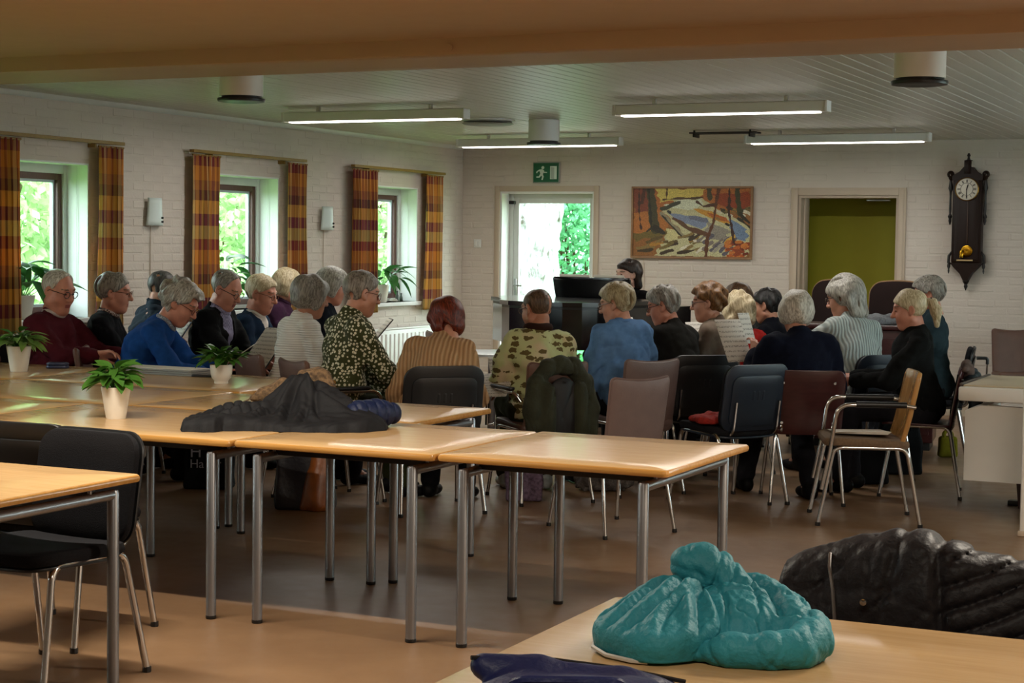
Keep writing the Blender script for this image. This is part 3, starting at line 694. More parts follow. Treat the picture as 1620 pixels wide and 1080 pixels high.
    stroke([(.045, 0), (.05, .36), (.068, .6)], '#3a2014', .007); stroke([(.09, 0), (.075, .2)], '#4a2a1a', .014); stroke([(.29, 0), (.285, .16)], '#4a3014', .006)
    stroke([(.65, 0), (.655, .14)], '#3f3a1e', .022); stroke([(.55, .2), (.6, .26), (.7, .24)], '#4a2c18', .010); stroke([(.73, 0), (.69, .5), (.64, .72), (.635, 1)], '#5a3214', .011, .014)
    stroke([(.82, .0), (.82, .34), (.87, .8)], '#3a1f12', .010); stroke([(.885, 0), (.91, .36)], '#3a3c20', .018, .024); stroke([(.91, .36), (.99, .5)], '#2f2a18', .012)
    stroke([(.8, .52), (.82, .54)], '#1c1610', .012); stroke([(.9, .44), (1, .56)], '#2f2a1a', .01); stroke([(.3, .34), (.32, .36)], '#20242a', .008)
    C *= (1+0.18*r.normal(size=(ny, nx, 1)))
    C = np.clip(C, 0, 1)
    vx = np.linspace(-w/2+.022, w/2-.022, nx+1); vz = np.linspace(h/2-.022, -h/2+.022, ny+1)
    G = np.stack(np.broadcast_arrays(vx[None, :], -0.022+0.0008*np.sin(np.arange(ny+1)[:, None]*1.7+vx[None, :]*90), vz[:, None]), -1).reshape(-1, 3)
    ii = (np.arange(ny)[:, None]*(nx+1)+np.arange(nx)[None, :]).reshape(-1); Q = np.stack([ii, ii+nx+1, ii+nx+2, ii+1], 1)
    me = np_mesh('canvas', G, Q, angle=180)
    at = me.color_attributes.new('paint', 'FLOAT_COLOR', 'CORNER'); at.data.foreach_set('color', np.repeat(np.concatenate([C.reshape(-1, 3), np.ones((nx*ny, 1))], 1), 4, axis=0).astype(np.float32).ravel())
    def nodes(N, L, b, tc):
        a = N.new('ShaderNodeAttribute'); a.attribute_name = 'paint'; L.new(a.outputs['Color'], b.inputs['Base Color']); b.inputs['Roughness'].default_value = .5
    link('canvas', me, node_mat('oil_paint', nodes), t)
    fw = 0.02; mf = mat('thin_oak_frame', '#8c6a4a', .5, var=.15, vscale=20)
    for nm, bx in (('frame_rail', (-w/2, w/2, -.035, 0, h/2-fw, h/2)), ('frame_rail', (-w/2, w/2, -.035, 0, -h/2, -h/2+fw)), ('frame_stile', (-w/2, -w/2+fw, -.035, 0, -h/2+fw, h/2-fw)), ('frame_stile', (w/2-fw, w/2, -.035, 0, -h/2+fw, h/2-fw))):
        MB().bbox(*bx, .003).obj(nm, mf, t)
    MB().box(-w/2+fw, w/2-fw, -.02, -.004, -h/2+fw, h/2-fw).obj('backing', mat('dark_backing', '#2a1c12', .8), t, smooth=False)
    tag(MB().tube([(0, 0, 0), (0.01, 0, -0.2), (0.004, 0, -0.55)], 0.003, 6).obj('painting_lead', M_PAINT), 'thin pale cord running down the wall below the painting', 'cord').location = (-6.14, YB-0.006, 1.39)
painting()
t = thing('light_switch', 'square white light switch left of the glazed door', 'switch', (-7.97, YB-0.003, 1.517))
MB().bbox(-0.042, 0.042, -0.012, 0, -0.042, 0.042, .005).obj('switch_plate', M_WHITE, t)
for s in (-1, 1): MB().bbox(s*.017-.014, s*.017+.014, -.018, -.01, -.026, .026, .003).obj('rocker', M_WHITE, t)

# regulator wall clock
def wall_clock():
    MW = mat('dark_walnut', '#1e0f08', .4, var=.3, vscale=30, stretch=(8, 8, 1), spec=.2); MK = mat('black_turned_wood', '#0e0806', .4, var=.2)
    t = thing('wall_clock', 'tall carved dark wood pendulum clock on the right of the back wall', 'clock', (-3.0, YB-0.004, 1.76))
    MB().bbox(-.13, .13, -.12, 0, -.36, .40, .008).obj('case', MW, t)
    MB().bbox(-.108, .108, -.128, -.118, -.33, .38, .004).obj('door_panel', mat('inner_walnut', '#1c0d06', .45, spec=.25), t)
    arch = [(-.135, .38), (-.135, .42), (-.07, .46), (-.035, .50), (.035, .50), (.07, .46), (.135, .42), (.135, .38)]
    MB().prism(arch, -.13, 0, 'y').obj('pediment', MW, t, smooth=False)
    MB().bbox(-.03, .03, -.145, -.1, .44, .56, .006).obj('pediment_block', MW, t)
    MB().lathe([(.012, 0), (.03, .01), (.018, .03), (.012, .045), (.04, .058), (.014, .068), (.01, .09), (.017, .105), (.006, .125)], (0, -.09, .5), 14).obj('finial', MK, t)
    for s in (-1, 1):
        cur = [(s*(.155+.022*math.cos(a)*(1-a/9)), -.09, .435+.022*math.sin(a)*(1-a/9)) for a in np.linspace(4.4, -1.5, 14)] if s > 0 else [(-(.155+.022*math.cos(a)*(1-a/9)), -.09, .435+.022*math.sin(a)*(1-a/9)) for a in np.linspace(4.4, -1.5, 14)]
        MB().tube(cur, [.02-.0007*i for i in range(14)], 8).lathe([(.02, 0), (.026, -.02), (.014, -.04)], (s*.15, -.09, .42), 10).obj('scroll_ornament', MW, t)
        MB().lathe([(.010, .40), (.014, .36), (.022, .31), (.011, .28), (.009, .24), (.012, .12), (.010, .08), (.02, .055), (.012, .035), (.014, .015), (.004, -.02)], (s*.155, -.08, 0), 12).obj('side_column', MK, t)
        MB().tube([(s*.13, -.08, -.26), (s*.155, -.08, -.30), (s*.158, -.08, -.36), (s*.14, -.08, -.38)], [.008, .014, .014, .008], 8).lathe([(.012, -.37), (.016, -.395), (.006, -.42), (.009, -.435), (.003, -.46)], (s*.155, -.08, 0), 10).obj('corner_drop', MK, t)
    MB().prism([(-.14, -.36), (.14, -.36), (.11, -.40), (.05, -.46), (.02, -.52), (-.02, -.52), (-.05, -.46), (-.11, -.40)], -.115, -.005, 'y').obj('base_bracket', MW, t, smooth=False)
    MB().lathe([(.022, -.5), (.03, -.53), (.014, -.555), (.018, -.575), (.003, -.61)], (0, -.07, 0), 14).obj('drop_finial', MK, t)
    d = MB().lathe([(.098, -.132), (.098, -.14), (.09, -.143), (.001, -.143)], (0, 0, .30), 40, 'y').obj('dial', mat('cream_enamel_dial', '#cfc9ba', .35), t)
    MB().lathe([(.104, -.128), (.106, -.145), (.099, -.15), (.097, -.14)], (0, 0, .30), 40, 'y', cap=False).obj('bezel', mat('aged_brass', '#8a6420', .35, .9), t)
    MKK = mat('black_ink', '#15120e', .5)
    for k in range(12):
        a = math.radians(30*k); m = MB(); nb = (2, 1, 2, 3, 2, 1, 2, 2, 3, 2, 1, 2)[k]
        for q in range(nb):
            off = (q-(nb-1)/2)*.007; c, s_ = math.cos(a), math.sin(a)
            def R(u, v): return (u*c+v*s_, v*c-u*s_+.30)
            m.prism([R(off-.0022, .06), R(off+.0022, .06), R(off+.0022, .084), R(off-.0022, .084)], -.1455, -.143, 'y')
        m.obj('numeral', MKK, d, smooth=False)
    MB().tube([(.055*math.sin(a), -.1445, .30+.055*math.cos(a)) for a in np.linspace(0, 6.2832, 33)[:-1]], .0016, 4, closed=True).obj('chapter_ring', MKK, d)
    def hand(ang, l, wd): c, s_ = math.cos(ang), math.sin(ang); return MB().prism([(u*c+v*s_, v*c-u*s_+.30) for u, v in ((-wd, -.012), (wd, -.012), (wd*1.4, l*.7), (0, l), (-wd*1.4, l*.7))], -.149, -.147, 'y')
    hand(math.radians(15), .05, .004).obj('hour_hand', MKK, d, smooth=False); hand(math.radians(180), .075, .003).obj('minute_hand', MKK, d, smooth=False)
    MBR = mat('polished_brass', '#b08422', .22, 1.0)
    MB().lathe([(.001, -.138), (.03, -.142), (.05, -.137), (.052, -.132), (.03, -.13)], (.012, 0, -.255), 32, 'y').obj('pendulum_bob', MBR, t)
    MB().bbox(.008, .016, -.135, -.13, -.2, .2, .001).obj('pendulum_rod', mat('dark_rod_wood', '#3a220f', .5), t)
    MB().lathe([(.018, -.03), (.02, -.02), (.02, .03), (.017, .035)], (-.03, -.15, -.285), 16).obj('clock_weight', MBR, t)
    MB().bbox(-.075, .068, -.15, -.128, -.345, -.332, .003).obj('beat_scale', mat('ivory_scale', '#b59a6a', .5), t)
wall_clock()

# radiator under the farthest window
t = thing('radiator', 'white panel radiator under the farthest window', 'radiator', (XW+0.09, 14.5, 0.45))
MB().bbox(-.04, .04, -.75, .75, -.28, .24, .015).obj('radiator_panel', M_WHITE, t)
for k in range(18): MB().bbox(.038, .046, -.70+k*.082-.025, -.70+k*.082+.025, -.25, .2, .004).obj('radiator_rib', M_WHITE, t)
MB().bbox(-.045, .045, -.76, .76, .24, .255, .004).obj('top_grille', M_WHITE, t)
for s in (-.6, .6): MB().bbox(-.085, -.04, s-.02, s+.02, -.1, .1, .003).obj('wall_bracket', M_WHITE, t)
MB().tube([(0, .78, -.28), (0, .78, -.45)], .008, 8).bbox(-.02, .02, .75, .8, -.3, -.26, .005).obj('valve_pipe', M_WHITE, t)
# ------------------------------------------------------------------ tables
def beech_nodes(c0, c1, sc=(1.2, 14, 14)):
    def nodes(N, L, b, tc):
        mp = N.new('ShaderNodeMapping'); mp.inputs['Scale'].default_value = sc; L.new(tc.outputs['Object'], mp.inputs['Vector'])
        n = N.new('ShaderNodeTexNoise'); n.inputs['Scale'].default_value = 4; n.inputs['Detail'].default_value = 6; n.inputs['Distortion'].default_value = 0.4; L.new(mp.outputs[0], n.inputs['Vector'])
        r = N.new('ShaderNodeValToRGB'); r.color_ramp.elements[0].color = (*srgb(c0), 1); r.color_ramp.elements[1].color = (*srgb(c1), 1); r.color_ramp.elements[0].position = .3; r.color_ramp.elements[1].position = .7
        L.new(n.outputs['Fac'], r.inputs[0]); L.new(r.outputs[0], b.inputs['Base Color']); b.inputs['Roughness'].default_value = .2
        bp = N.new('ShaderNodeBump'); bp.inputs['Strength'].default_value = .04; L.new(n.outputs['Fac'], bp.inputs['Height']); L.new(bp.outputs[0], b.inputs['Normal'])
    return nodes
M_BEECH = node_mat('lacquered_beech', beech_nodes('#bf9a6a', '#cba878'))
M_BEECHE = node_mat('beech_edge_band', beech_nodes('#a8783a', '#ba8a4a'))
M_LEG = mat('satin_grey_steel_tube', '#8e8f92', .32, .85, var=.05)
M_CHROME = mat('chrome_tube', '#c8c8c8', .12, 1.0)
M_BLKP = mat('black_plastic', '#121315', .4, var=.1)
def table(label, x0, x1, y0, y1, ix=0.1, iy=0.03, grp='beech tables of the long table group'):
    w, h = x1-x0, y1-y0; t = thing('table', label, 'table', ((x0+x1)/2, (y0+y1)/2, 0), 0, grp)
    MB().slab(w, h, .026, .02, lambda p: (p[0], p[1], p[2]+.7065), bev=.010, seg=3).obj('edge_band', M_BEECHE, t)
    MB().slab(w-.014, h-.014, .006, .014, lambda p: (p[0], p[1], p[2]+.7172), bev=.002, seg=3).obj('table_top', M_BEECH, t)
    for sx in (-1, 1):
        X = sx*(w/2-ix)
        for sy in (-1, 1):
            l = MB().lathe([(.017, .008), (.0205, .012), (.0205, .66), (.017, .668)], (X, sy*(h/2-iy), 0), 14).obj('leg', M_LEG, t)
            MB().lathe([(.019, 0), (.0215, .003), (.0215, .014), (.018, .016)], (X, sy*(h/2-iy), 0), 12).obj('foot_cap', M_BLKP, l)
        r = MB().tube([(X, -(h/2-iy), .652), (X, h/2-iy, .652)], .0185, 12).obj('side_rail', M_LEG, t)
        for sy in (-1, 1): MB().lathe([(.007, .66), (.007, .694)], (X, sy*(h/2-iy-.12), 0), 8).obj('spacer', M_LEG, r)
    for sy in (-1, 1): MB().bbox(-w/2+ix, w/2-ix, sy*(h/2-.16)-.012, sy*(h/2-.16)+.012, .655, .694, .003).obj('apron_rail', M_DARKM, t)
    return t
table('beech table with steel legs at the right end of the front row', -2.995, -2.08, 5.685, 6.64)
table('beech table in the front row under the dark jacket', -3.89, -3.0, 5.665, 6.62)
table('beech table with the potted plant in the front row', -5.355, -3.895, 5.645, 6.61)
table('beech table at the far left end of the front row', -6.85, -5.36, 5.64, 6.60)
table('beech table behind the dark jacket, its corner beside the black chair', -5.14, -3.62, 6.635, 7.45)
table('beech table in the middle row on the window side', -6.65, -5.145, 6.625, 7.52)
table('beech table in the back row carrying the folder and low plant', -6.645, -5.12, 7.54, 8.5)
table('beech table in the back row against the window wall', -8.08, -6.655, 7.54, 8.5)
table('beech table corner in the left foreground', -5.05, -3.58, 3.75, 4.69, ix=.075, iy=.06, grp='beech tables in the foreground')
table('beech table with the teal jacket in the right foreground', -1.43, 0.05, 2.3, 3.58, ix=.08, iy=.06, grp='beech tables in the foreground')

# ------------------------------------------------------------------ chairs (all face local +y)
M_BLKF = mat('black_wool_upholstery', '#17171a', .95, var=.25, vscale=200, bump=.3, bscale=400, spec=.15)
M_NAVYP = mat('navy_plastic_shell', '#14202f', .42, var=.08, vscale=20)
M_MAUVE = mat('mauve_leather', '#6c5853', .5, var=.08, vscale=12, bump=.12, bscale=120)
M_BRNL = mat('brown_leather', '#5e4236', .5, var=.12, vscale=10, bump=.12, bscale=120)
M_MAROON = mat('maroon_lacquered_plywood', '#3b1a1a', .28, var=.2, vscale=14, stretch=(1, 1, 5))
M_DBRN = mat('dark_brown_velvet', '#1c100e', .95, var=.15, spec=.2)
M_TAUPEF = mat('taupe_seat_cloth', '#6a5540', .9, var=.15, vscale=80, bump=.2, bscale=300)
M_OAKP = node_mat('bent_oak_plywood', beech_nodes('#9a6c3a', '#b3864e', (10, 10, 1.2)))
def back_fn(y0, z0, tilt, bend):
    ct, st = math.cos(tilt), math.sin(tilt)
    # slab local (x, y up, z thickness towards the back)
    return lambda p: (p[0], y0-st*p[1]-ct*p[2]+bend*p[0]*p[0], z0+ct*p[1]-st*p[2])
def seat_fn(z0, y0=0.0, dip=0.0, roll=0.0):
    return lambda p: (p[0], p[1]+y0, z0+p[2]-dip*(1-(p[0]/.25)**2)-(roll*max(0, p[1]-.12)**2)+0.04*p[1])
def u_legs(t, M, r, hw, yf, yb, ff, fb, zt=.435, sp=.03, sq=1.0):
    for s in (-1, 1):
        mid = (s*hw, (yf+yb)/2, zt)
        for (yt, yy) in ((yf, ff), (yb, fb)):
            pts = fillet([mid, (s*hw, yt, zt), (s*(hw+sp), yy, .008)], .05, 6)
            l = MB().tube(pts, r, 10, sq=sq).obj('leg', M, t)
            MB().lathe([(r*1.15, 0), (r*1.25, .003), (r*1.2, .02)], (s*(hw+sp), yy, 0), 8).obj('foot_cap', M_BLKP, l)
    for y in (yf-.03, yb+.03): MB().tube([(-hw, y, zt-.004), (hw, y, zt-.004)], r*.8, 8).obj('cross_bar', M, t)
def chair_a(label, loc, rz, shell=None, pad=None, grp='padded stacking chairs with plastic back shells'):
    shell = shell or M_BLKP; pad = pad or M_BLKF
    t = thing('stacking_chair', label, 'chair', loc, rz, grp)
    MB().slab(.47, .44, .05, .09, seat_fn(.455, .01, .012, .8), bev=.02, seg=5).obj('seat', pad, t)
    MB().slab(.46, .43, .012, .09, seat_fn(.424, .01, .012, .8), bev=.005, seg=5).obj('seat_shell', shell, t)
    MB().slab(.455, .385, .035, .075, back_fn(-.225, 0.64, .17, .32), bev=.015, seg=6).obj('backrest', pad, t)
    sh = MB().slab(.465, .395, .014, .08, back_fn(-.249, 0.64, .17, .32), bev=.006, seg=6).obj('back_shell', shell, t)
    MB().slab(.375, .30, .010, .05, back_fn(-.2585, .622, .17, .32), bev=.004, seg=5).obj('shell_panel', shell, sh)
    MB().slab(.13, .030, .016, .010, back_fn(-.264, .70, .17, .32), bev=.003, seg=3).obj('grip', shell, sh)
    for k in range(3): MB().slab(.014, .055, .014, .004, (lambda k: (lambda p: back_fn(-.264, .655, .17, .32)((p[0]+(k-1)*.036, p[1], p[2]))))(k), bev=.002, seg=2).obj('grip_rib', shell, sh)
    for s in (-1, 1): MB().tube(fillet([(s*.16, -.1, .43), (s*.16, -.235, .425), (s*.16, -.265, .62)], .05), .011, 8, sq=.7).obj('back_bar', M_CHROME, t)
    u_legs(t, M_CHROME, .0125, .215, .17, -.17, .245, -.255, .432, .03)
    return t
def chair_b(label, loc, rz, M=None, arms=False, w=.385, h=.45, grp='slim leather chairs with thin chrome legs'):
    M = M or M_MAUVE
    t = thing('leather_chair', label, 'chair', loc, rz, grp)
    MB().slab(w+.02, .44, .045, .05, seat_fn(.45, .01, .008, .5), bev=.016, seg=4).obj('seat', M, t)
    out = []
    for (x, y) in rrect(w, h, .03, 4):
        u = x/(w/2); v = (y+h/2)/h
        out.append((x*(1.0-.05*(1-v)), y-(0.020*(1-u*u)*max(0, v-.8)/.2)))
    MB().slab(w, h, .03, .03, back_fn(-.225, .61, .16, .42), bev=.01, outline=out).obj('backrest', M, t)
    pip = [Vector(back_fn(-.225, .61, .16, .42)((x, y, 0.0))) for (x, y) in out]
    MB().tube(pip, .0065, 5, closed=True).obj('piping', M, t)
    u_legs(t, M_CHROME, .0105, .195, .17, -.18, .235, -.265, .43, .035)
    if arms: add_arms(t)
    return t
def add_arms(t, hw=.255, M=None):
    for s in (-1, 1):
        p = fillet([(s*hw, .20, .43), (s*hw, .19, .655), (s*hw, -.20, .655), (s*(hw-.03), -.235, .60)], .07, 6)
        a = MB().tube([(s*(hw-.04), .19, .43)]+p, .0115, 10).obj('armrest', M_CHROME, t)
        MB().bbox(s*hw-.018, s*hw+.018, -.17, .12, .664, .682, .008).obj('arm_pad', M_BLKP, a)
def chair_c(label, loc, rz, grp='maroon plywood chairs with four rivets'):
    t = thing('plywood_chair', label, 'chair', loc, rz, grp)
    MB().slab(.42, .42, .014, .05, seat_fn(.452, .02, .012, 1.2), bev=.005, seg=5).obj('seat', M_MAROON, t)
    fb = back_fn(-.225, .605, .17, .55)
    out = [(x*(.93+.07*(y+.18)/.36), y) for x, y in rrect(.44, .39, .055, 5)]
    MB().slab(.44, .39, .013, .05, fb, bev=.005, outline=out).obj('backrest', M_MAROON, t)
    for x in (-.15, .15):
        for y in (-.12, .12):
            MB().tube([fb((x, y, .004)), fb((x, y, .015))], [.0115, .008], 10).obj('rivet', M_CHROME, t)
    for s in (-1, 1): MB().tube(fillet([(s*.15, .0, .435), (s*.15, -.2, .43), Vector(fb((s*.15, -.12, -.012))), Vector(fb((s*.15, .13, -.012)))], .06), .010, 8).obj('back_bar', M_CHROME, t)
    u_legs(t, M_CHROME, .0105, .18, .16, -.17, .235, -.245, .435, .035)
    return t
def chair_d(label, loc, rz):
    t = thing('armchair', label, 'chair', loc, rz)
    MB().slab(.46, .46, .05, .05, seat_fn(.455, 0, .004, .6), bev=.02, seg=4).obj('seat', M_TAUPEF, t)
    fb = back_fn(-.245, .655, .2, .35)
    MB().slab(.44, .44, .026, .04, lambda p: (lambda q: (q[0], q[1]+.10*max(0, -p[1]-.02)**1.3, q[2]-.03))(fb(p)), bev=.008, seg=4).obj('backrest', M_OAKP, t)
    u_legs(t, M_CHROME, .0115, .215, .18, -.21, .26, -.29, .428, .02)
    for s in (-1, 1):
        p = fillet([(s*.238, .245, .20), (s*.243, .20, .43), (s*.245, .17, .665), (s*.245, -.18, .665)], .075, 7)
        a = MB().tube(p+[Vector((s*.235, -.25, .655))], .0115, 10).obj('armrest', M_CHROME, t)
        MB().tube([(s*.245, .07, .667), (s*.245, -.2, .667)], .0165, 10).obj('arm_pad', M_BLKP, a)
        MB().tube([(s*.215, .12, .43), (s*.215, .12, .448)], .006, 6).tube([(s*.215, -.14, .43), (s*.215, -.14, .448)], .006, 6).obj('seat_stud', M_CHROME, t)
    return t
def chair_e(label, loc, rz):
    t = thing('upholstered_chair', label, 'chair', loc, rz, 'tall dark upholstered chairs by the green doorway')
    MB().slab(.5, .46, .08, .07, seat_fn(.46, .01, .004, .4), bev=.03, seg=4).obj('seat', M_DBRN, t)
    out = [(x, y+.03*(1-(x/.26)**2)*max(0, (y)/.35)) for x, y in rrect(.5, .72, .09, 6)]
    fb = back_fn(-.25, .85, .12, .3)
    MB().slab(.5, .72, .05, .09, fb, bev=.02, outline=out).obj('backrest', M_DBRN, t)
    MB().tube([Vector(fb((x*1.0, y, 0))) for x, y in out], .010, 6, closed=True).obj('trim', mat('brown_wood_trim', '#7a5c3c', .4), t)
    for sx in (-1, 1):
        for y in (.19, -.22): MB().tube([(sx*.21, y, .43), (sx*.215, y*1.1, .0)], [.02, .014], 8).obj('leg', M_MAROON, t)
    return t

# ------------------------------------------------------------------ plants
def leaf_mesh(name, l, w, droop, m):
    V = []; F = []; n = 6
    for i in range(n+1):
        q = i/n; hw = w*math.sin(math.pi*min(1, q*.93+.06))**.8*(1-.25*q); y = l*q; z = -droop*q*q
        V += [(-hw, y, z+hw*.35), (0, y, z), (hw, y, z+hw*.35)]
    for i in range(n):
        for k in (0, 1): a = i*3+k; F.append((a, a+1, a+4, a+3))
    me = bpy.data.meshes.new(name); me.from_pydata(V, [], F); me.update(); me.shade_smooth(); me.materials.append(m); return me
M_LEAF = mat('green_leaf', '#45762a', .4, var=.3, vscale=14, transl=.25)
M_LEAF2 = mat('pale_variegated_leaf', '#8cab58', .45, var=.35, vscale=30, transl=.25, col2='#4c7c2e')
M_LEAFD = mat('deep_green_leaf', '#2c5c26', .38, var=.3, vscale=14, transl=.3)
M_POT = mat('white_glazed_pot', '#d8d2c6', .35, var=.04, vscale=10)
M_SOIL = mat('potting_soil', '#2a1c12', .95, var=.3, vscale=60, bump=.5)
LM = [leaf_mesh('leaf', .085, .026, .03, M_LEAF), leaf_mesh('leaf', .07, .022, .02, M_LEAF), leaf_mesh('leaf', .09, .02, .05, M_LEAF2), leaf_mesh('leaf', .16, .038, .07, M_LEAFD), leaf_mesh('leaf', .20, .022, .11, M_LEAFD)]
def plant(label, loc, pr, ph, nl, kinds, spread, h, seed, foot=False, ribs=True, grp=None, rz=0.0, stems=0.0, inset=0.012):
    r = random.Random(seed); t = thing('potted_plant', label, 'plant', loc, rz, grp)
    if foot: prof = [(pr*.60, 0), (pr*.62, .004), (pr*.6, .012), (pr*.66, .018), (pr*.84, ph*.3), (pr*.96, ph*.55), (pr, ph*.97), (pr*.99, ph), (pr*.92, ph-.004), (pr*.9, ph-.02)]
    else: prof = [(pr*.66, 0), (pr*.68, .004), (pr*.84, ph*.5), (pr, ph*.97), (pr*.995, ph), (pr*.93, ph-.004), (pr*.9, ph-.02)]
    m = MB(); n = 48; V = []; F = []
    for (rr_, z) in prof:
        for k in range(n):
            q = rr_*(1+(.012*math.cos(k/n*2*math.pi*24) if ribs and 0.1*ph < z < .95*ph else 0)); a = 2*math.pi*k/n; V.append((q*math.cos(a), q*math.sin(a), z))
    for i in range(len(prof)-1):
        for k in range(n): l = (k+1) % n; F.append((i*n+k, i*n+l, (i+1)*n+l, (i+1)*n+k))
    F.append(tuple(reversed(range(n)))); m.add(V, F).obj('pot', M_POT, t, angle=60)
    MB().lathe([(pr*.905, ph-.03), (pr*.9, ph-.018), (.002, ph-.012)], n=20).obj('soil', M_SOIL, t)
    for k in range(nl):
        az = k*2.39996+r.uniform(-.4, .4); q = math.sqrt((k+.5)/nl); el = r.uniform(.75, 1.15)*(1-q)*1.3+.12
        base = (pr*.35*q*math.cos(az), pr*.35*q*math.sin(az), ph-.02); rad = spread*q*r.uniform(.55, 1); z = ph+h*(1-.75*q*q)*r.uniform(.55, 1)
        tip = (rad*math.cos(az), rad*math.sin(az), z)
        st = MB().tube([base, (base[0]*.5+tip[0]*.5, base[1]*.5+tip[1]*.5, (base[2]+tip[2])/2+.01), tip], [.0022, .002, .0014], 4).obj('stem', M_LEAF, t)
        o = bpy.data.objects.new('leaf', r.choice(kinds)); COL.objects.link(o); o.parent = t; o.location = tip
        s = r.uniform(.9, 1.5); o.scale = (s, s, s); o.rotation_euler = Euler((r.uniform(-.3, .9)-.7*q*0-.1, r.uniform(-.35, .35), az-math.pi/2+r.uniform(-.5, .5)), 'XYZ')
    return t
plant('leafy green plant in a ribbed white pot beside the dark jacket', (-4.80, 6.10, .7205), .064, .14, 44, LM[:2], .085, .10, 3, grp='potted plants on the tables')
plant('bushy variegated plant in a white pot at the left edge of the back table', (-6.99, 7.98, .7205), .072, .15, 54, LM[1:3], .10, .09, 5, grp='potted plants on the tables')
plant('dense green plant in a low footed white pot before the black cardigan', (-5.52, 7.93, .7205), .062, .105, 54, LM[:2], .09, .09, 8, foot=True, ribs=False, grp='potted plants on the tables')
sx = XW-.08
plant('tall climbing plant in a white pot on the nearest window sill', (sx, 9.42, WZ0+.001), .095, .17, 42, [LM[3], LM[0], LM[3]], .24, .28, 11, ribs=False, grp='plants on the window sills')
plant('spreading plant in a white pot on the middle window sill', (sx, 11.9, WZ0+.001), .085, .14, 36, [LM[3], LM[0]], .22, .30, 13, ribs=False, grp='plants on the window sills')
plant('arching plant in a white pot on the farthest window sill', (sx, 14.45, WZ0+.001), .085, .17, 32, [LM[4], LM[3]], .24, .22, 17, ribs=False, grp='plants on the window sills')
t = thing('stone_bowl', 'shallow pale bowl on the nearest window sill', 'bowl', (XW-.03, 9.14, WZ0+.001))
MB().lathe([(.05, 0), (.075, .02), (.085, .05), (.08, .052), (.06, .03), (.002, .025)], n=28).obj('bowl_body', mat('grey_stoneware', '#9aa0a0', .6, var=.1), t)
MB().slab(.09, .05, .05, .02, lambda p: (p[0], p[1], p[2]+.06), bev=.02).obj('dark_stone', mat('dark_stone', '#352c28', .7, var=.3, vscale=30), t)
for i, (yy, h) in enumerate(((14.72, .10), (14.80, .075), (14.65, .03))):
    t = thing('sill_ornament', ('slim dark bottle', 'short dark candle stub', 'flat pale stone')[i]+' beside the plant on the farthest window sill', 'ornament', (XW-.05, yy, WZ0+.001))
    MB().lathe([(.016, 0), (.018, .005), (.016, h*.6), (.009, h*.75), (.009, h), (.004, h)] if i < 2 else [(.03, 0), (.045, .01), (.03, h)], n=14).obj('ornament_body', mat('dark_green_glass', '#2e3a30', .3) if i < 2 else mat('pale_stone', '#a9a49a', .7, var=.1), t)
    MB().lathe([(.010, h), (.010, h+.006), (.004, h+.007)] if i < 2 else [(.012, h-.004), (.006, h+.004)], n=10).obj('cap', M_DARKM if i < 2 else mat('pale_stone', '#a9a49a', .7), t)

# ------------------------------------------------------------------ small things on the tables
t = thing('spectacle_case', 'blue spectacle case lying beside the burgundy sweater man', 'case', (-6.97, 8.30, .7205), .5)
MB().slab(.14, .06, .018, .028, lambda p: (p[0], p[1], p[2]+.0095), bev=.008).obj('case_base', mat('blue_case_plastic', '#2a3350', .35), t)
MB().slab(.138, .058, .018, .028, lambda p: (p[0], p[1], p[2]+.0275), bev=.010).obj('case_lid', mat('blue_case_plastic', '#2a3350', .35), t)
M_PAPER = mat('white_paper', '#cfc8bc', .7, var=.03, vscale=5)
t = thing('ring_binder', 'pale ring binder stack lying flat before the blue sweater man', 'folder', (-6.2, 8.33, .7205), -.03)
for k in range(3): MB().bbox(-.28+.004*k, .28-.003*k, -.1, .1, .012*k, .012*k+.010, .003).obj('binder', mat('grey_folder_card', '#8d8f8c', .6), t)
MB().bbox(-.26, .26, -.09, .09, .034, .0375, .001).obj('sheet', M_PAPER, t)
t = thing('mobile_phone', 'black mobile phone beside the low footed plant pot', 'phone', (-5.86, 8.26, .7205), .2)
MB().slab(.15, .075, .010, .012, lambda p: (p[0], p[1], p[2]+.006), bev=.003).obj('phone_body', M_BLKP, t)
MB().slab(.14, .066, .001, .008, lambda p: (p[0], p[1], p[2]+.0117), bev=.0004).obj('screen', mat('dark_glass', '#0c1016', .08), t)
t = thing('scarf', 'dark red scarf bundle at the left edge of the back table', 'scarf', (-7.45, 8.12, .7205))
f = Field((-.2, -.15, -.02), (.2, .15, .1), .008); f.ell((0, 0, .02), (.15, .09, .035)).cap((-.12, -.04, .03), (.1, .06, .04), .03); wv = waves(4, 8, 40, 110, .008); f.mod(lambda F, X, Y, Z: np.maximum(F+wv(X, Y, Z), -Z))
V, Q = f.mesh(); link('scarf_cloth', np_mesh('scarf_cloth', V, Q), mat('dark_red_knit', '#4a1f22', .9, bump=.3), t)

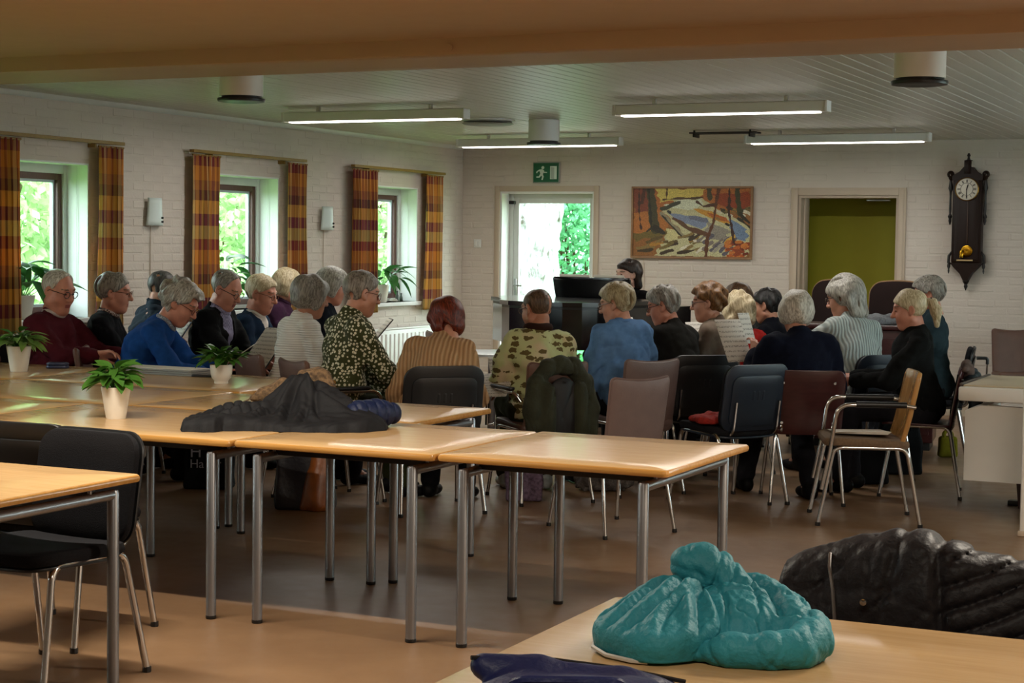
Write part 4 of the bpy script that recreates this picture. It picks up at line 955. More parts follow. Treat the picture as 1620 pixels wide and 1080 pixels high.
# ------------------------------------------------------------------ grand piano
def grand_piano():
    M = mat('black_piano_lacquer', '#08090c', .12, coat=.8); MG = mat('black_satin', '#101114', .3)
    t = thing('grand_piano', 'black lacquered grand piano with music desk in front of the glazed door', 'piano', (-5.377, 13.33, 0), math.radians(260.3-90)); t.scale = (1, 1.10, 1.055)
    # local: keyboard front edge along x at y=0, tail towards +y; bass (player's left) is -x
    W2 = .73
    outl = [(-W2, .0), (W2, .0), (W2, .55), (.66, .72), (.42, .92), (.26, 1.10), (.12, 1.30), (-.05, 1.43), (-.30, 1.48), (-.55, 1.46), (-.68, 1.40), (-W2, 1.28)]
    MB().prism(outl, .70, .98, 'z').obj('rim', M, t, smooth=False)
    MB().prism([(-W2-.015, .30), (W2+.015, .30), (W2+.015, .56), (.67, .735), (.43, .935), (.27, 1.115), (.13, 1.315), (-.05, 1.445), (-.30, 1.495), (-.56, 1.475), (-.69, 1.415), (-W2-.015, 1.285)], 1.0, 1.03, 'z').obj('lid', M, t, smooth=False)
    MB().prism([(-W2, .31), (W2, .31), (W2, .55), (.66, .72), (.42, .92), (.26, 1.10), (.12, 1.30), (-.05, 1.43), (-.30, 1.48), (-.55, 1.46), (-.68, 1.40), (-W2, 1.28)], .98, 1.0, 'z').obj('lid_moulding', MG, t, smooth=False)
    MB().bbox(-W2, W2, -.16, .06, .66, .71, .01).obj('keybed', M, t)
    for s in (-1, 1): MB().bbox(s*.70-.045, s*.70+.045, -.17, .12, .71, .82, .012).obj('key_block', M, t)
    k = MB(); 
    for i in range(52): MB().bbox(-.64+i*.0246, -.64+i*.0246+.0235, -.135, .01, .712, .732, .002, 1).obj('white_key', mat('ivory_key', '#d9d4c6', .3), t)
    for i in range(52):
        if i % 7 in (0, 2, 3, 5, 6): MB().bbox(-.64+i*.0246+.018, -.64+i*.0246+.030, -.085, .01, .73, .743, .002, 1).obj('black_key', M, t)
    MB().bbox(-.655, .655, .01, .03, .71, .90, .004).obj('fallboard', M, t)
    c, s_ = math.cos(.28), math.sin(.28)
    MB().slab(.74, .17, .02, .02, lambda p: (p[0], .30+s_*p[1]+c*p[2], 1.105+c*p[1]-s_*p[2]), bev=.004).obj('music_desk', M, t)
    MB().bbox(-.37, .37, .22, .275, 1.03, 1.042, .003).obj('desk_ledge', M, t)
    for (x, y) in ((-.58, .2), (.58, .2), (-.3, 1.25)):
        MB().lathe([(.055, .70), (.062, .66), (.05, .62), (.06, .56), (.045, .30), (.036, .12), (.05, .09), (.05, .07)], (x, y, 0), 8).obj('leg', M, t, angle=20)
        MB().lathe([(.001, .0), (.03, .0), (.034, .03), (.03, .065), (.001, .07)], (x, y, 0), 12).obj('castor', mat('brass_castor', '#7a5a22', .35, .9), t)
    MB().bbox(-.11, .11, .22, .28, .12, .17, .006).tube([(-.07, .25, .15), (-.05, .25, .70)], .014, 8).tube([(.07, .25, .15), (.05, .25, .70)], .014, 8).obj('pedal_lyre', M, t)
    for x in (-.06, 0, .06): MB().bbox(x-.012, x+.012, .12, .22, .06, .07, .003).bbox(x-.006, x+.006, .2, .22, .06, .13, .002).obj('pedal', mat('brass_castor', '#7a5a22', .35, .9), t)
    for k, (x, a) in enumerate(((-.16, .06), (.17, -.05))):
        sh = MB().slab(.29, .19, .004, .004, lambda p: (p[0]+x, .285+s_*p[1]+c*p[2], 1.115+c*p[1]-s_*p[2]), bev=.001).obj('music_book', M_PAPER)
        sh.parent = None; sh.location = t.location; sh.rotation_euler = t.rotation_euler; sh.scale = t.scale
        tag(sh, ('open white music book on the left of the piano desk', 'open white music book on the piano desk before the pianist')[k], 'music book', 'music books on the piano desk')
    return t
grand_piano()
t = thing('piano_bench', 'black piano bench under the pianist', 'bench', (-5.30, 13.82, 0), math.radians(260.3-90))
MB().slab(.62, .34, .07, .03, lambda p: (p[0], p[1], p[2]+.465), bev=.02).obj('seat', M_BLKF, t)
for sx_ in (-1, 1):
    for sy in (-1, 1): MB().bbox(sx_*.26-.02, sx_*.26+.02, sy*.13-.02, sy*.13+.02, 0, .435, .004).obj('leg', M_BLKP, t)
t = thing('round_table', 'small round white table inside the circle of chairs', 'table', (-5.55, 11.4, 0))
MB().lathe([(.28, .70), (.30, .703), (.30, .718), (.28, .722), (.001, .722)], n=40).obj('table_top', mat('white_laminate', '#c9d0d4', .25), t)
MB().lathe([(.03, .02), (.03, .70)], n=16).obj('column', M_LEG, t)
MB().lathe([(.22, 0), (.22, .012), (.05, .03), (.03, .035)], n=32).obj('base', M_LEG, t)
# dark cabinet by the doorway with a folded shawl
t = thing('low_cabinet', 'dark wooden harmonium cabinet before the green doorway', 'cabinet', (-3.25, 13.2, 0), math.radians(8))
MB().bbox(-.55, .55, -.22, .22, .06, .90, .008).obj('cabinet_body', M_MAROON, t)
MB().bbox(-.58, .58, -.25, .25, .90, .935, .008).obj('cabinet_top', M_MAROON, t)
MB().bbox(-.53, .53, -.2, .2, 0, .06, .004).obj('plinth', M_BLKP, t)
for s in (-1, 1):
    d = MB().bbox(s*.27-.25, s*.27+.25, -.232, -.218, .12, .84, .005).obj('door', M_MAROON, t)
    MB().lathe([(.008, -.232), (.012, -.25), (.004, -.256)], (s*.06, 0, .5), 10, 'y').obj('knob', M_CHROME, d)
o = Field((-.25, -.15, -.03), (.25, .15, .14), .007); o.ell((-.05, 0, .03), (.17, .10, .05)).ell((.12, .02, .03), (.1, .08, .04)).cap((-.1, -.05, .04), (.15, .03, .06), .025)
wv = waves(9, 9, 50, 130, .007, (1, .4, 1)); o.mod(lambda F, X, Y, Z: np.maximum(F+wv(X, Y, Z), -Z)); V, Q = o.mesh()
s = link('folded_shawl', np_mesh('folded_shawl', V, Q), mat('grey_knit_shawl', '#7b7c80', .95, var=.25, vscale=90, bump=.6, bscale=150)); s.location = (-3.12, 13.15, .936); s.rotation_euler = (0, 0, .2)
tag(s, 'folded grey knitted shawl on the dark harmonium cabinet', 'shawl')
chair_e('tall dark upholstered chair left of the pair by the green doorway', (-4.0, 14.75, 0), math.radians(165))
chair_e('tall dark upholstered chair right of the pair by the green doorway', (-3.42, 14.65, 0), math.radians(172))
chair_b('brown leather chair alone by the back wall near the white console', (-2.42, 15.35, 0), math.radians(-160), M_BRNL)
chair_b('grey mauve leather chair between the redhead and the piano', (-6.1, 12.05, 0), math.radians(-35), M_MAUVE)

# white console at the right edge
def console():
    MWH = mat('white_console_paint', '#e2e0da', .4, var=.03, vscale=4, bump=.03)
    t = thing('white_console', 'white painted console desk with wooden foot at the right edge', 'console', (-1.9, 9.95, 0))
    MB().bbox(0, 1.1, 0, .95, .655, .735, .012).obj('desk_top', MWH, t)
    MB().prism([(.035, .20), (1.05, .20), (1.05, .62), (.2, .63), (.12, .63), (.035, .60)], .04, .10, 'y').obj('front_panel', MWH, t, smooth=False)
    MB().bbox(.035, .09, .10, .90, .20, .60, .008).obj('side_panel', MWH, t)
    MB().bbox(.02, 1.08, .04, .92, .735, .745, .004).obj('cream_leaf', mat('cream_laminate', '#b9a98c', .4), t)
    MB().bbox(.0, .018, .03, .93, .735, .752, .003).obj('edge_strip', mat('dark_strip', '#3a2c20', .5), t)
    MB().prism([(.28, 0), (.40, 0), (.44, .05), (.46, .20), (.26, .20)], .45, .75, 'y').obj('wooden_foot', M_MAROON, t, smooth=False)
    MB().bbox(.2, .3, .55, .62, 0, .03, .006).obj('castor_plate', M_DARKM, t)
    for s in (.95,): MB().bbox(s, s+.06, .1, .8, 0, .655, .006).obj('end_panel', MWH, t)
    p = thing('white_post_panel', 'tall white upright panel in front of the console at the right edge', 'panel', (-1.455, 9.38, 0))
    MB().bbox(0, .55, 0, .05, 0.0, .86, .02).obj('panel_board', MWH, p)
    MB().bbox(-.006, .03, -.006, .056, .0, .03, .006).obj('foot_strip', M_PAINT, p)
    k = thing('walking_stick', 'thin chrome stick with a black handle behind the white console', 'walking stick', (-2.06, 11.65, 0), .4)
    MB().tube([(0, 0, 0), (.02, 0, .76)], .008, 8).obj('shaft', M_CHROME, k)
    MB().tube(fillet([(.02, 0, .76), (.022, 0, .80), (-.05, 0, .80)], .02), [.011]*7+[.012], 8).obj('handle', M_BLKP, k)
    MB().lathe([(.012, 0), (.014, .004), (.012, .03)], n=10).obj('rubber_tip', M_BLKP, k)
console()
# ------------------------------------------------------------------ outdoors beyond the windows and the glazed door
M_BUSH = mat('sunlit_bush_leaf', '#b4d49a', .6, var=.3, vscale=3, transl=.4)
M_BUSH2 = mat('hedge_leaf', '#6fb483', .55, var=.4, vscale=3, transl=.3)
M_TWIG = mat('twig_bark', '#5a4a34', .9, var=.3)
def bush(name, label, cx, cy, rx, ry, h, n, ls, seed, m, cat='bush', grp=None):
    r = np.random.default_rng(seed); t = thing(name, label, cat, (cx, cy, -.05), 0, grp)
    # clumps of leaves on an uneven shell
    d = r.normal(size=(n, 3)); d /= np.linalg.norm(d, axis=1)[:, None]; d[:, 2] = np.abs(d[:, 2])*1.0
    lump = 1+.13*np.sin(d[:, 0]*9+seed)*np.sin(d[:, 1]*8+2)+.12*np.sin(d[:, 2]*13+d[:, 0]*6)
    rad = lump*r.uniform(.72, 1.04, n)
    P = np.stack([d[:, 0]*rx*rad, d[:, 1]*ry*rad, d[:, 2]*h*rad*.98+.03], 1)
    a = r.normal(size=(n, 3)); a += d*.6; a /= np.linalg.norm(a, axis=1)[:, None]; b = np.cross(a, r.normal(size=(n, 3))); b /= np.linalg.norm(b, axis=1)[:, None]; c = np.cross(a, b)
    L = ls*r.uniform(.6, 1.3, (n, 1)); V = np.stack([P-a*L*.5, P+b*L*.3+c*L*.06, P+a*L*.5, P-b*L*.3+c*L*.06], 1).reshape(-1, 3)
    Q = np.arange(n*4).reshape(-1, 4)
    o = link('foliage', np_mesh('foliage', V, Q, angle=0), m, t); o['kind'] = 'stuff'
    mb = MB()
    for k in range(9):
        q = r.uniform(-1, 1, 2); mb.tube([(q[0]*.1, q[1]*.1, 0), (q[0]*rx*.35, q[1]*ry*.35, h*.45), (q[0]*rx*.7, q[1]*ry*.7, h*.85)], [.03, .02, .008], 5)
    mb.obj('branches', M_TWIG, t)
    return t
bush('garden_bush', 'bright green garden bush outside the nearest window', -11.6, 12.4, 1.3, 1.45, 3.4, 15000, .12, 1, M_BUSH, grp='garden bushes outside the windows')
bush('garden_bush', 'bright green garden bush outside the middle window', -12.0, 16.2, 1.4, 1.5, 3.6, 14000, .12, 2, M_BUSH, grp='garden bushes outside the windows')
bush('garden_bush', 'bright green garden bush outside the farthest window', -11.9, 20.3, 1.4, 1.55, 3.6, 13000, .12, 3, M_BUSH, grp='garden bushes outside the windows')
bush('garden_hedge', 'tall green hedge beside the white trunk outside the glazed door', -9.1, 21.3, 1.1, .8, 3.4, 14000, .10, 4, M_BUSH2, 'hedge')
bush('garden_hedge', 'long pale green hedge far behind the window bushes', -17.0, 19.0, 1.6, 10.5, 4.6, 26000, .17, 6, M_BUSH, 'hedge')
struct(MB().box(-40, XW-.41, -10, 45, -.35, -.06).box(XW-.4, 10, YB+2.3, 45, -.35, -.06).obj('ground', mat('lawn_grass', '#6d9a4a', .9, var=.25, vscale=6, bump=.4), smooth=False), 'green lawn outside')
# rough whitewashed masonry pier outside the glazed door
f = Field((-1.0, -.5, -.1), (1.0, .5, 3.4), .035); 
f.cap((0, 0, 0), (0, 0, 3.3), .62, .56, .05); wv = waves(21, 12, 5, 16, .05); w2 = waves(22, 10, 22, 50, .018)
f.mod(lambda F, X, Y, Z: F+wv(X, Y, Z*.5)+w2(X, Y, Z)); V, Q = f.mesh()
def bark_nodes(N, L, b, tc):
    mp = N.new('ShaderNodeMapping'); mp.inputs['Scale'].default_value = (3, 3, 1.2); L.new(tc.outputs['Object'], mp.inputs['Vector'])
    n = N.new('ShaderNodeTexNoise'); n.inputs['Scale'].default_value = 2.6; n.inputs['Detail'].default_value = 9; n.inputs['Roughness'].default_value = .7; n.inputs['Distortion'].default_value = .8; L.new(mp.outputs[0], n.inputs['Vector'])
    r = N.new('ShaderNodeValToRGB'); e = r.color_ramp.elements; e[0].position = .36; e[0].color = (*srgb('#4a453c'), 1); e[1].position = .52; e[1].color = (*srgb('#a9adae'), 1)
    L.new(n.outputs['Fac'], r.inputs[0]); L.new(r.outputs[0], b.inputs['Base Color']); b.inputs['Roughness'].default_value = .85
    bp = N.new('ShaderNodeBump'); bp.inputs['Strength'].default_value = .5; L.new(n.outputs['Fac'], bp.inputs['Height']); L.new(bp.outputs[0], b.inputs['Normal'])
t = thing('birch_trunk', 'thick white birch trunk outside the glazed door', 'tree', (-8.9, 18.75, -.05))
link('trunk', np_mesh('trunk', V, Q), node_mat('white_birch_bark', bark_nodes), t)
# ------------------------------------------------------------------ people
def rotx(a): c, s = math.cos(a), math.sin(a); return np.array([[1, 0, 0], [0, c, -s], [0, s, c]])
def rotz(a): c, s = math.cos(a), math.sin(a); return np.array([[c, -s, 0], [s, c, 0], [0, 0, 1]])
def roty(a): c, s = math.cos(a), math.sin(a); return np.array([[c, 0, s], [0, 1, 0], [-s, 0, c]])
_HEADS = {}
def head_mesh(kind):
    """head with brow, eye sockets and lids, nose, lips, chin and ears; face towards +y, origin between the ears"""
    if kind in _HEADS: return _HEADS[kind]
    f = Field((-.10, -.125, -.155), (.10, .135, .135), .0050)
    male = kind != 'f'; heavy = kind == 'mh'
    f.ell((0, -.012, .032), (.074, .094, .083), k=.02)
    f.ell((0, .028, -.045), (.058 if male else .054, .060, .078), k=.035)
    j = .004 if male else 0
    f.ell((0, .052, -.098), (.026+j, .026, .022), k=.03)
    for s in (-1, 1):
        f.ell((s*.036, .040, -.032), (.030+(.012 if heavy else 0), .036, .036), k=.025)
        f.cap((s*.055, -.005, -.06), (s*.02, .05, -.10), .02+j+(.01 if heavy else 0), .018, k=.025)
    if heavy: f.ell((0, .02, -.115), (.05, .05, .03), k=.03)
    f.cap((-.036, .073, .030), (.036, .073, .030), .013, k=.016)
    for s in (-1, 1): f.ell((s*.031, .094, .006), (.021, .017, .013), k=-.012)
    for s in (-1, 1): f.ell((s*.031, .0735, .006), (.0145, .0125, .0115), k=.003)
    f.cap((0, .082, .018), (0, .106, -.026), .0075, .012, k=.012)
    f.ell((0, .104, -.030), (.012, .011, .0095), k=.008)
    for s in (-1, 1): f.ell((s*.0125, .094, -.031), (.008, .009, .007), k=.007)
    f.cap((-.018, .079, -.0600), (.018, .079, -.0600), .0075, k=.008); f.cap((-.015, .078, -.0725), (.015, .078, -.0725), .0085, k=.007)
    f.cap((-.026, .090, -.0662), (.026, .090, -.0662), .0026, k=-.006)
    for s in (-1, 1):
        f.ell((s*.078, -.012, .0), (.0085, .021, .033), R=rotz(s*.45)@rotx(-.15), k=.008); f.ell((s*.086, -.006, .003), (.006, .011, .018), R=rotz(s*.45), k=-.006)
        f.ell((s*.074, -.004, -.026), (.008, .010, .011), k=.008)
    f.cap((0, -.025, -.07), (0, -.035, -.15), .050, .05, k=.03)
    V, Q = f.mesh(1); c = V[Q].mean(1)
    mi = np.zeros(len(Q), int)
    lips = (np.abs(c[:, 0]) < .021) & (c[:, 1] > .074) & (c[:, 2] < -.056) & (c[:, 2] > -.077); mi[lips] = 1
    for s in (-1, 1):
        e = ((c[:, 0]-s*.031)/.0115)**2+((c[:, 2]-.0025)/.0042)**2 < 1; mi[e & (c[:, 1] > .07)] = 2
        b = (np.abs(c[:, 0]-s*.034) < .018) & (np.abs(c[:, 2]-(.031-6*(c[:, 0]-s*.034)**2)) < .004) & (c[:, 1] > .06); mi[b] = 3
    _HEADS[kind] = (V, Q, mi); return _HEADS[kind]
_HAND = []
def hand_mesh():
    """relaxed left hand gripping: wrist at the origin, fingers along +y curling to -z, thumb on +x"""
    if _HAND: return _HAND[0]
    f = Field((-.06, -.04, -.09), (.085, .20, .045), .0054)
    f.cap((0, -.03, 0), (0, .01, 0), .024, .024, k=.01)
    for x in (-.028, -.010, .009, .027): f.cap((x*.55, .01, 0), (x, .085, .0), .0165, .0125, k=.012)
    for x, l, d in ((-.033, .85, -.004), (-.0115, 1.0, .004), (.0105, 1.05, .004), (.0315, .96, 0)):
        p0 = np.array((x, .083+d, 0.)); p1 = p0+np.array((x*.12, .036*l, -.012)); p2 = p1+np.array((0, .020*l, -.020)); p3 = p2+np.array((0, .006*l, -.020))
        f.cap(p0, p1, .0098, .0088, k=.004); f.cap(p1, p2, .0088, .0080, k=.003); f.cap(p2, p3, .0080, .0068, k=.003)
    f.cap((.022, .018, -.006), (.048, .048, -.018), .0165, .0125, k=.012); f.cap((.048, .048, -.018), (.056, .078, -.030), .0115, .0095, k=.004); f.cap((.056, .078, -.030), (.050, .098, -.038), .0095, .0075, k=.003)
    V, Q = f.mesh(1); _HAND.append((V, Q)); return _HAND[0]
def piecewise(z, xs, ys): return np.interp(z, xs, ys)
def hair_mesh(st):
    """hair volume in head coordinates; st: dict of style values"""
    lo_z = min(-.10, st.get('nape', -.06)-.05); f = Field((-.135, -.19, lo_z-.06), (.135, .135, .165), .0062)
    t = st.get('t', .014); top = st.get('top', t); crown = st.get('crown', .0)
    f.ell((0, -.014, .034), (.074+t, .094+t, .083+top), k=.01)
    if st.get('vol'): v = st['vol']; f.ell((0, -.055, .035), (.078+v, .065+v, .07+v), k=.03)
    if st.get('bob'):
        L = st['bob']; fl = st.get('flare', .0)
        for s in (-1, 1):
            f.cap((s*.062, .0, .03), (s*(.066+fl), .006, -.02+L*.5), .030+t*.5, .028+t*.3, k=.03); f.cap((s*.066, -.03, .0), (s*(.064+fl), -.03, L+.02), .032+t*.4, .026, k=.03)
        f.cap((0, -.07, .0), (0, -.075-fl, L+.02), .05+t*.3, .042, k=.04); f.cap((-.045, -.055, L+.025), (.045, -.055, L+.025), .038, k=.03)
    if st.get('long'):
        L = st['long']
        for x in (-.07, -.035, 0, .035, .07):
            y0 = -.05-.03*(1-(x/.08)**2); f.cap((x, y0, .0), (x*1.05, y0-.012, L+.03+.2*abs(x)), .034, .024, k=.03)
    face = st.get('line', 'short')
    if face == 'short': zs, ys = (-.2, -.055, -.03, .005, .02, .045, .062, .075, .09), (-.055, -.05, -.028, -.012, .018, .052, .064, .074+st.get('fringe', 0), .2)
    elif face == 'reced': zs, ys = (-.2, -.055, -.03, .005, .02, .05, .08, .105, .13), (-.055, -.05, -.03, -.012, .016, .03, .034, .046, .2)
    elif face == 'cover': zs, ys = (-.3, -.06, -.02, .01, .03, .05, .065, .08), (.01, .012, .022, .036, .055, .076, .09+st.get('fringe', 0), .2)
    else: zs, ys = (-.3, -.05, .0, .02, .045, .065, .08), (-.01, -.005, .01, .035, .066, .085+st.get('fringe', 0), .2)
    zs, ys = np.array(zs), np.array(ys)
    nape = st.get('nape', -.06); amp = st.get('curl', .003); kf = st.get('freq', 60)
    wv = waves(st.get('seed', 1), 10, kf*.6, kf*1.5, amp, (1, 1, st.get('an', .25)))
    def cut(F, X, Y, Z):
        yl = piecewise(Z, zs, ys); d1 = (Y-yl)*.75+0*X; d2 = nape-Z+0*X+0*Y
        cl = (Y+.010)**2/.019**2+(Z+.004)**2/.033**2
        k = .010; h = np.clip(.5-.5*(d1-F)/k, 0, 1); G = d1*(1-h)+F*h+k*h*(1-h); h = np.clip(.5-.5*(d2-G)/k, 0, 1); G = d2*(1-h)+G*h+k*h*(1-h)
        if face in ('short', 'reced', 'open'): G = np.maximum(G, (1-np.sqrt(cl))*.019*(np.abs(X) > .055))
        return G+wv(X, Y, Z)-amp*.9
    f.mod(cut)
    if st.get('tail'):
        a = np.array((0, -.115, .035)); pts = [a, a+(0, -.03, -.01), a+(.0, -.045, -.07), a+(.0, -.035, -.16)]; w2 = waves(5, 8, 50, 120, .003, (1, 1, .2))
        f2 = Field((-.06, -.24, -.20), (.06, -.07, .09), .0054)
        for p, q, r0, r1 in ((pts[0], pts[1], .018, .026), (pts[1], pts[2], .026, .036), (pts[2], pts[3], .036, .018)): f2.cap(p, q, r0, r1, k=.02)
        f2.mod(lambda F, X, Y, Z: F+w2(X, Y, Z)); V2, Q2 = f2.mesh(1); V, Q = f.mesh(1)
        return np.concatenate([V, V2]), np.concatenate([Q, Q2+len(V)])
    if st.get('bun'):
        f.ell((0, -.125, .02), (.045, .04, .06), k=.02); f.mod(lambda F, X, Y, Z: F+wv(X, Y, Z)*.5)
    return f.mesh(1)
def hair_material(name, c0, c1):
    def nodes(N, L, b, tc):
        mp = N.new('ShaderNodeMapping'); mp.inputs['Scale'].default_value = (1, 1, .16); L.new(tc.outputs['Object'], mp.inputs['Vector'])
        n = N.new('ShaderNodeTexNoise'); n.inputs['Scale'].default_value = 120; n.inputs['Detail'].default_value = 4; n.inputs['Distortion'].default_value = .6; L.new(mp.outputs[0], n.inputs['Vector'])
        r = N.new('ShaderNodeValToRGB'); r.color_ramp.elements[0].position = .35; r.color_ramp.elements[1].position = .68; r.color_ramp.elements[0].color = (*srgb(c0), 1); r.color_ramp.elements[1].color = (*srgb(c1), 1)
        L.new(n.outputs['Fac'], r.inputs[0]); L.new(r.outputs[0], b.inputs['Base Color']); b.inputs['Roughness'].default_value = .45; b.inputs['Specular IOR Level'].default_value = .35
        bp = N.new('ShaderNodeBump'); bp.inputs['Strength'].default_value = .55; bp.inputs['Distance'].default_value = .004; L.new(n.outputs['Fac'], bp.inputs['Height']); L.new(bp.outputs[0], b.inputs['Normal'])
    return node_mat(name, nodes)
HAIR = dict(white=('#8d867a', '#d8d2c4'), silver=('#6e6a62', '#b9b4a8'), grey=('#57524a', '#9b948a'), steel=('#2e2c2a', '#5c5854'), blonde=('#8c7a58', '#cfc0a0'), brown=('#2c1c12', '#5e4229'), tawny=('#4a3018', '#8c6238'), auburn=('#3a1208', '#7a2e16'), dark=('#120d0a', '#38281e'), sandy=('#7a6a4c', '#b5a684'), black=('#0e0d0d', '#2a2624'), cropped=('#3a2c20', '#6e5844'))
def hairm(k): return hair_material('hair_'+k, *HAIR[k])
M_LIP = mat('lip_skin', '#8e4a40', .5); M_EYE = mat('eye_dark', '#2a1c16', .25); M_BROW = mat('eyebrow_hair', '#6e5c4a', .8)
def skinm(k): return mat('skin_'+k, dict(fair='#c08a72', rosy='#bd7f68', tan='#a8735a', pale='#c99a86')[k], .5, var=.10, vscale=25, bump=.06, bscale=200)

# clothing materials
def cloth(name, c, **kw):
    a = dict(rough=.95, var=.12, vscale=30, bump=.2, bscale=260, spec=.12); a.update(kw); return mat(name, c, **a)
def rib_nodes(c0, c1, n_per_m, axis, strength=.9):
    def nodes(N, L, b, tc):
        sp = N.new('ShaderNodeSeparateXYZ'); L.new(tc.outputs['Object'], sp.inputs[0]); m = N.new('ShaderNodeMath'); m.operation = 'MULTIPLY'; m.inputs[1].default_value = n_per_m*2*math.pi
        L.new(sp.outputs[axis], m.inputs[0]); s = N.new('ShaderNodeMath'); s.operation = 'SINE'; L.new(m.outputs[0], s.inputs[0])
        r = N.new('ShaderNodeMapRange'); r.inputs['From Min'].default_value = -1; L.new(s.outputs[0], r.inputs[0])
        cr = N.new('ShaderNodeValToRGB'); cr.color_ramp.elements[0].color = (*srgb(c0), 1); cr.color_ramp.elements[1].color = (*srgb(c1), 1); L.new(r.outputs[0], cr.inputs[0]); L.new(cr.outputs[0], b.inputs['Base Color'])  # base colour darkens in the rib grooves, painting in shade between the ribs
        b.inputs['Roughness'].default_value = .95
        bp = N.new('ShaderNodeBump'); bp.inputs['Strength'].default_value = strength; bp.inputs['Distance'].default_value = .006; L.new(r.outputs[0], bp.inputs['Height']); L.new(bp.outputs[0], b.inputs['Normal'])
    return nodes
def flower_nodes(N, L, b, tc):
    v = N.new('ShaderNodeTexVoronoi'); v.inputs['Scale'].default_value = 50; v.inputs['Randomness'].default_value = .75; L.new(tc.outputs['Object'], v.inputs['Vector'])
    r = N.new('ShaderNodeValToRGB'); r.color_ramp.interpolation = 'CONSTANT'; e = r.color_ramp.elements; e[0].position = 0; e[0].color = (*srgb('#8c8a54'), 1); e[1].position = .13; e[1].color = (*srgb('#d3cfb4'), 1)
    x = e.new(.40); x.color = (*srgb('#333810'), 1)
    L.new(v.outputs['Distance'], r.inputs[0]); L.new(r.outputs[0], b.inputs['Base Color']); b.inputs['Roughness'].default_value = .85
def camel_nodes(N, L, b, tc):
    mp = N.new('ShaderNodeMapping'); mp.inputs['Scale'].default_value = (12, 12, 25); L.new(tc.outputs['Object'], mp.inputs['Vector'])
    nz = N.new('ShaderNodeTexNoise'); nz.inputs['Scale'].default_value = 55; nz.inputs['Detail'].default_value = 1; L.new(tc.outputs['Object'], nz.inputs['Vector'])
    mv = N.new('ShaderNodeVectorMath'); mv.operation = 'SCALE'; mv.inputs['Scale'].default_value = .55; L.new(nz.outputs['Color'], mv.inputs[0]); ad = N.new('ShaderNodeVectorMath'); L.new(mp.outputs[0], ad.inputs[0]); L.new(mv.outputs[0], ad.inputs[1])
    v = N.new('ShaderNodeTexVoronoi'); v.inputs['Scale'].default_value = 1; v.inputs['Randomness'].default_value = .55; L.new(ad.outputs[0], v.inputs['Vector'])
    r = N.new('ShaderNodeValToRGB'); r.color_ramp.interpolation = 'CONSTANT'; e = r.color_ramp.elements; e[0].position = 0; e[0].color = (*srgb('#4e4520'), 1); e[1].position = .40; e[1].color = (*srgb('#b8b788'), 1)
    n = N.new('ShaderNodeTexNoise'); n.inputs['Scale'].default_value = 6; L.new(tc.outputs['Object'], n.inputs['Vector'])
    r2 = N.new('ShaderNodeValToRGB'); r2.color_ramp.elements[0].color = (*srgb('#b3b884'), 1); r2.color_ramp.elements[1].color = (*srgb('#c9a890'), 1); r2.color_ramp.elements[0].position = .52; r2.color_ramp.elements[1].position = .75
    L.new(n.outputs['Fac'], r2.inputs[0]); L.new(v.outputs['Distance'], r.inputs[0])
    lt = N.new('ShaderNodeMath'); lt.operation = 'LESS_THAN'; lt.inputs[1].default_value = .38; L.new(v.outputs['Distance'], lt.inputs[0])
    mx = N.new('ShaderNodeMixRGB'); L.new(lt.outputs[0], mx.inputs[0]); L.new(r2.outputs[0], mx.inputs[1]); mx.inputs[2].default_value = (*srgb('#57491f'), 1)
    L.new(mx.outputs[0], b.inputs['Base Color']); b.inputs['Roughness'].default_value = .85
def check_nodes(c0, c1, n):
    def nodes(N, L, b, tc):
        c = N.new('ShaderNodeTexChecker'); c.inputs['Scale'].default_value = n; c.inputs['Color1'].default_value = (*srgb(c0), 1); c.inputs['Color2'].default_value = (*srgb(c1), 1); L.new(tc.outputs['Object'], c.inputs['Vector']); L.new(c.outputs[0], b.inputs['Base Color']); b.inputs['Roughness'].default_value = .85
    return nodes

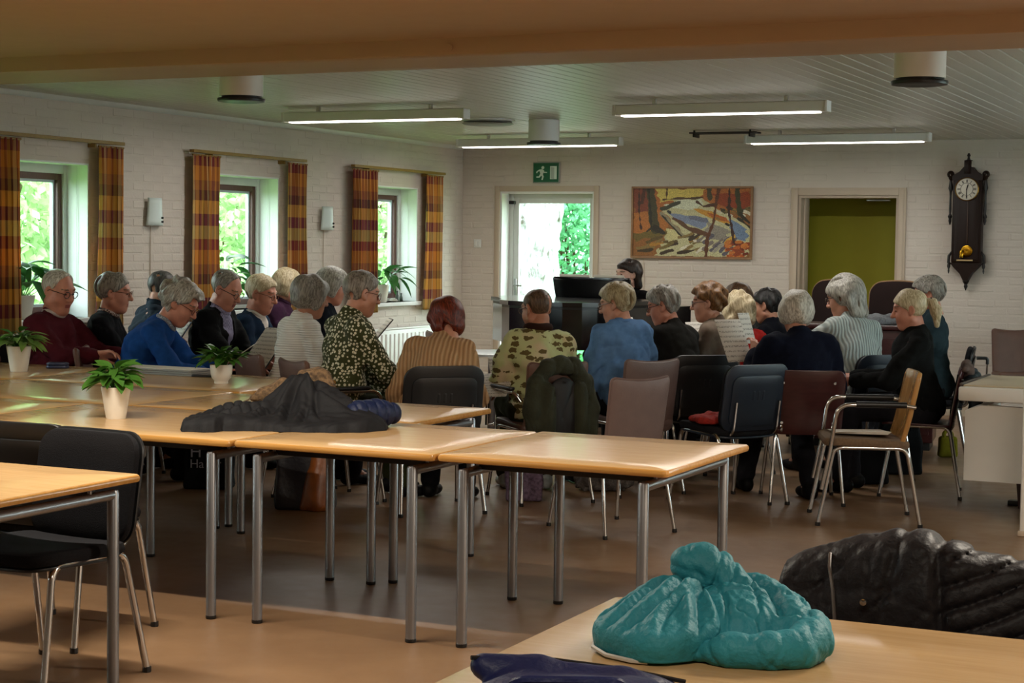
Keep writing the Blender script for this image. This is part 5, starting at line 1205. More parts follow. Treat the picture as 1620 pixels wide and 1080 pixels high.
def ik(s, h, l1, l2, hint):
    """elbow position for a two-bone arm"""
    d = h-s; L = np.linalg.norm(d); L2 = min(L, (l1+l2)*.995); h = s+d/L*L2; u = d/L
    a = (l1*l1-l2*l2+L2*L2)/(2*L2); r = math.sqrt(max(1e-6, l1*l1-a*a)); n = hint-u*(hint@u); n /= np.linalg.norm(n)
    return s+u*a+n*r, h
def blob(f, sk, fat, infl, parts, k=.035):
    P, S1, S2, R1, R2 = sk['pel'], sk['chest'], sk['neck'], sk['R1'], sk['R2']; w = sk['w']
    if 'pelvis' in parts: f.ell(P+(0, -.01, .0), (.165*w+infl, .125+infl, .115+infl), k=k)
    if 'torso' in parts:
        f.ell(P+(S1-P)*.15, (.155*w+.02*fat+infl, .115+.03*fat+infl, .12+infl), R=R1, k=k)
        f.ell(P+(S1-P)*.5+R1@np.array((0, .012+.06*fat, 0)), (.148*w+.03*fat+infl, .108+.055*fat+infl, .15+infl), R=R1, k=k)
        f.ell(S1+(S2-S1)*.25+R2@np.array((0, .008+(.02 if sk['fem'] else 0), 0)), (.146*w+.012*fat+infl, .108+.02*fat+infl, .155+infl), R=R2, k=k)
        f.cap(sk['sh'][0]*.72+S2*.28-R2@np.array((0, 0, .016)), sk['sh'][1]*.72+S2*.28-R2@np.array((0, 0, .016)), .058+infl, k=k)
        f.cap(S2-R2@np.array((0, 0, .06)), S2-R2@np.array((0, .006, -.004)), .075+infl, .052+infl*.6, k=k)
    if 'arms' in parts or 'sleeves' in parts:
        for i in (0, 1):
            s, e, h = sk['sh'][i], sk['el'][i], sk['ha'][i]; short = parts.get('sleeves') == 'short'
            f.cap(s, e if not short else s+(e-s)*.92, .050+infl+.004*fat, (.044 if not short else .052)+infl*(1 if not short else 1.6), k=k*.8)
            if not short: f.cap(e, e+(h-e)*(.90 if 'sleeves' in parts else 1.0), .043+infl, .031+infl*.9, k=k*.6)
    if 'legs' in parts:
        for i in (0, 1):
            hp, kn, an = sk['hip'][i], sk['kn'][i], sk['an'][i]
            f.cap(hp, kn, .088*(.5+.5*w)+infl+.012*fat, .062+infl, k=k); f.cap(kn, an+(0, 0, .015), .060+infl, .044+infl*1.2, k=k*.7)
def person(label, crown, phi, hphi=None, lean=8, hunch=10, pitch=15, roll=0, fat=.2, w=1.0, fem=True, hs=1.0, hands=((-.14, .40, .70), (.14, .40, .70)), top=None, collar=None, legm=None, shoe=None,
           hair=None, hairk='silver', skin='fair', glasses=None, sleeves='long', vest=None, shirt=None, legs=(.03, -.03), noise=.006, headk=None, seat=.45, scarf=None, feet=None, grp='singers seated in the circle', folds=1):
    hphi = phi if hphi is None else hphi
    th1, th2 = -math.radians(lean), -math.radians(lean+hunch); R1, R2 = rotx(th1), rotx(th2)
    hw = .142*w+(.014 if not fem else 0); pel = np.array((0, 0, seat+.09))
    yaw = math.radians(hphi-phi); HR = rotz(yaw)@rotx(-math.radians(pitch))@roty(math.radians(roll))
    def build(q):
        chest = pel+R1@np.array((0, 0, .27*q)); neck = chest+R2@np.array((0, 0, .25*q)); Rn = rotx(-math.radians((lean+hunch)*.75+8)); hc = neck+Rn@np.array((0, .004, .132*hs))
        return chest, neck, hc
    lo, hi = .75, 1.35
    for _ in range(30):
        q = (lo+hi)/2; c = build(q); cz = (c[2]+HR@np.array((0, -.012, .032))*hs)[2]+.093*hs
        if cz < crown[2]: lo = q
        else: hi = q
    chest, neck, hc = build(q)
    sk = dict(pel=pel, chest=chest, neck=neck, R1=R1, R2=R2, w=w, fem=fem)
    sk['sh'] = [neck+R2@np.array((s*hw, -.005, -.080)) for s in (-1, 1)]
    sk['el'] = [0, 0]; sk['ha'] = [0, 0]
    for i, s in enumerate((-1, 1)):
        tgt = np.array(hands[i], float); e, h = ik(sk['sh'][i], tgt, .28, .245, np.array((s*.38, -.35, -.85))); sk['el'][i], sk['ha'][i] = e, h
    sk['hip'] = [pel+(s*.085*w, .0, -.01) for s in (-1, 1)]
    sk['kn'] = [np.array((s*(.10+.02*w), .43, seat+.075)) for s in (-1, 1)]
    ft = feet or [(-.12, .44+legs[0]), (.12, .44+legs[1])]
    sk['an'] = [np.array((ft[i][0], ft[i][1], .085)) for i in (0, 1)]
    # place so that the crown lands on its measured spot
    cl = hc+HR@np.array((0, -.012, .032+.09))*hs; a = math.radians(phi+25.3-90); Rz = rotz(a); off = Rz@cl
    loc = (crown[0]-off[0], crown[1]-off[1], 0)
    t = thing('person', label, 'person', loc, a, grp)
    sd = abs(hash(label)) % 9973; sd = sum(map(ord, label)) % 9973
    # continuous body: trunk, limbs, neck, head and hands
    allp = np.array([pel, chest, neck, hc]+sk['sh']+sk['el']+sk['ha']+sk['kn']+sk['an']); lo3 = allp.min(0)-.26; hi3 = allp.max(0)+.26; lo3[2] = -.03
    f = Field(lo3, hi3, .014 if sleeves == 'short' else .023); blob(f, sk, fat, -.008, {'pelvis': 1, 'torso': 1, 'arms': 1, 'legs': 1})
    f.cap(neck-R2@np.array((0, 0, .03)), hc+HR@np.array((0, -.03, -.06))*hs, .056 if not fem else .05, .052*hs if not fem else .046*hs, k=.03)
    for i in (0, 1): f.cap(sk['an'][i], sk['an'][i]+(0, .10, -.045), .036, .03, k=.03)
    V, Q = f.mesh(1); Vs, Qs, Ms = [V], [Q], [np.zeros(len(Q), int)]; n0 = len(V)
    hv, hq, hm = head_mesh(headk or ('f' if fem else 'm')); Vs.append((HR@(hv*hs).T).T+hc); Qs.append(hq+n0); Ms.append(hm); n0 += len(hv)
    gv, gq = hand_mesh()
    for i, s in enumerate((-1, 1)):
        d = sk['ha'][i]-sk['el'][i]; d /= np.linalg.norm(d); up = np.array((-s*.55, -.1, .8)); x = np.cross(d, up); x /= np.linalg.norm(x); z = np.cross(x, d)
        M = np.stack([x, d, z], 1); vv = gv*(.95 if fem else 1.05); 
        if s > 0: vv = vv*np.array((-1, 1, 1))
        Vs.append((M@vv.T).T+sk['ha'][i]-d*.005); Qs.append((gq if s < 0 else gq[:, ::-1])+n0); Ms.append(np.zeros(len(gq), int)); n0 += len(gv)
    me = np_mesh('body', np.concatenate(Vs), np.concatenate(Qs), np.concatenate(Ms)); link('body', me, [skinm(skin), M_LIP, M_EYE, M_BROW], t)
    # clothes
    hem = pel[2]-.045
    fold = waves(sd, 12, 16, 48, noise*1.3, (1, .6, 1)); fold2 = waves(sd+1, 6, 45, 95, noise*.4); fold3 = creases(sd+2, 6, 14, 34, noise*2.2, (1, .7, .9))
    def garment(name, parts, infl, m, clip=None, h=.0118, nz=1.0):
        l3, h3 = lo3.copy(), hi3.copy()
        if name == 'trousers': h3[2] = pel[2]+.2
        else: l3[2] = hem-.07; h3[2] = neck[2]+.12
        g = Field(l3, h3, h); blob(g, sk, fat, infl, parts, k=.03)
        if clip: g.mod(clip)
        g.mod(lambda F, X, Y, Z: F+(fold(X, Y, Z)+fold2(X, Y, Z)+fold3(X, Y, Z)-noise*1.5)*nz); vv, qq = g.mesh(1); return link(name, np_mesh(name, vv, qq), m, t)
    nz_ = R2@np.array((0, 0, 1.)); nc = neck+nz_*.024
    def necktrim(F, X, Y, Z): d = (X-nc[0])*nz_[0]+(Y-nc[1])*nz_[1]+(Z-nc[2])*nz_[2]; return np.maximum(F, d)
    def toptrim(F, X, Y, Z): return np.maximum(necktrim(F, X, Y, Z), (hem-Z)+0*X)
    garment('trousers', {'pelvis': 1, 'legs': 1}, .008, legm or cloth('dark_trousers', '#1d1d22'), None, .018, .7)
    P = {'torso': 1, 'pelvis': 1, 'sleeves': sleeves}
    if vest is None: garment('top', P, .012, top, toptrim)
    else:
        garment('shirt', {'torso': 1, 'pelvis': 1, 'sleeves': 'long'} if vest == 'vest' else {'torso': 1, 'pelvis': 1}, .010, shirt, toptrim)
        wv0 = sk['chest']
        def opened(F, X, Y, Z):
            G = toptrim(F, X, Y, Z); zz = (Z-(pel[2]+.02))/max(.1, neck[2]-pel[2]); half = .012+.065*np.clip(zz, 0, 1)
            return np.maximum(G, np.where(Y > pel[1]+.02+(Z-pel[2])*math.tan(-th1), half-np.abs(X-.0), -1))
        garment('cardigan' if vest != 'vest' else 'vest', P if vest != 'vest' else {'torso': 1, 'pelvis': 1}, .021, top, opened)
    if collar:
        pts = []; Rc = R2@rotx(.12); cc = neck+R2@np.array((0, .004, .004))
        for k in range(20): aa = 2*math.pi*k/20; pts.append(cc+Rc@np.array((.064*math.cos(aa), .066*math.sin(aa), .012*math.cos(aa)**2-.020*max(0, math.sin(aa)))))
        MB().tube(pts, .0135 if scarf is None else .03, 8, closed=True, sq=1.0).obj('collar' if scarf is None else 'scarf', collar, t, angle=180)
    # shoes
    for i in (0, 1):
        an = sk['an'][i]; g = Field((an[0]-.08, an[1]-.12, -.02), (an[0]+.08, an[1]+.24, .16), .011)
        g.ell((an[0], an[1]-.03, .045), (.042, .055, .05), k=.03).ell((an[0], an[1]+.09, .035), (.047, .095, .036), k=.03).cap(an+(0, 0, .02), an-(0, 0, .03), .045, k=.02)
        g.mod(lambda F, X, Y, Z: np.maximum(F, -(Z-.003)+0*X)); vv, qq = g.mesh(1); link('shoe', np_mesh('shoe', vv, qq), shoe or cloth('black_shoe', '#0f0f10', rough=.5), t)
    # hair, glasses
    HM = Matrix([[*(HR[r_]*hs), hc[r_]] for r_ in range(3)]+[[0, 0, 0, 1]])
    if hair:
        vv, qq = hair_mesh(hair); o = link('hair', np_mesh('hair', vv, qq), hairm(hairk), t); o.matrix_local = HM
        if hair.get('tail'):
            b = MB().tube([(.02*math.cos(a_), -.142, .03+.02*math.sin(a_)) for a_ in np.linspace(0, 6.283, 13)[:-1]], .006, 6, closed=True).obj('hair_tie', mat('brown_hair_tie', '#3a281e', .8), t); b.matrix_local = HM
    if glasses:
        g = MB()
        for s in (-1, 1):
            g.tube([(s*.033+.024*math.cos(a_), .098-.004*abs(math.cos(a_)), .003+.0185*math.sin(a_)) for a_ in np.linspace(0, 6.283, 17)[:-1]], .0022, 5, closed=True)
            g.tube([(s*.057, .094, .008), (s*.072, .07, .011), (s*.083, .0, .012), (s*.082, -.02, -.006)], .002, 5)
        g.tube([(-.010, .099, .006), (0, .103, .009), (.010, .099, .006)], .002, 5)
        o = g.obj('glasses', glasses, t); o.matrix_local = HM
    return t, loc, a, sk
def local_pt(loc, a, p):
    q = rotz(a)@np.array(p, float); return (loc[0]+q[0], loc[1]+q[1], q[2])
M_GL1 = mat('dark_spectacle_frame', '#2a201c', .35); M_GL2 = mat('bronze_spectacle_frame', '#6a4632', .35, .3); M_GL3 = mat('thin_metal_spectacle_frame', '#8a8a8a', .25, .9)
GR_SHORT = dict(t=.012, nape=-.055, line='short', curl=.002, freq=90)
def hs_(**k): d = dict(GR_SHORT); d.update(k); return d
C = cloth
PEOPLE = {}
def seat_person(key, label, crown, phi, chair=None, chair_label=None, cy=-.005, chair_rot=0, **kw):
    t, loc, a, sk = person(label, crown, phi, **kw); PEOPLE[key] = (t, loc, a, sk)
    if chair:
        q = rotz(a)@np.array((0, cy, 0)); chair(chair_label, (loc[0]+q[0], loc[1]+q[1], 0), a+math.radians(chair_rot))
    return t
A_ = chair_a
def A_navy(l, p, r): return chair_a(l, p, r, M_NAVYP)
def B_brn(l, p, r): return chair_b(l, p, r, M_BRNL)
def B_mau(l, p, r): return chair_b(l, p, r, M_MAUVE)
def B_arm(l, p, r): return chair_b(l, p, r, M_BRNL, arms=True)
LAP = ((-.13, .36, .66), (.13, .36, .66)); HOLD = ((-.14, .36, .76), (.14, .36, .76))
seat_person('burg', 'stout person in a burgundy sweater with dark glasses sitting below the nearest window', (-7.36, 8.80, 1.308), -18, A_, 'black padded chair under the burgundy sweater person', hphi=-28, lean=-4, hunch=14, pitch=14, fat=1.15, w=1.22, fem=False, headk='mh', hs=1.10,
            hands=((-.18, .46, .74), (.15, .44, .78)), top=C('burgundy_wool', '#4a1720'), collar=C('white_collar', '#b7a9a4'), hair=hs_(t=.009, line='reced', top=.006), hairk='white', skin='rosy', glasses=M_GL1)
seat_person('black', 'person in a black sweater and checked collar beside the burgundy sweater', (-7.30, 9.27, 1.284), 4, A_, 'black padded chair under the checked collar person', hphi=2, lean=4, hunch=10, pitch=6, fat=.3, w=1.05, fem=False, hs=1.06,
            hands=((-.13, .42, .80), (.13, .42, .80)), top=C('black_wool', '#0e0f14'), collar=node_mat('checked_shirt', check_nodes('#b9a89c', '#5a3c38', 90)), hair=hs_(t=.016, fringe=.012, vol=.004, curl=.004, freq=60), hairk='grey', skin='rosy', glasses=M_GL2)
seat_person('jack', 'person with cropped dark grey hair in a dark padded jacket behind the blue sweater', (-7.55, 10.14, 1.291), 25, A_, 'black padded chair under the dark padded jacket person', lean=6, pitch=10, fat=.5, w=1.1, fem=False, hs=1.04,
            hands=LAP, top=mat('dark_teal_puffer', '#16222c', .85, var=.2, bump=.2, bscale=30, spec=.2), collar=mat('dark_teal_puffer', '#16222c'), hair=hs_(t=.005, top=.004), hairk='steel', skin='tan', noise=.010)
seat_person('blue', 'person in a royal blue sweater leaning far forward with curly grey hair', (-6.50, 8.99, 1.246), 2, B_brn, 'brown leather chair behind the royal blue sweater', hphi=-6, lean=24, hunch=16, pitch=30, fat=.5, w=1.15, fem=False, hs=1.10,
            hands=((-.10, .62, .74), (.13, .60, .66)), top=C('royal_blue_wool', '#1a427e'), collar=node_mat('striped_shirt', check_nodes('#9aa0a8', '#6b7076', 120)), hair=hs_(t=.022, vol=.006, curl=.009, freq=85, an=1, nape=-.07), hairk='silver', skin='rosy', glasses=M_GL2)
seat_person('card', 'person in a black cardigan over a lilac checked shirt holding music', (-6.66, 9.69, 1.312), -14, B_brn, 'brown leather chair beside the black cardigan', hphi=-22, lean=6, hunch=12, pitch=24, fat=.5, w=1.12, fem=False, hs=1.07,
            hands=((-.06, .46, .74), (.16, .46, .70)), top=C('black_cardigan_wool', '#0d0d0e'), vest='cardigan', shirt=node_mat('lilac_check', check_nodes('#8d88a0', '#6e6a86', 80)), collar=node_mat('lilac_check', check_nodes('#8d88a0', '#6e6a86', 80)), hair=hs_(t=.010, line='reced', top=.008), hairk='grey', skin='rosy', glasses=M_GL3)
seat_person('vest', 'person in a navy vest over a white shirt reading music', (-6.90, 10.44, 1.270), -12, A_, 'black padded chair under the navy vest person', hphi=-14, lean=6, hunch=10, pitch=14, fat=.45, w=1.1, fem=False, hs=1.11,
            hands=HOLD, top=C('navy_vest_cloth', '#18283c'), vest='cardigan', shirt=C('white_shirt', '#c9c2ba'), collar=C('white_shirt', '#c9c2ba'), hair=hs_(t=.013, fringe=.008), hairk='blonde', skin='rosy', glasses=M_GL2)
seat_person('purple', 'person in a purple collared shirt with a pale bob next to the navy vest', (-7.25, 11.30, 1.300), 0, A_, 'black padded chair under the purple shirt person', lean=6, pitch=8, hphi=8, fat=.4, w=1.02, hands=HOLD, top=C('purple_cotton', '#3a2236'), collar=C('purple_cotton', '#3a2236'), hair=dict(t=.018, bob=-.07, line='cover', nape=-.09, fringe=.006, seed=4), hairk='blonde', skin='fair')
seat_person('white', 'person in a white knitted sweater with grey hair seen from behind', (-5.69, 9.15, 1.290), 34, B_brn, 'dark brown leather chair behind the white knitted sweater', hphi=30, lean=8, hunch=12, pitch=10, fat=.2, w=.98, hands=HOLD, top=node_mat('white_rib_knit', rib_nodes('#cfcac0', '#e2ded6', 70, 'Z', .6)), hair=dict(t=.022, bob=-.045, line='cover', nape=-.08, curl=.006, freq=50, vol=.008, seed=6), hairk='grey', skin='tan')
seat_person('navyw', 'person in dark navy with a silver bob behind the white knitted sweater', (-6.25, 10.33, 1.328), 12, A_, 'black padded chair under the silver bob person', hphi=14, lean=6, pitch=12, fat=.3, hands=HOLD, top=C('dark_navy_cotton', '#12161f'), hair=dict(t=.022, bob=-.05, line='cover', nape=-.08, fringe=.004, seed=8), hairk='silver', skin='rosy', glasses=M_GL1)
seat_person('flower', 'person in an olive blouse with white flowers and short grey hair', (-5.15, 8.85, 1.337), 32, B_arm, 'leather armchair with black arm pad under the flowered blouse', hphi=24, lean=8, hunch=12, pitch=12, fat=.35, w=1.05, hs=1.04, hands=((-.12, .44, .62), (.14, .44, .62)), top=node_mat('olive_flower_print', flower_nodes), legm=C('olive_trousers', '#2c3018'), hair=hs_(t=.013, nape=-.07, curl=.003), hairk='grey', skin='fair', glasses=M_GL2)
seat_person('red', 'person in a beige ribbed sweater with auburn hair bent over, back to us', (-4.70, 8.98, 1.183), 78, A_, 'black padded chair behind the beige ribbed sweater', hphi=112, lean=20, hunch=18, pitch=30, fat=.45, w=1.0, chair_rot=32, hands=((-.22, .40, .58), (.18, .42, .60)), top=node_mat('beige_rib_knit', rib_nodes('#94704a', '#b8926a', 42, 'X', .9)), hair=dict(t=.018, line='open', nape=-.13, bob=-.085, vol=.012, curl=.004, freq=50, seed=9), hairk='auburn', skin='fair', glasses=M_GL1, legm=C('dark_leggings', '#15151a'))
seat_person('green', 'person in a pale green printed short sleeved shirt with cropped hair', (-4.32, 9.46, 1.249), 100, B_arm, 'leather armchair with chrome arms under the dark green jacket', hphi=130, lean=4, hunch=14, pitch=10, fat=.35, w=1.0, fem=False, hs=1.02, chair_rot=14, sleeves='short', hands=((-.20, .38, .62), (.16, .42, .62)), top=node_mat('pale_green_print', camel_nodes), collar=C('brown_scarf_wool', '#2c1a14'), scarf=1, legm=C('olive_drab_trousers', '#2e2f1c'), shoe=C('white_sneaker', '#a9b2b4', rough=.6), hair=dict(t=.004, top=.003, nape=-.05, line='short', curl=.001), hairk='cropped', skin='tan', glasses=M_GL3)
seat_person('denim', 'person in a denim blue shirt with a sandy bob', (-4.05, 10.04, 1.270), 118, B_mau, 'mauve leather chair behind the denim blue shirt', hphi=158, lean=8, hunch=14, pitch=12, fat=.4, w=1.08, hands=LAP, top=C('denim_blue_cotton', '#587aa4', noise=0) if False else C('denim_blue_cotton', '#587aa4'), collar=C('denim_blue_cotton', '#587aa4'), noise=.009, hair=hs_(t=.024, nape=-.055, fringe=.01, vol=.006), hairk='sandy', skin='fair', glasses=M_GL3)
seat_person('dgrey', 'person in a dark charcoal sweater with short sandy hair', (-3.93, 10.53, 1.249), 140, A_, 'black padded chair behind the charcoal sweater', hphi=165, lean=10, hunch=14, pitch=16, fat=.5, w=1.12, chair_rot=-32, hands=HOLD, top=C('charcoal_wool', '#1c1a17'), hair=hs_(t=.018, nape=-.06, fringe=.012, curl=.005), hairk='grey', skin='rosy', glasses=M_GL1)
seat_person('taupe', 'person in a taupe sweater with tousled brown hair', (-3.75, 10.95, 1.263), 152, B_brn, 'brown leather chair behind the taupe sweater', hphi=168, lean=6, pitch=6, fat=.2, w=.95, hands=HOLD, top=C('taupe_wool', '#75665a'), hair=hs_(t=.024, nape=-.065, vol=.008, curl=.006, freq=80, an=1, fringe=.012), hairk='tawny', skin='fair', glasses=M_GL3)
seat_person('redw', 'person in a red cardigan with curly white blonde hair', (-3.76, 11.61, 1.179), 128, A_, 'black padded chair under the red cardigan', lean=6, hphi=120, pitch=12, fat=.2, hands=HOLD, top=C('red_wool', '#8e1814'), hair=dict(t=.028, bob=-.07, flare=.012, line='cover', nape=-.12, curl=.010, freq=70, an=1, seed=12), hairk='blonde', skin='fair')
seat_person('brown', 'person with smooth brown hair behind the red cardigan', (-4.12, 12.72, 1.232), 150, A_, 'black padded chair under the smooth brown haired person', lean=4, pitch=8, hands=LAP, top=C('dark_grey_wool', '#2a2826'), hair=dict(t=.018, bob=-.06, line='cover', nape=-.09, seed=13), hairk='brown', skin='fair')
seat_person('dark', 'person with short black hair in a dark top behind the raised sheets', (-3.78, 12.37, 1.206), 145, A_, 'black padded chair under the short black haired person', lean=4, pitch=8, hphi=150, hands=LAP, top=C('black_cotton', '#0c0d14'), hair=hs_(t=.016, nape=-.06, curl=.004), hairk='black', skin='tan')
seat_person('navy', 'broad person in a navy sweater with white blonde hair, back to us', (-2.94, 10.23, 1.245), 100, chair_c, 'maroon plywood chair behind the navy sweater', hphi=98, lean=8, hunch=12, pitch=8, fat=.8, w=1.25, chair_rot=-12, hands=((-.20, .34, .86), (.2, .36, .7)), top=C('navy_wool', '#0d1120'), hair=dict(t=.020, bob=-.05, line='cover', nape=-.085, vol=.004, seed=15), hairk='white', skin='fair', feet=[(-.22, .40), (.06, .02)], shoe=C('black_boot', '#0c0c0d', rough=.6))
seat_person('knit', 'person in a pale grey ribbed sweater with long silver hair', (-2.95, 11.34, 1.321), 118, A_navy, 'navy shelled padded chair behind the pale grey ribbed sweater', hphi=150, lean=8, hunch=12, pitch=14, fat=.4, w=1.10, hs=1.10, hands=((-.20, .42, 1.02), (.16, .38, .7)), top=node_mat('pale_grey_rib_knit', rib_nodes('#8f9896', '#b4bab6', 45, 'X', .9)), hair=dict(t=.024, long=-.15, line='open', nape=-.22, fringe=.016, vol=.010, curl=.005, freq=45, seed=16), hairk='silver', skin='fair', glasses=M_GL1)
seat_person('pony', 'person in a black sweater with a long blonde ponytail', (-2.37, 10.72, 1.265), 166, chair_c, 'maroon plywood chair hung with dark jackets', hphi=170, lean=1, hunch=9, pitch=10, fat=.35, w=1.05, hands=((-.13, .42, .70), (.13, .42, .70)), top=C('black_knit', '#0f1010'), hair=dict(t=.012, line='open', nape=-.06, tail=1, fringe=.014, curl=.003, seed=17), hairk='blonde', skin='rosy')
seat_person('teal', 'person in a dark teal sleeveless vest with a grey bob near the clock', (-2.59, 12.28, 1.318), 165, A_, 'black padded chair under the teal vest person', hphi=168, lean=-2, hunch=8, pitch=12, fat=.2, hands=LAP, top=C('dark_teal_vest_cloth', '#243238'), hair=hs_(t=.024, nape=-.06, fringe=.012, vol=.01), hairk='grey', skin='rosy')
seat_person('pian', 'pianist with dark wavy hair in black behind the grand piano', (-5.41, 13.72, 1.392), 222, None, hphi=212, lean=6, hunch=8, pitch=2, fat=0, w=.92, seat=.5, hands=((-.22, .40, .78), (.22, .40, .78)), top=C('black_dress_cloth', '#0c0b0c'), hair=dict(t=.014, long=-.14, line='short', nape=-.2, vol=.016, curl=.006, freq=50, an=.6, seed=19), hairk='dark', skin='pale', grp='pianist at the grand piano')

# ------------------------------------------------------------------ empty chairs
chair_b('empty mauve leather chair standing behind the beech table end', (-3.44, 8.52, 0), math.radians(149.5-90), M_MAUVE)
chair_a('empty navy shelled chair with the red cloth on its seat', (-3.20, 9.78, 0), math.radians(122+25.3-90), M_NAVYP)
chair_d('bent wood armchair with chrome arms and papers on its seat', (-2.33, 9.50, 0), math.radians(201-90))
chair_a('black padded chair facing us behind the left foreground table', (-3.95, 4.62, 0), math.radians(176))
chair_a('black padded chair tucked under the front row at the left edge', (-4.34, 5.2, 0), math.radians(2))

# ------------------------------------------------------------------ sheets and folders held in the hands
def staff_nodes(N, L, b, tc):
    sp = N.new('ShaderNodeSeparateXYZ'); L.new(tc.outputs['Object'], sp.inputs[0])
    m = N.new('ShaderNodeMath'); m.operation = 'MULTIPLY'; m.inputs[1].default_value = 30; L.new(sp.outputs['Y'], m.inputs[0]); fr = N.new('ShaderNodeMath'); fr.operation = 'FRACT'; L.new(m.outputs[0], fr.inputs[0])
    g = N.new('ShaderNodeMath'); g.operation = 'GREATER_THAN'; g.inputs[1].default_value = .62; L.new(fr.outputs[0], g.inputs[0])
    n = N.new('ShaderNodeTexNoise'); n.inputs['Scale'].default_value = 160; L.new(tc.outputs['Object'], n.inputs['Vector']); k = N.new('ShaderNodeMath'); k.operation = 'GREATER_THAN'; k.inputs[1].default_value = .5; L.new(n.outputs['Fac'], k.inputs[0])
    mm = N.new('ShaderNodeMath'); mm.operation = 'MULTIPLY'; L.new(g.outputs[0], mm.inputs[0]); L.new(k.outputs[0], mm.inputs[1])
    x = N.new('ShaderNodeMixRGB'); L.new(mm.outputs[0], x.inputs[0]); x.inputs[1].default_value = (*srgb('#d0cac0'), 1); x.inputs[2].default_value = (*srgb('#8d8880'), 1)
    L.new(x.outputs[0], b.inputs['Base Color']); b.inputs['Roughness'].default_value = .7
M_SCORE = node_mat('printed_music_paper', staff_nodes)
def sheet(label, key, off=(0, .44, .80), tilt=55, yaw=0, w=.22, h=.30, cover=None, double=False, name='sheet_music', cat='sheet music'):
    t_, loc, a, sk = PEOPLE[key]; p = local_pt(loc, a, off)
    t = thing(name, label, cat, p, 0, 'music sheets and folders held by the singers'); t.rotation_euler = Euler((math.radians(tilt), 0, a+math.radians(yaw)), 'XYZ')
    n = 2 if double else 1
    for k in range(n):
        ox = (0 if n == 1 else (k-.5)*w); cv = (lambda p, ox=ox: (p[0]+ox, p[1], p[2]+.004*math.cos((p[0]+ox)*9)-(abs(p[0]+ox)*.12 if n == 2 else 0)*-1))
        MB().slab(w, h, .0025, .003, cv, bev=.0008, seg=2).obj('page', M_SCORE, t)
        if cover: MB().slab(w+.014, h+.014, .004, .004, (lambda p, cv=cv: (lambda q: (q[0], q[1], q[2]-.005))(cv(p))), bev=.001, seg=2).obj('folder_cover', cover, t)
    return t
M_FBLK = mat('black_folder_card', '#111214', .5); M_FBLU = mat('blue_folder_card', '#2c4560', .5)
sheet('small dark booklet held by the burgundy sweater person', 'burg', (-.10, .60, .79), 50, w=.13, h=.18, cover=M_FBLK)
sheet('pale blue folder held by the person with the checked collar', 'black', (.04, .50, .84), 55, yaw=30, cover=M_FBLU)
sheet('white score sheets held by the royal blue sweater person', 'blue', (.02, .72, .77), 35)
sheet('large printed score on a black folder held by the black cardigan person', 'card', (.16, .50, .80), 50, yaw=58, w=.27, h=.34, cover=M_FBLK)
sheet('white score in a blue folder held by the navy vest person', 'vest', (.06, .48, .86), 48, yaw=38, w=.23, cover=M_FBLU)
sheet('white score on a clipboard held by the flowered blouse person', 'flower', (.10, .54, .70), 45, yaw=25, w=.22, h=.30, cover=M_FBLK)
sheet('black folder with a white page held by the silver bob person', 'navyw', (0, .46, .86), 50, cover=M_FBLK)
sheet('open white score lying before the auburn haired person', 'red', (.14, .54, .66), 25, w=.21, h=.29, double=True)
sheet('white score held by the printed shirt person', 'green', (-.10, .54, .70), 40)
sheet('white score held up by the charcoal sweater person', 'dgrey', (.0, .46, .90), 65)
sheet('large white score sheets raised beside the navy sweater', 'navy', (-.30, .44, .93), 62, yaw=25, w=.21, h=.29)
sheet('smaller white score sheet standing behind the raised sheets of the navy sweater', 'navy', (-.17, .60, 1.0), 72, yaw=40, w=.13, h=.20)
sheet('white score held by the red cardigan person', 'redw', (.0, .46, .84), 60)
# ------------------------------------------------------------------ jackets, bags and loose cloth
def soft(name, f, m, parent, smooth=1): V, Q = f.mesh(smooth); return link(name, np_mesh(name, V, Q), m, parent)
def nylon(name, c, c2=None, rough=.62, b=.35, bs=45, sc=(1, 1, 1)): return mat(name, c, rough, var=.12, vscale=9, bump=b, bscale=bs, stretch=sc, spec=.3)
AWAY = math.radians(25.3)
M_TEAL = nylon('teal_puffer_nylon', '#2a8290', rough=.55, b=.55, bs=55)
def chain(f, pts, rs, k=.03):
    for i in range(len(pts)-1): f.cap(pts[i], pts[i+1], rs[i], rs[i+1], k=k)
    return f
def heap(name, cx, cy, rx, ry, nr, nt, fn, m, parent):
    """cloth lying in a plump heap, built on rings round its middle and closed underneath"""
    T = (np.arange(nr)+.5)/nr; T = .995*(1-(1-T)**1.25); A = np.arange(nt)*2*math.pi/nt; T, A = np.meshgrid(T, A, indexing='ij')
    H, DX, DY, X, Y = fn(cx+rx*T*np.cos(A), cy+ry*T*np.sin(A), T); V = np.stack([X+DX, Y+DY, H+.001], -1).reshape(-1, 3)
    i = np.arange(nr-1)[:, None]*nt+np.arange(nt)[None, :]; j = np.arange(nr-1)[:, None]*nt+(np.arange(nt)[None, :]+1) % nt; Q = np.stack([i, i+nt, j+nt, j], -1).reshape(-1, 4)
    c = np.array([[V[:nt, 0].mean(), V[:nt, 1].mean(), V[:nt, 2].mean()]]); n0 = len(V); fan = np.array([(n0, k, (k+1) % nt, n0) for k in range(nt)])
    me = bpy.data.meshes.new(name); me.from_pydata(np.concatenate([V, c]).tolist(), [], Q.tolist()+[(n0, k, (k+1) % nt) for k in range(nt)]+[tuple(reversed(range((nr-1)*nt, nr*nt)))]); me.update(); shade(me, 180)
    return link(name, me, m, parent)
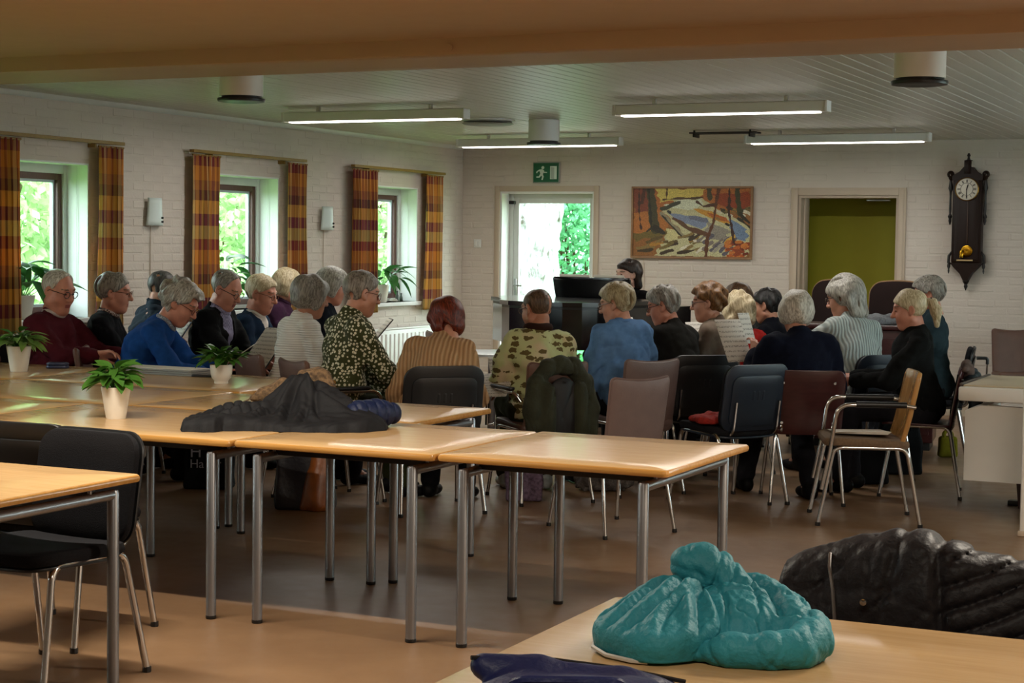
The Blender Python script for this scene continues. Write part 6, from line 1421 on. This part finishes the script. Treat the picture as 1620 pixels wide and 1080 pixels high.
def puffy(r):
    """height share and radial push of a plump heap: bulges outwards before it tucks under"""
    q = np.clip((r-.72)/.28, 0, 1); m = np.where(r < .72, 1-.30*(np.clip(r, 0, .72)/.72)**2.6, .70*np.cos(q*np.pi/2)**.8)
    R = np.where(r < .72, r*1.14, .82+.16*np.sin(q*np.pi*.72)-.02*q); return np.where(r > 1, 0, m), np.where(r > 1, 0, R/np.maximum(r, 1e-3)-1)
def ridge(X, Y, pts, wd, k=0.0):
    """distance-based soft roll along a polyline"""
    d = np.full(X.shape, 9.)
    for (ax, ay), (bx, by) in zip(pts[:-1], pts[1:]):
        ux, uy = bx-ax, by-ay; q = np.clip(((X-ax)*ux+(Y-ay)*uy)/(ux*ux+uy*uy), 0, 1); d = np.minimum(d, np.hypot(X-ax-q*ux, Y-ay-q*uy))
    return np.exp(-(d/wd)**2)
# teal puffer bundled on the right foreground table
def teal_jacket():
    t = thing('teal_puffer_jacket', 'bundled teal puffer jacket on the right foreground table', 'jacket', (-1.085, 3.175, .7205), AWAY)
    fine = lambda X, Y: .0016*np.sin(X*150+7*np.sin(Y*40))*np.sin(Y*120+5*np.sin(X*50))
    def front(X, Y, T):
        g_ = 1/(1+.04*np.sin(np.arctan2(Y+.005, X+.085)*5+1)); X = -.085+(X+.085)*g_; Y = -.005+(Y+.005)*g_; m, k_ = puffy(T)
        h = .085+.045*np.exp(-((X+.04)/.09)**2-((Y-.03)/.08)**2)
        for k, (an, l, hh, wd) in enumerate(((-3.05, .24, .008, .010), (-2.80, .24, .011, .011), (-2.55, .25, .010, .010), (-2.30, .25, .012, .011), (-2.05, .25, .010, .010), (-1.82, .25, .012, .011), (-1.6, .25, .009, .010), (2.7, .2, .010, .014))):
            c, s_ = math.cos(an), math.sin(an); du = (X+.005)*c+(Y-.085)*s_; dv = -(X+.005)*s_+(Y-.085)*c+.008*np.sin(du*30+k*2.3); w = np.clip(du/.05, 0, 1)*np.clip((l-du)/.05, 0, 1)
            h = h+hh*np.exp(-(dv/wd)**2)*w-.8*hh*np.exp(-((dv-wd*1.5)/(wd*.55))**2)*w
        h = h+.026*ridge(X, Y, [(-.04, .09), (-.005, .05), (.005, -.02), (.010, -.07), (.015, -.10)], .012)
        h = h-.010*ridge(X, Y, [(-.20, .03), (-.12, .06), (-.05, .09)], .006)+fine(X, Y)
        return np.maximum(h, .01)*m, (X+.085)*k_, (Y+.005)*k_, X, Y
    heap('jacket_front', -.085, -.005, .128, .145, 70, 190, front, M_TEAL, t)
    def back(X, Y, T):
        g_ = 1/(1+.03*np.sin(np.arctan2(Y-.035, X-.085)*4)); X = .085+(X-.085)*g_; Y = .035+(Y-.035)*g_; m, k_ = puffy(T)
        h = .10+.03*np.exp(-((X-.08)/.09)**2-((Y-.08)/.07)**2)
        h = h+.030*ridge(X, Y, [(.03, .135), (.10, .13), (.165, .085), (.185, .02), (.175, -.05)], .030)-.022*ridge(X, Y, [(.04, .085), (.10, .085), (.135, .04), (.14, -.02)], .010)
        for pts in ([(.045, -.08), (.05, .0), (.04, .08)], [(.10, -.08), (.105, .0), (.10, .07)], [(.0, .035), (.06, .03), (.13, .02)], [(.135, .12), (.17, .15)], [(.16, .03), (.21, .03)], [(.15, -.03), (.20, -.05)]): h = h-.009*ridge(X, Y, pts, .0042)
        for pts in ([(.06, .06), (.09, .045), (.125, .05)], [(.02, .06), (.05, .075)], [(.07, -.03), (.10, -.05)], [(.03, .10), (.06, .12)], [(.17, .06), (.19, .0)]): h = h-.007*ridge(X, Y, pts, .006)+.006*ridge(X, Y, [(a_+.01, b_+.01) for a_, b_ in pts], .008)
        h = h-.075*ridge(X, Y, [(.05, -.085), (.10, -.085), (.13, -.07)], .026)+fine(X, Y)
        return np.maximum(h, .01)*m, (X-.085)*k_, (Y-.035)*k_, X, Y
    heap('jacket_back', .085, .035, .138, .145, 70, 190, back, M_TEAL, t)
    wv = waves(31, 7, 14, 34, .004); cr = creases(33, 4, 26, 50, .007, (1, .6, .6), 6); mix = lambda F, X, Y, Z: np.maximum(F+wv(X, Y, Z)+cr(X, Y, Z)-.001, -Z+0*X+0*Y)
    f = Field((-.1, -.20, -.02), (.25, .0, .12), .0036); chain(f, [(-.02, -.10, .018), (.04, -.128, .026), (.11, -.140, .028), (.165, -.122, .030), (.20, -.07, .036), (.21, -.02, .05)], [.016, .026, .029, .030, .036, .04]); f.mod(mix); soft('sleeve', f, M_TEAL, t)
    f = Field((-.12, .0, .02), (.14, .24, .26), .0036); chain(f, [(.075, .09, .095), (.040, .112, .125), (.008, .118, .142), (-.022, .108, .148)], [.046, .045, .043, .034]); f.mod(lambda F, X, Y, Z: F+wv(X, Y, Z)+cr(X, Y, Z)+.007*np.exp(-((X-.03-.3*Z)/.005)**2)+.006*np.exp(-((X+.005-.3*Z)/.005)**2)); soft('sleeve', f, M_TEAL, t)
    MB().tube([(-.205, .02, .012), (-.212, -.03, .009), (-.19, -.085, .007), (-.145, -.125, .006), (-.115, -.135, .006)], .0045, 6).obj('zip', mat('pale_zip', '#b9b4aa', .5), t)
    MB().tube([(.165, -.152, .006), (.205, -.12, .008), (.222, -.07, .010)], .0035, 6).obj('hem_cord', mat('dark_teal_cord', '#123c44', .6), t)
teal_jacket()
# navy bag at the bottom edge
t = thing('navy_bag', 'navy nylon bag at the front of the right foreground table', 'bag', (-1.135, 2.65, .7205), AWAY)
f = Field((-.26, -.28, -.02), (.28, .12, .16), .006); w1 = waves(41, 12, 20, 60, .004)
chain(f, [(-.15, .06, .058), (-.05, .07, .046), (.09, .07, .034), (.19, .06, .020)], [.022, .022, .018, .014]); f.ell((.0, -.06, .02), (.2, .14, .045), k=.04)
f.mod(lambda F, X, Y, Z: np.maximum(F+w1(X, Y, Z), -Z+0*X+0*Y)); soft('bag_body', f, nylon('navy_nylon', '#141c46', rough=.5), t)
MB().tube([(-.17, .05, .075), (-.05, .082, .068), (.09, .08, .052), (.2, .065, .034)], .004, 6).obj('zip', M_BLKP, t)
MB().tube(fillet([(-.1, -.1, .05), (-.1, -.14, .085), (.08, -.14, .085), (.08, -.1, .05)], .03), .008, 8).obj('handle', nylon('navy_nylon', '#141c46'), t)
# two chairs behind the right foreground table with the long black puffer over them
chair_a('black padded chair under the left half of the black puffer jacket', (-.86, 3.90, 0), math.radians(181)).scale = (1, 1, .92)
chair_a('black padded chair under the right half of the black puffer jacket', (-.36, 3.89, 0), math.radians(178)).scale = (1, 1, .92)
t = thing('black_puffer_jacket', 'black quilted puffer jacket draped over the chairs in the right foreground', 'jacket', (-.85, 4.12, -.055), 0)
M_BPUF = nylon('black_puffer_nylon', '#1a191d', rough=.5, b=.4, bs=40)
f = Field((-.50, -.24, .42), (.80, .24, .97), .0078)
_bx = np.array((-.50, -.37, -.34, -.31, -.20, -.08, .02, .06, .14, .32, .45, .58, .70, .80)); _bz = np.array((.60, .66, .795, .815, .855, .885, .892, .875, .850, .845, .825, .80, .83, .82))
wA = waves(51, 7, 8, 20, .006); cA = creases(53, 5, 14, 30, .011, (1, .3, .6), 6); cB = creases(54, 5, 40, 75, .004, (1, .4, .6), 7)
def bj(F, X, Y, Z):
    zt = np.interp(X, _bx, _bz)+0*Y+0*Z; t_ = .045+.055*np.clip((zt-Z)/.16, 0, 1)**.7+.012*np.sin(X*11+1); r_ = .042
    d = np.sqrt(np.maximum(np.abs(Y)-t_+r_, 0)**2+np.maximum(Z-zt+r_, 0)**2)-r_
    u = Z*1.0-X*.55+.03*np.sin(X*7)+.03*Y; q = np.abs(((u/.058) % 1)-.5)*2       # 1 on the seam
    m_ = np.clip((X-.04)/.03, 0, 1); puff = .020*q**5*m_
    fold = .020*np.exp(-((X-.05+.10*(Z-.75))/.014)**2)+.012*np.exp(-((X+.08-.25*(Z-.75))/.012)**2)+.010*np.exp(-((X-.42-.35*(Z-.75))/.016)**2)
    return d+puff+fold+wA(X, Y, Z)+cA(X, Y, Z)*(1-.6*m_)+cB(X, Y, Z)-.002
f.mod(bj); f.mod(lambda F, X, Y, Z: np.maximum(np.maximum(F, .50-Z+0*X+0*Y), np.abs(X-.15)-.6+0*Y+0*Z)); soft('jacket_body', f, M_BPUF, t)
MB().tube([(-.185, -.112, .56), (-.188, -.112, .66), (-.198, -.104, .75), (-.212, -.085, .80), (-.22, -.05, .826)], .0045, 6).obj('zip', mat('steel_zip', '#8a8684', .35, .8), t)
MB().lathe([(.001, -.006), (.008, -.005), (.009, 0)], (-.12, -.118, .73), 12, 'y').obj('snap_button', M_CHROME, t)

# charcoal jacket, with a navy sleeve, on the front row and a brown scarf on top
t = thing('charcoal_jacket', 'charcoal padded jacket heaped on the front row of tables', 'jacket', (-3.93, 6.17, .7205), AWAY)
M_CHJ = nylon('charcoal_nylon', '#0e0f13', rough=.75, b=.4, bs=30)
def charcoal_height():
    nx, ny = 190, 120; X, Y = np.meshgrid(np.linspace(-.46, .40, nx), np.linspace(-.24, .34, ny), indexing='ij'); G = lambda cx, cy, sx, sy, a=0: np.exp(-(((X-cx)*math.cos(a)+(Y-cy)*math.sin(a))/sx)**2-((-(X-cx)*math.sin(a)+(Y-cy)*math.cos(a))/sy)**2)
    yl = np.interp(X, (-.46, -.43, -.30, -.27, -.15, 0, .2, .32, .40), (-.06, -.19, -.20, -.15, -.13, -.15, -.155, -.12, -.02)); yh = np.interp(X, (-.46, -.36, -.2, -.05, .1, .25, .34, .40), (.04, .14, .22, .30, .31, .24, .17, .05)); yl = yl+.006*np.sin(X*60); yh = yh+.008*np.sin(X*33)
    m = np.minimum((Y-yl)/.05, (yh-Y)/.09); m = np.clip(np.minimum(m, np.minimum((X+.455)/.035, (.395-X)/.05)), 0, 1); m = np.sqrt(1-(1-m)**2)
    h = .045+.05*G(-.24, .07, .16, .09)+.125*G(-.01, .19, .13, .09)+.075*G(.15, .12, .13, .10)+.03*G(.28, .03, .08, .07)+.015*np.sin(X*9+1)*np.sin(Y*11)
    # long folds fanning out from the collar
    for k, (an, l, hh, wd) in enumerate(((-2.75, .42, .020, .020), (-2.45, .38, .022, .017), (-2.15, .34, .018, .018), (-1.85, .32, .022, .02), (-1.5, .33, .02, .018), (-1.15, .32, .024, .02), (-.8, .34, .022, .02), (-.45, .36, .018, .018))):
        c, s_ = math.cos(an), math.sin(an); du = (X-.0)*c+(Y-.2)*s_; dv = -(X-.0)*s_+(Y-.2)*c+.018*np.sin(du*16+k*2.1); w = np.clip(du/.06, 0, 1)*np.clip((l-du)/.1, 0, 1)
        h = h+hh*np.exp(-(dv/wd)**2)*w-.6*hh*np.exp(-((dv-wd*1.6)/(wd*.6))**2)*w
    q = np.abs((((X+.55*Y+.02*np.sin(Y*14))/.052) % 1)-.5)*2; ql = np.clip((-.10-X)/.05, 0, 1)*np.clip((Y+.03)/.03, 0, 1); h = h-.016*q**6*ql
    h = h-.02*np.exp(-((Y+.045+.04*np.sin(X*8))/.010)**2)*np.clip((-.2-X)/.05, 0, 1)
    h = h+.003*np.sin(X*70+9*np.sin(Y*20))*np.sin(Y*55)
    H = np.maximum(h, .02)*m+.001
    V = np.stack([X, Y, H], -1).reshape(-1, 3); i = np.arange(nx-1)[:, None]*ny+np.arange(ny-1)[None, :]; i = i.reshape(-1); Q = np.stack([i, i+ny, i+ny+1, i+1], 1)
    Vz = V[:, 2]; keep = (Vz[Q].max(1) > .0015); Q = Q[keep]; V2 = V.copy(); V2[:, 2] = .0004
    return np.concatenate([V, V2]), np.concatenate([Q, Q[:, ::-1]+len(V)])
w1 = waves(61, 8, 9, 22, .006); V, Q = charcoal_height(); link('jacket_body', np_mesh('jacket_body', V, Q), M_CHJ, t)
f = Field((.22, -.1, -.02), (.5, .3, .2), .0055); chain(f, [(.27, .06, .06), (.34, .12, .055), (.40, .15, .055)], [.055, .058, .048]); gs = lambda X, Y, Z: .010*(1-np.minimum(1, np.abs((((X*.8+Y*.6)/.045+.5) % 1)-.5)*.045/.010))**2
f.mod(lambda F, X, Y, Z: np.maximum(F+.6*w1(X, Y, Z)+gs(X, Y, Z), -Z+0*X+0*Y)); soft('sleeve', f, nylon('navy_blue_puffer', '#0f1b3a', rough=.55), t)
MB().tube([(-.43, -.12, .05), (-.36, -.135, .056), (-.30, -.14, .056)], .0035, 6).obj('hem_seam', M_BLKP, t)
t = thing('brown_scarf', 'crumpled brown patterned scarf on top of the charcoal jacket', 'scarf', (-4.06, 6.42, .80), AWAY)
f = Field((-.25, -.12, -.02), (.22, .16, .20), .0058); w1 = waves(71, 14, 50, 120, .007); f.ell((.06, .02, .105), (.075, .06, .055), k=.02).ell((-.02, .02, .06), (.12, .07, .045), k=.02); chain(f, [(-.06, .0, .06), (-.13, -.01, .035), (-.2, -.02, .022)], [.04, .032, .014]); chain(f, [(.08, .02, .09), (.12, -.01, .06), (.15, -.02, .03)], [.05, .045, .03])
f.mod(lambda F, X, Y, Z: F+w1(X, Y, Z)); soft('scarf_cloth', f, mat('brown_scarf_print', '#7a6042', .9, var=.3, vscale=60, bump=.5, bscale=120, col2='#3c2c1c'), t)
for k in range(7): MB().tube([(-.19-.004*k, -.03+.008*k, .025), (-.225, -.035+.009*k, .012), (-.245, -.035+.01*k, .004)], .0018, 4).obj('tassel', mat('brown_tassel', '#5a4630', .9), t)

# jacket over the printed-shirt man's armchair
def chair_of(lbl): return next(o for o in bpy.data.objects if o.get('label') == lbl)
def on_chair(name, label, chair, cat='jacket'):
    t = thing(name, label, cat, chair.location, chair.rotation_euler.z); return t
ch = chair_of('leather armchair with chrome arms under the dark green jacket')
t = on_chair('dark_green_jacket', 'dark olive green jacket hung over an armchair back', ch); t.scale = (.84, 1, .96)
f = Field((-.36, -.46, .25), (.36, -.02, .93), .0085); w1_ = waves(81, 8, 9, 22, .006); c1 = creases(83, 4, 12, 26, .014, (1, .6, .3), 6); w1 = lambda X, Y, Z: w1_(X, Y, Z)+c1(X, Y, Z)-.004
chain(f, [(-.19, -.275, .74), (-.10, -.27, .835), (.0, -.27, .85), (.10, -.27, .835), (.19, -.275, .74)], [.05, .052, .055, .052, .05])
for s in (-1, 1): chain(f, [(s*.19, -.28, .74), (s*.225, -.30, .58), (s*.22, -.31, .42)], [.055, .058, .045]); f.cap((s*.12, -.33, .70), (s*.13, -.345, .42), .05, .05, k=.04)
f.mod(lambda F, X, Y, Z: F+w1(X, Y, Z)); soft('jacket_shell', f, mat('dark_olive_felt', '#2b2d1c', .9, var=.2, vscale=14, bump=.3), t)
f = Field((-.25, -.42, .30), (.25, -.2, .82), .0085); f.ell((0, -.315, .56), (.15, .035, .22)); f.mod(lambda F, X, Y, Z: F+.7*w1(X, Y, Z)); soft('jacket_lining', f, mat('black_lining', '#0c0b0c', .6), t)
MB().tube([(-.02, -.345, .755), (0, -.352, .748), (.02, -.345, .755)], .004, 6).obj('hanger_loop', M_BLKP, t)
ch = chair_of('maroon plywood chair hung with dark jackets')
t = on_chair('dark_puffer_jacket', 'dark blue grey puffer jacket hanging from the chair below the clock', ch)
f = Field((-.36, -.50, .05), (.36, -.1, .93), .009); chain(f, [(-.20, -.285, .70), (0, -.30, .74), (.2, -.285, .70)], [.04, .045, .04])
for x in (-.2, -.1, .0, .1, .2): f.cap((x, -.32, .68), (x*1.1, -.34, .20+abs(x)*.5), .042, .034, k=.04)
gq2 = lambda X, Y, Z: .010*(1-np.minimum(1, np.abs(((Z/.07+.5) % 1)-.5)*.07/.014))**2
f.mod(lambda F, X, Y, Z: F+w1(X, Y, Z)*.7+gq2(X, Y, Z)); soft('jacket_body', f, nylon('dark_blue_grey_nylon', '#1b242b', rough=.5), t)
MB().slab(.03, .05, .004, .006, lambda p: (p[0]-.12, -.365-p[2], p[1]+.56), bev=.001).obj('white_tag', M_WHITE, t)
t = on_chair('taupe_cardigan', 'taupe cardigan over the top of the chair hung with dark jackets', ch, 'cardigan')
f = Field((-.30, -.38, .56), (.30, -.1, .90), .008); chain(f, [(-.19, -.255, .79), (0, -.265, .81), (.19, -.255, .79)], [.022, .026, .022]); f.cap((-.1, -.285, .78), (-.1, -.27, .64), .03, k=.04); f.cap((.08, -.285, .78), (.1, -.27, .66), .03, k=.04)
f.mod(lambda F, X, Y, Z: F+w1(X, Y, Z)*.6); soft('cardigan_cloth', f, C('taupe_brown_knit', '#5a4a44'), t)
MB().lathe([(.001, -.004), (.007, -.003), (.007, 0)], (.02, -.30, .74), 10, 'y').obj('button', M_BRNL, t)
ch = chair_of('empty navy shelled chair with the red cloth on its seat')
t = on_chair('red_cloth', 'crumpled bright red scarf on the seat of the navy shelled chair', ch, 'scarf')
f = Field((-.30, -.2, .44), (.30, .28, .62), .007); w3 = waves(91, 14, 45, 120, .007); f.ell((-.05, .02, .50), (.2, .15, .03)).ell((.12, -.08, .51), (.13, .08, .035)).ell((-.18, -.06, .50), (.1, .09, .04))
f.mod(lambda F, X, Y, Z: np.maximum(F+w3(X, Y, Z), (.482-Z)+0*X+0*Y)); soft('scarf_cloth', f, mat('bright_red_knit', '#8e1c10', .9, var=.3, vscale=40, bump=.6, bscale=140), t)
ch = chair_of('bent wood armchair with chrome arms and papers on its seat')
t = on_chair('paper_stack', 'loose white papers on the seat of the bent wood armchair', ch, 'papers')
for k in range(5): MB().slab(.30, .24, .0022, .003, (lambda k: (lambda p: (lambda c, s: (p[0]*c-p[1]*s, p[0]*s+p[1]*c+.02, .4885+k*.0026+p[2]+.04*(p[1])+.012*max(0, p[1]-.05)))(math.cos(.05*k+1.5), math.sin(.05*k+1.5))))(k), bev=.0008, seg=2).obj('sheet', M_PAPER, t)

# bags on the floor
def tote(name, label, loc, rz, w, d, h, m, strap=None, strap_h=.2, lean=.0, trim=None, cat='bag'):
    t = thing(name, label, cat, loc, rz); f = Field((-w/2-.06, -d/2-.06, -.03), (w/2+.06, d/2+.06, h+.05), .0095); wv = waves(int(h*1000)+int(w*777), 10, 14, 45, .007)
    def box(F, X, Y, Z):
        q = np.clip(Z/h, 0, 1); hx = w/2*(1.0-.06*q); hy = d/2*(1-.45*q)+.004; r = .02
        ax = np.maximum(np.abs(X)-hx+r, 0); ay = np.maximum(np.abs(Y)-hy+r, 0); az = np.maximum(np.abs(Z-h/2)-h/2+r, 0)
        return np.sqrt(ax**2+ay**2+az**2)-r+wv(X, Y, Z)*np.clip(Z/.06, .1, 1)
    f.mod(box); f.mod(lambda F, X, Y, Z: np.maximum(F, -Z+.001+0*X+0*Y)); soft('bag_body', f, m, t)
    for s in (-1, 1):
        y = s*d*.28; MB().tube(fillet([(-w*.22, y, h-.06), (-w*.2, y, h+strap_h*.6), (0, y*.6, h+strap_h), (w*.2, y, h+strap_h*.6), (w*.22, y, h-.06)], .06), .009, 6, sq=.4).obj('strap', strap or m, t)
    if trim: MB().slab(w*.92, d*.5, .035, .02, lambda p: (p[0], p[1], p[2]+h+.008), bev=.008).obj('pale_lining', trim, t)
    return t
M_BCANV = C('black_canvas', '#0e0e10', rough=.8)
bt = tote('black_tote_bag', 'black tote bag with white lettering under the tables', (-6.14, 8.70, 0), AWAY, .30, .14, .36, M_BCANV, strap_h=.12)
M_INK = mat('worn_white_print', '#8d8d94', .7)
for txt, x, z, s in (('H', -.075, .20, .10), ('Ha', -.075, .135, .075), ('z', .085, .165, .075)):
    cu = bpy.data.curves.new('lettering', 'FONT'); cu.body = txt; cu.size = s; cu.extrude = .001; cu.materials.append(M_INK)
    o = bpy.data.objects.new('lettering_curve', cu); COL.objects.link(o); bpy.context.view_layer.update()
    me = bpy.data.meshes.new_from_object(o.evaluated_get(bpy.context.evaluated_depsgraph_get())); bpy.data.objects.remove(o)
    o = link('lettering', me, M_INK, bt); o.location = (x-.03, -.082, z); o.rotation_euler = (math.pi/2, 0, 0)
bt = tote('leather_shoulder_bag', 'tan and black leather shoulder bag on the floor behind the tables', (-5.20, 8.30, 0), AWAY, .34, .15, .40, mat('black_leather', '#131218', .4, var=.15, bump=.25, bscale=40), strap_h=.10)
f = Field((-.09, -.16, -.02), (.22, .02, .44), .008); wv = waves(77, 10, 12, 40, .008, (1, 1, .3)); f.cap((.07, -.055, .03), (.07, -.03, .34), .07, .045, k=.03); f.cap((.12, -.05, .03), (.11, -.03, .36), .05, .03, k=.03); f.cap((.0, -.06, .02), (.04, -.05, .2), .04, .03, k=.03)
f.mod(lambda F, X, Y, Z: np.maximum(F+wv(X, Y, Z), -Z+.001+0*X+0*Y)); soft('tan_front', f, mat('tan_leather', '#7e4416', .4, var=.2, vscale=12, bump=.3, bscale=25), bt)
MB().lathe([(.001, -.09), (.012, -.088), (.013, -.08)], (.105, 0, .345), 12, 'y').obj('stud', mat('aged_brass', '#8a6420', .35, .9), bt)
tote('patterned_bag', 'purple patterned cloth bag on the floor behind the front row', (-4.27, 9.22, 0), AWAY, .22, .12, .22, mat('purple_pattern_cloth', '#4a3a4c', .8, var=.4, vscale=60, col2='#7d6a84'), strap_h=.06)
tote('black_handbag', 'squat black handbag on the floor beneath the bent wood armchair', (-2.70, 11.02, 0), AWAY+.1, .32, .16, .26, M_BCANV, strap_h=.06)
tote('black_shopper', 'tall black shopper with pale lining on the floor by the ponytail', (-2.60, 11.62, 0), AWAY, .30, .14, .36, M_BCANV, strap_h=.12, trim=C('beige_lining', '#a89c8c'))
tote('yellow_bag', 'small yellow bag on the floor behind the black shopper', (-2.50, 12.75, 0), AWAY, .14, .09, .15, C('yellow_cloth', '#6a6416'), strap_h=.05)
t = thing('furry_bag', 'grey shaggy cloth bag on the floor behind the front row', 'bag', (-4.0, 9.85, 0), AWAY)
f = Field((-.22, -.14, -.02), (.22, .14, .2), .0085); wv = waves(93, 16, 60, 140, .010); f.ell((0, 0, .07), (.17, .09, .075)).ell((-.1, 0, .06), (.1, .09, .07)); f.mod(lambda F, X, Y, Z: np.maximum(F+wv(X, Y, Z), -Z+.001+0*X+0*Y)); soft('bag_body', f, mat('grey_fur', '#5a5450', .95, var=.4, vscale=120, bump=.8, bscale=200), t)
MB().tube(fillet([(-.1, 0, .11), (-.08, 0, .2), (.08, 0, .2), (.1, 0, .11)], .04), .008, 6).obj('handle', M_BCANV, t)
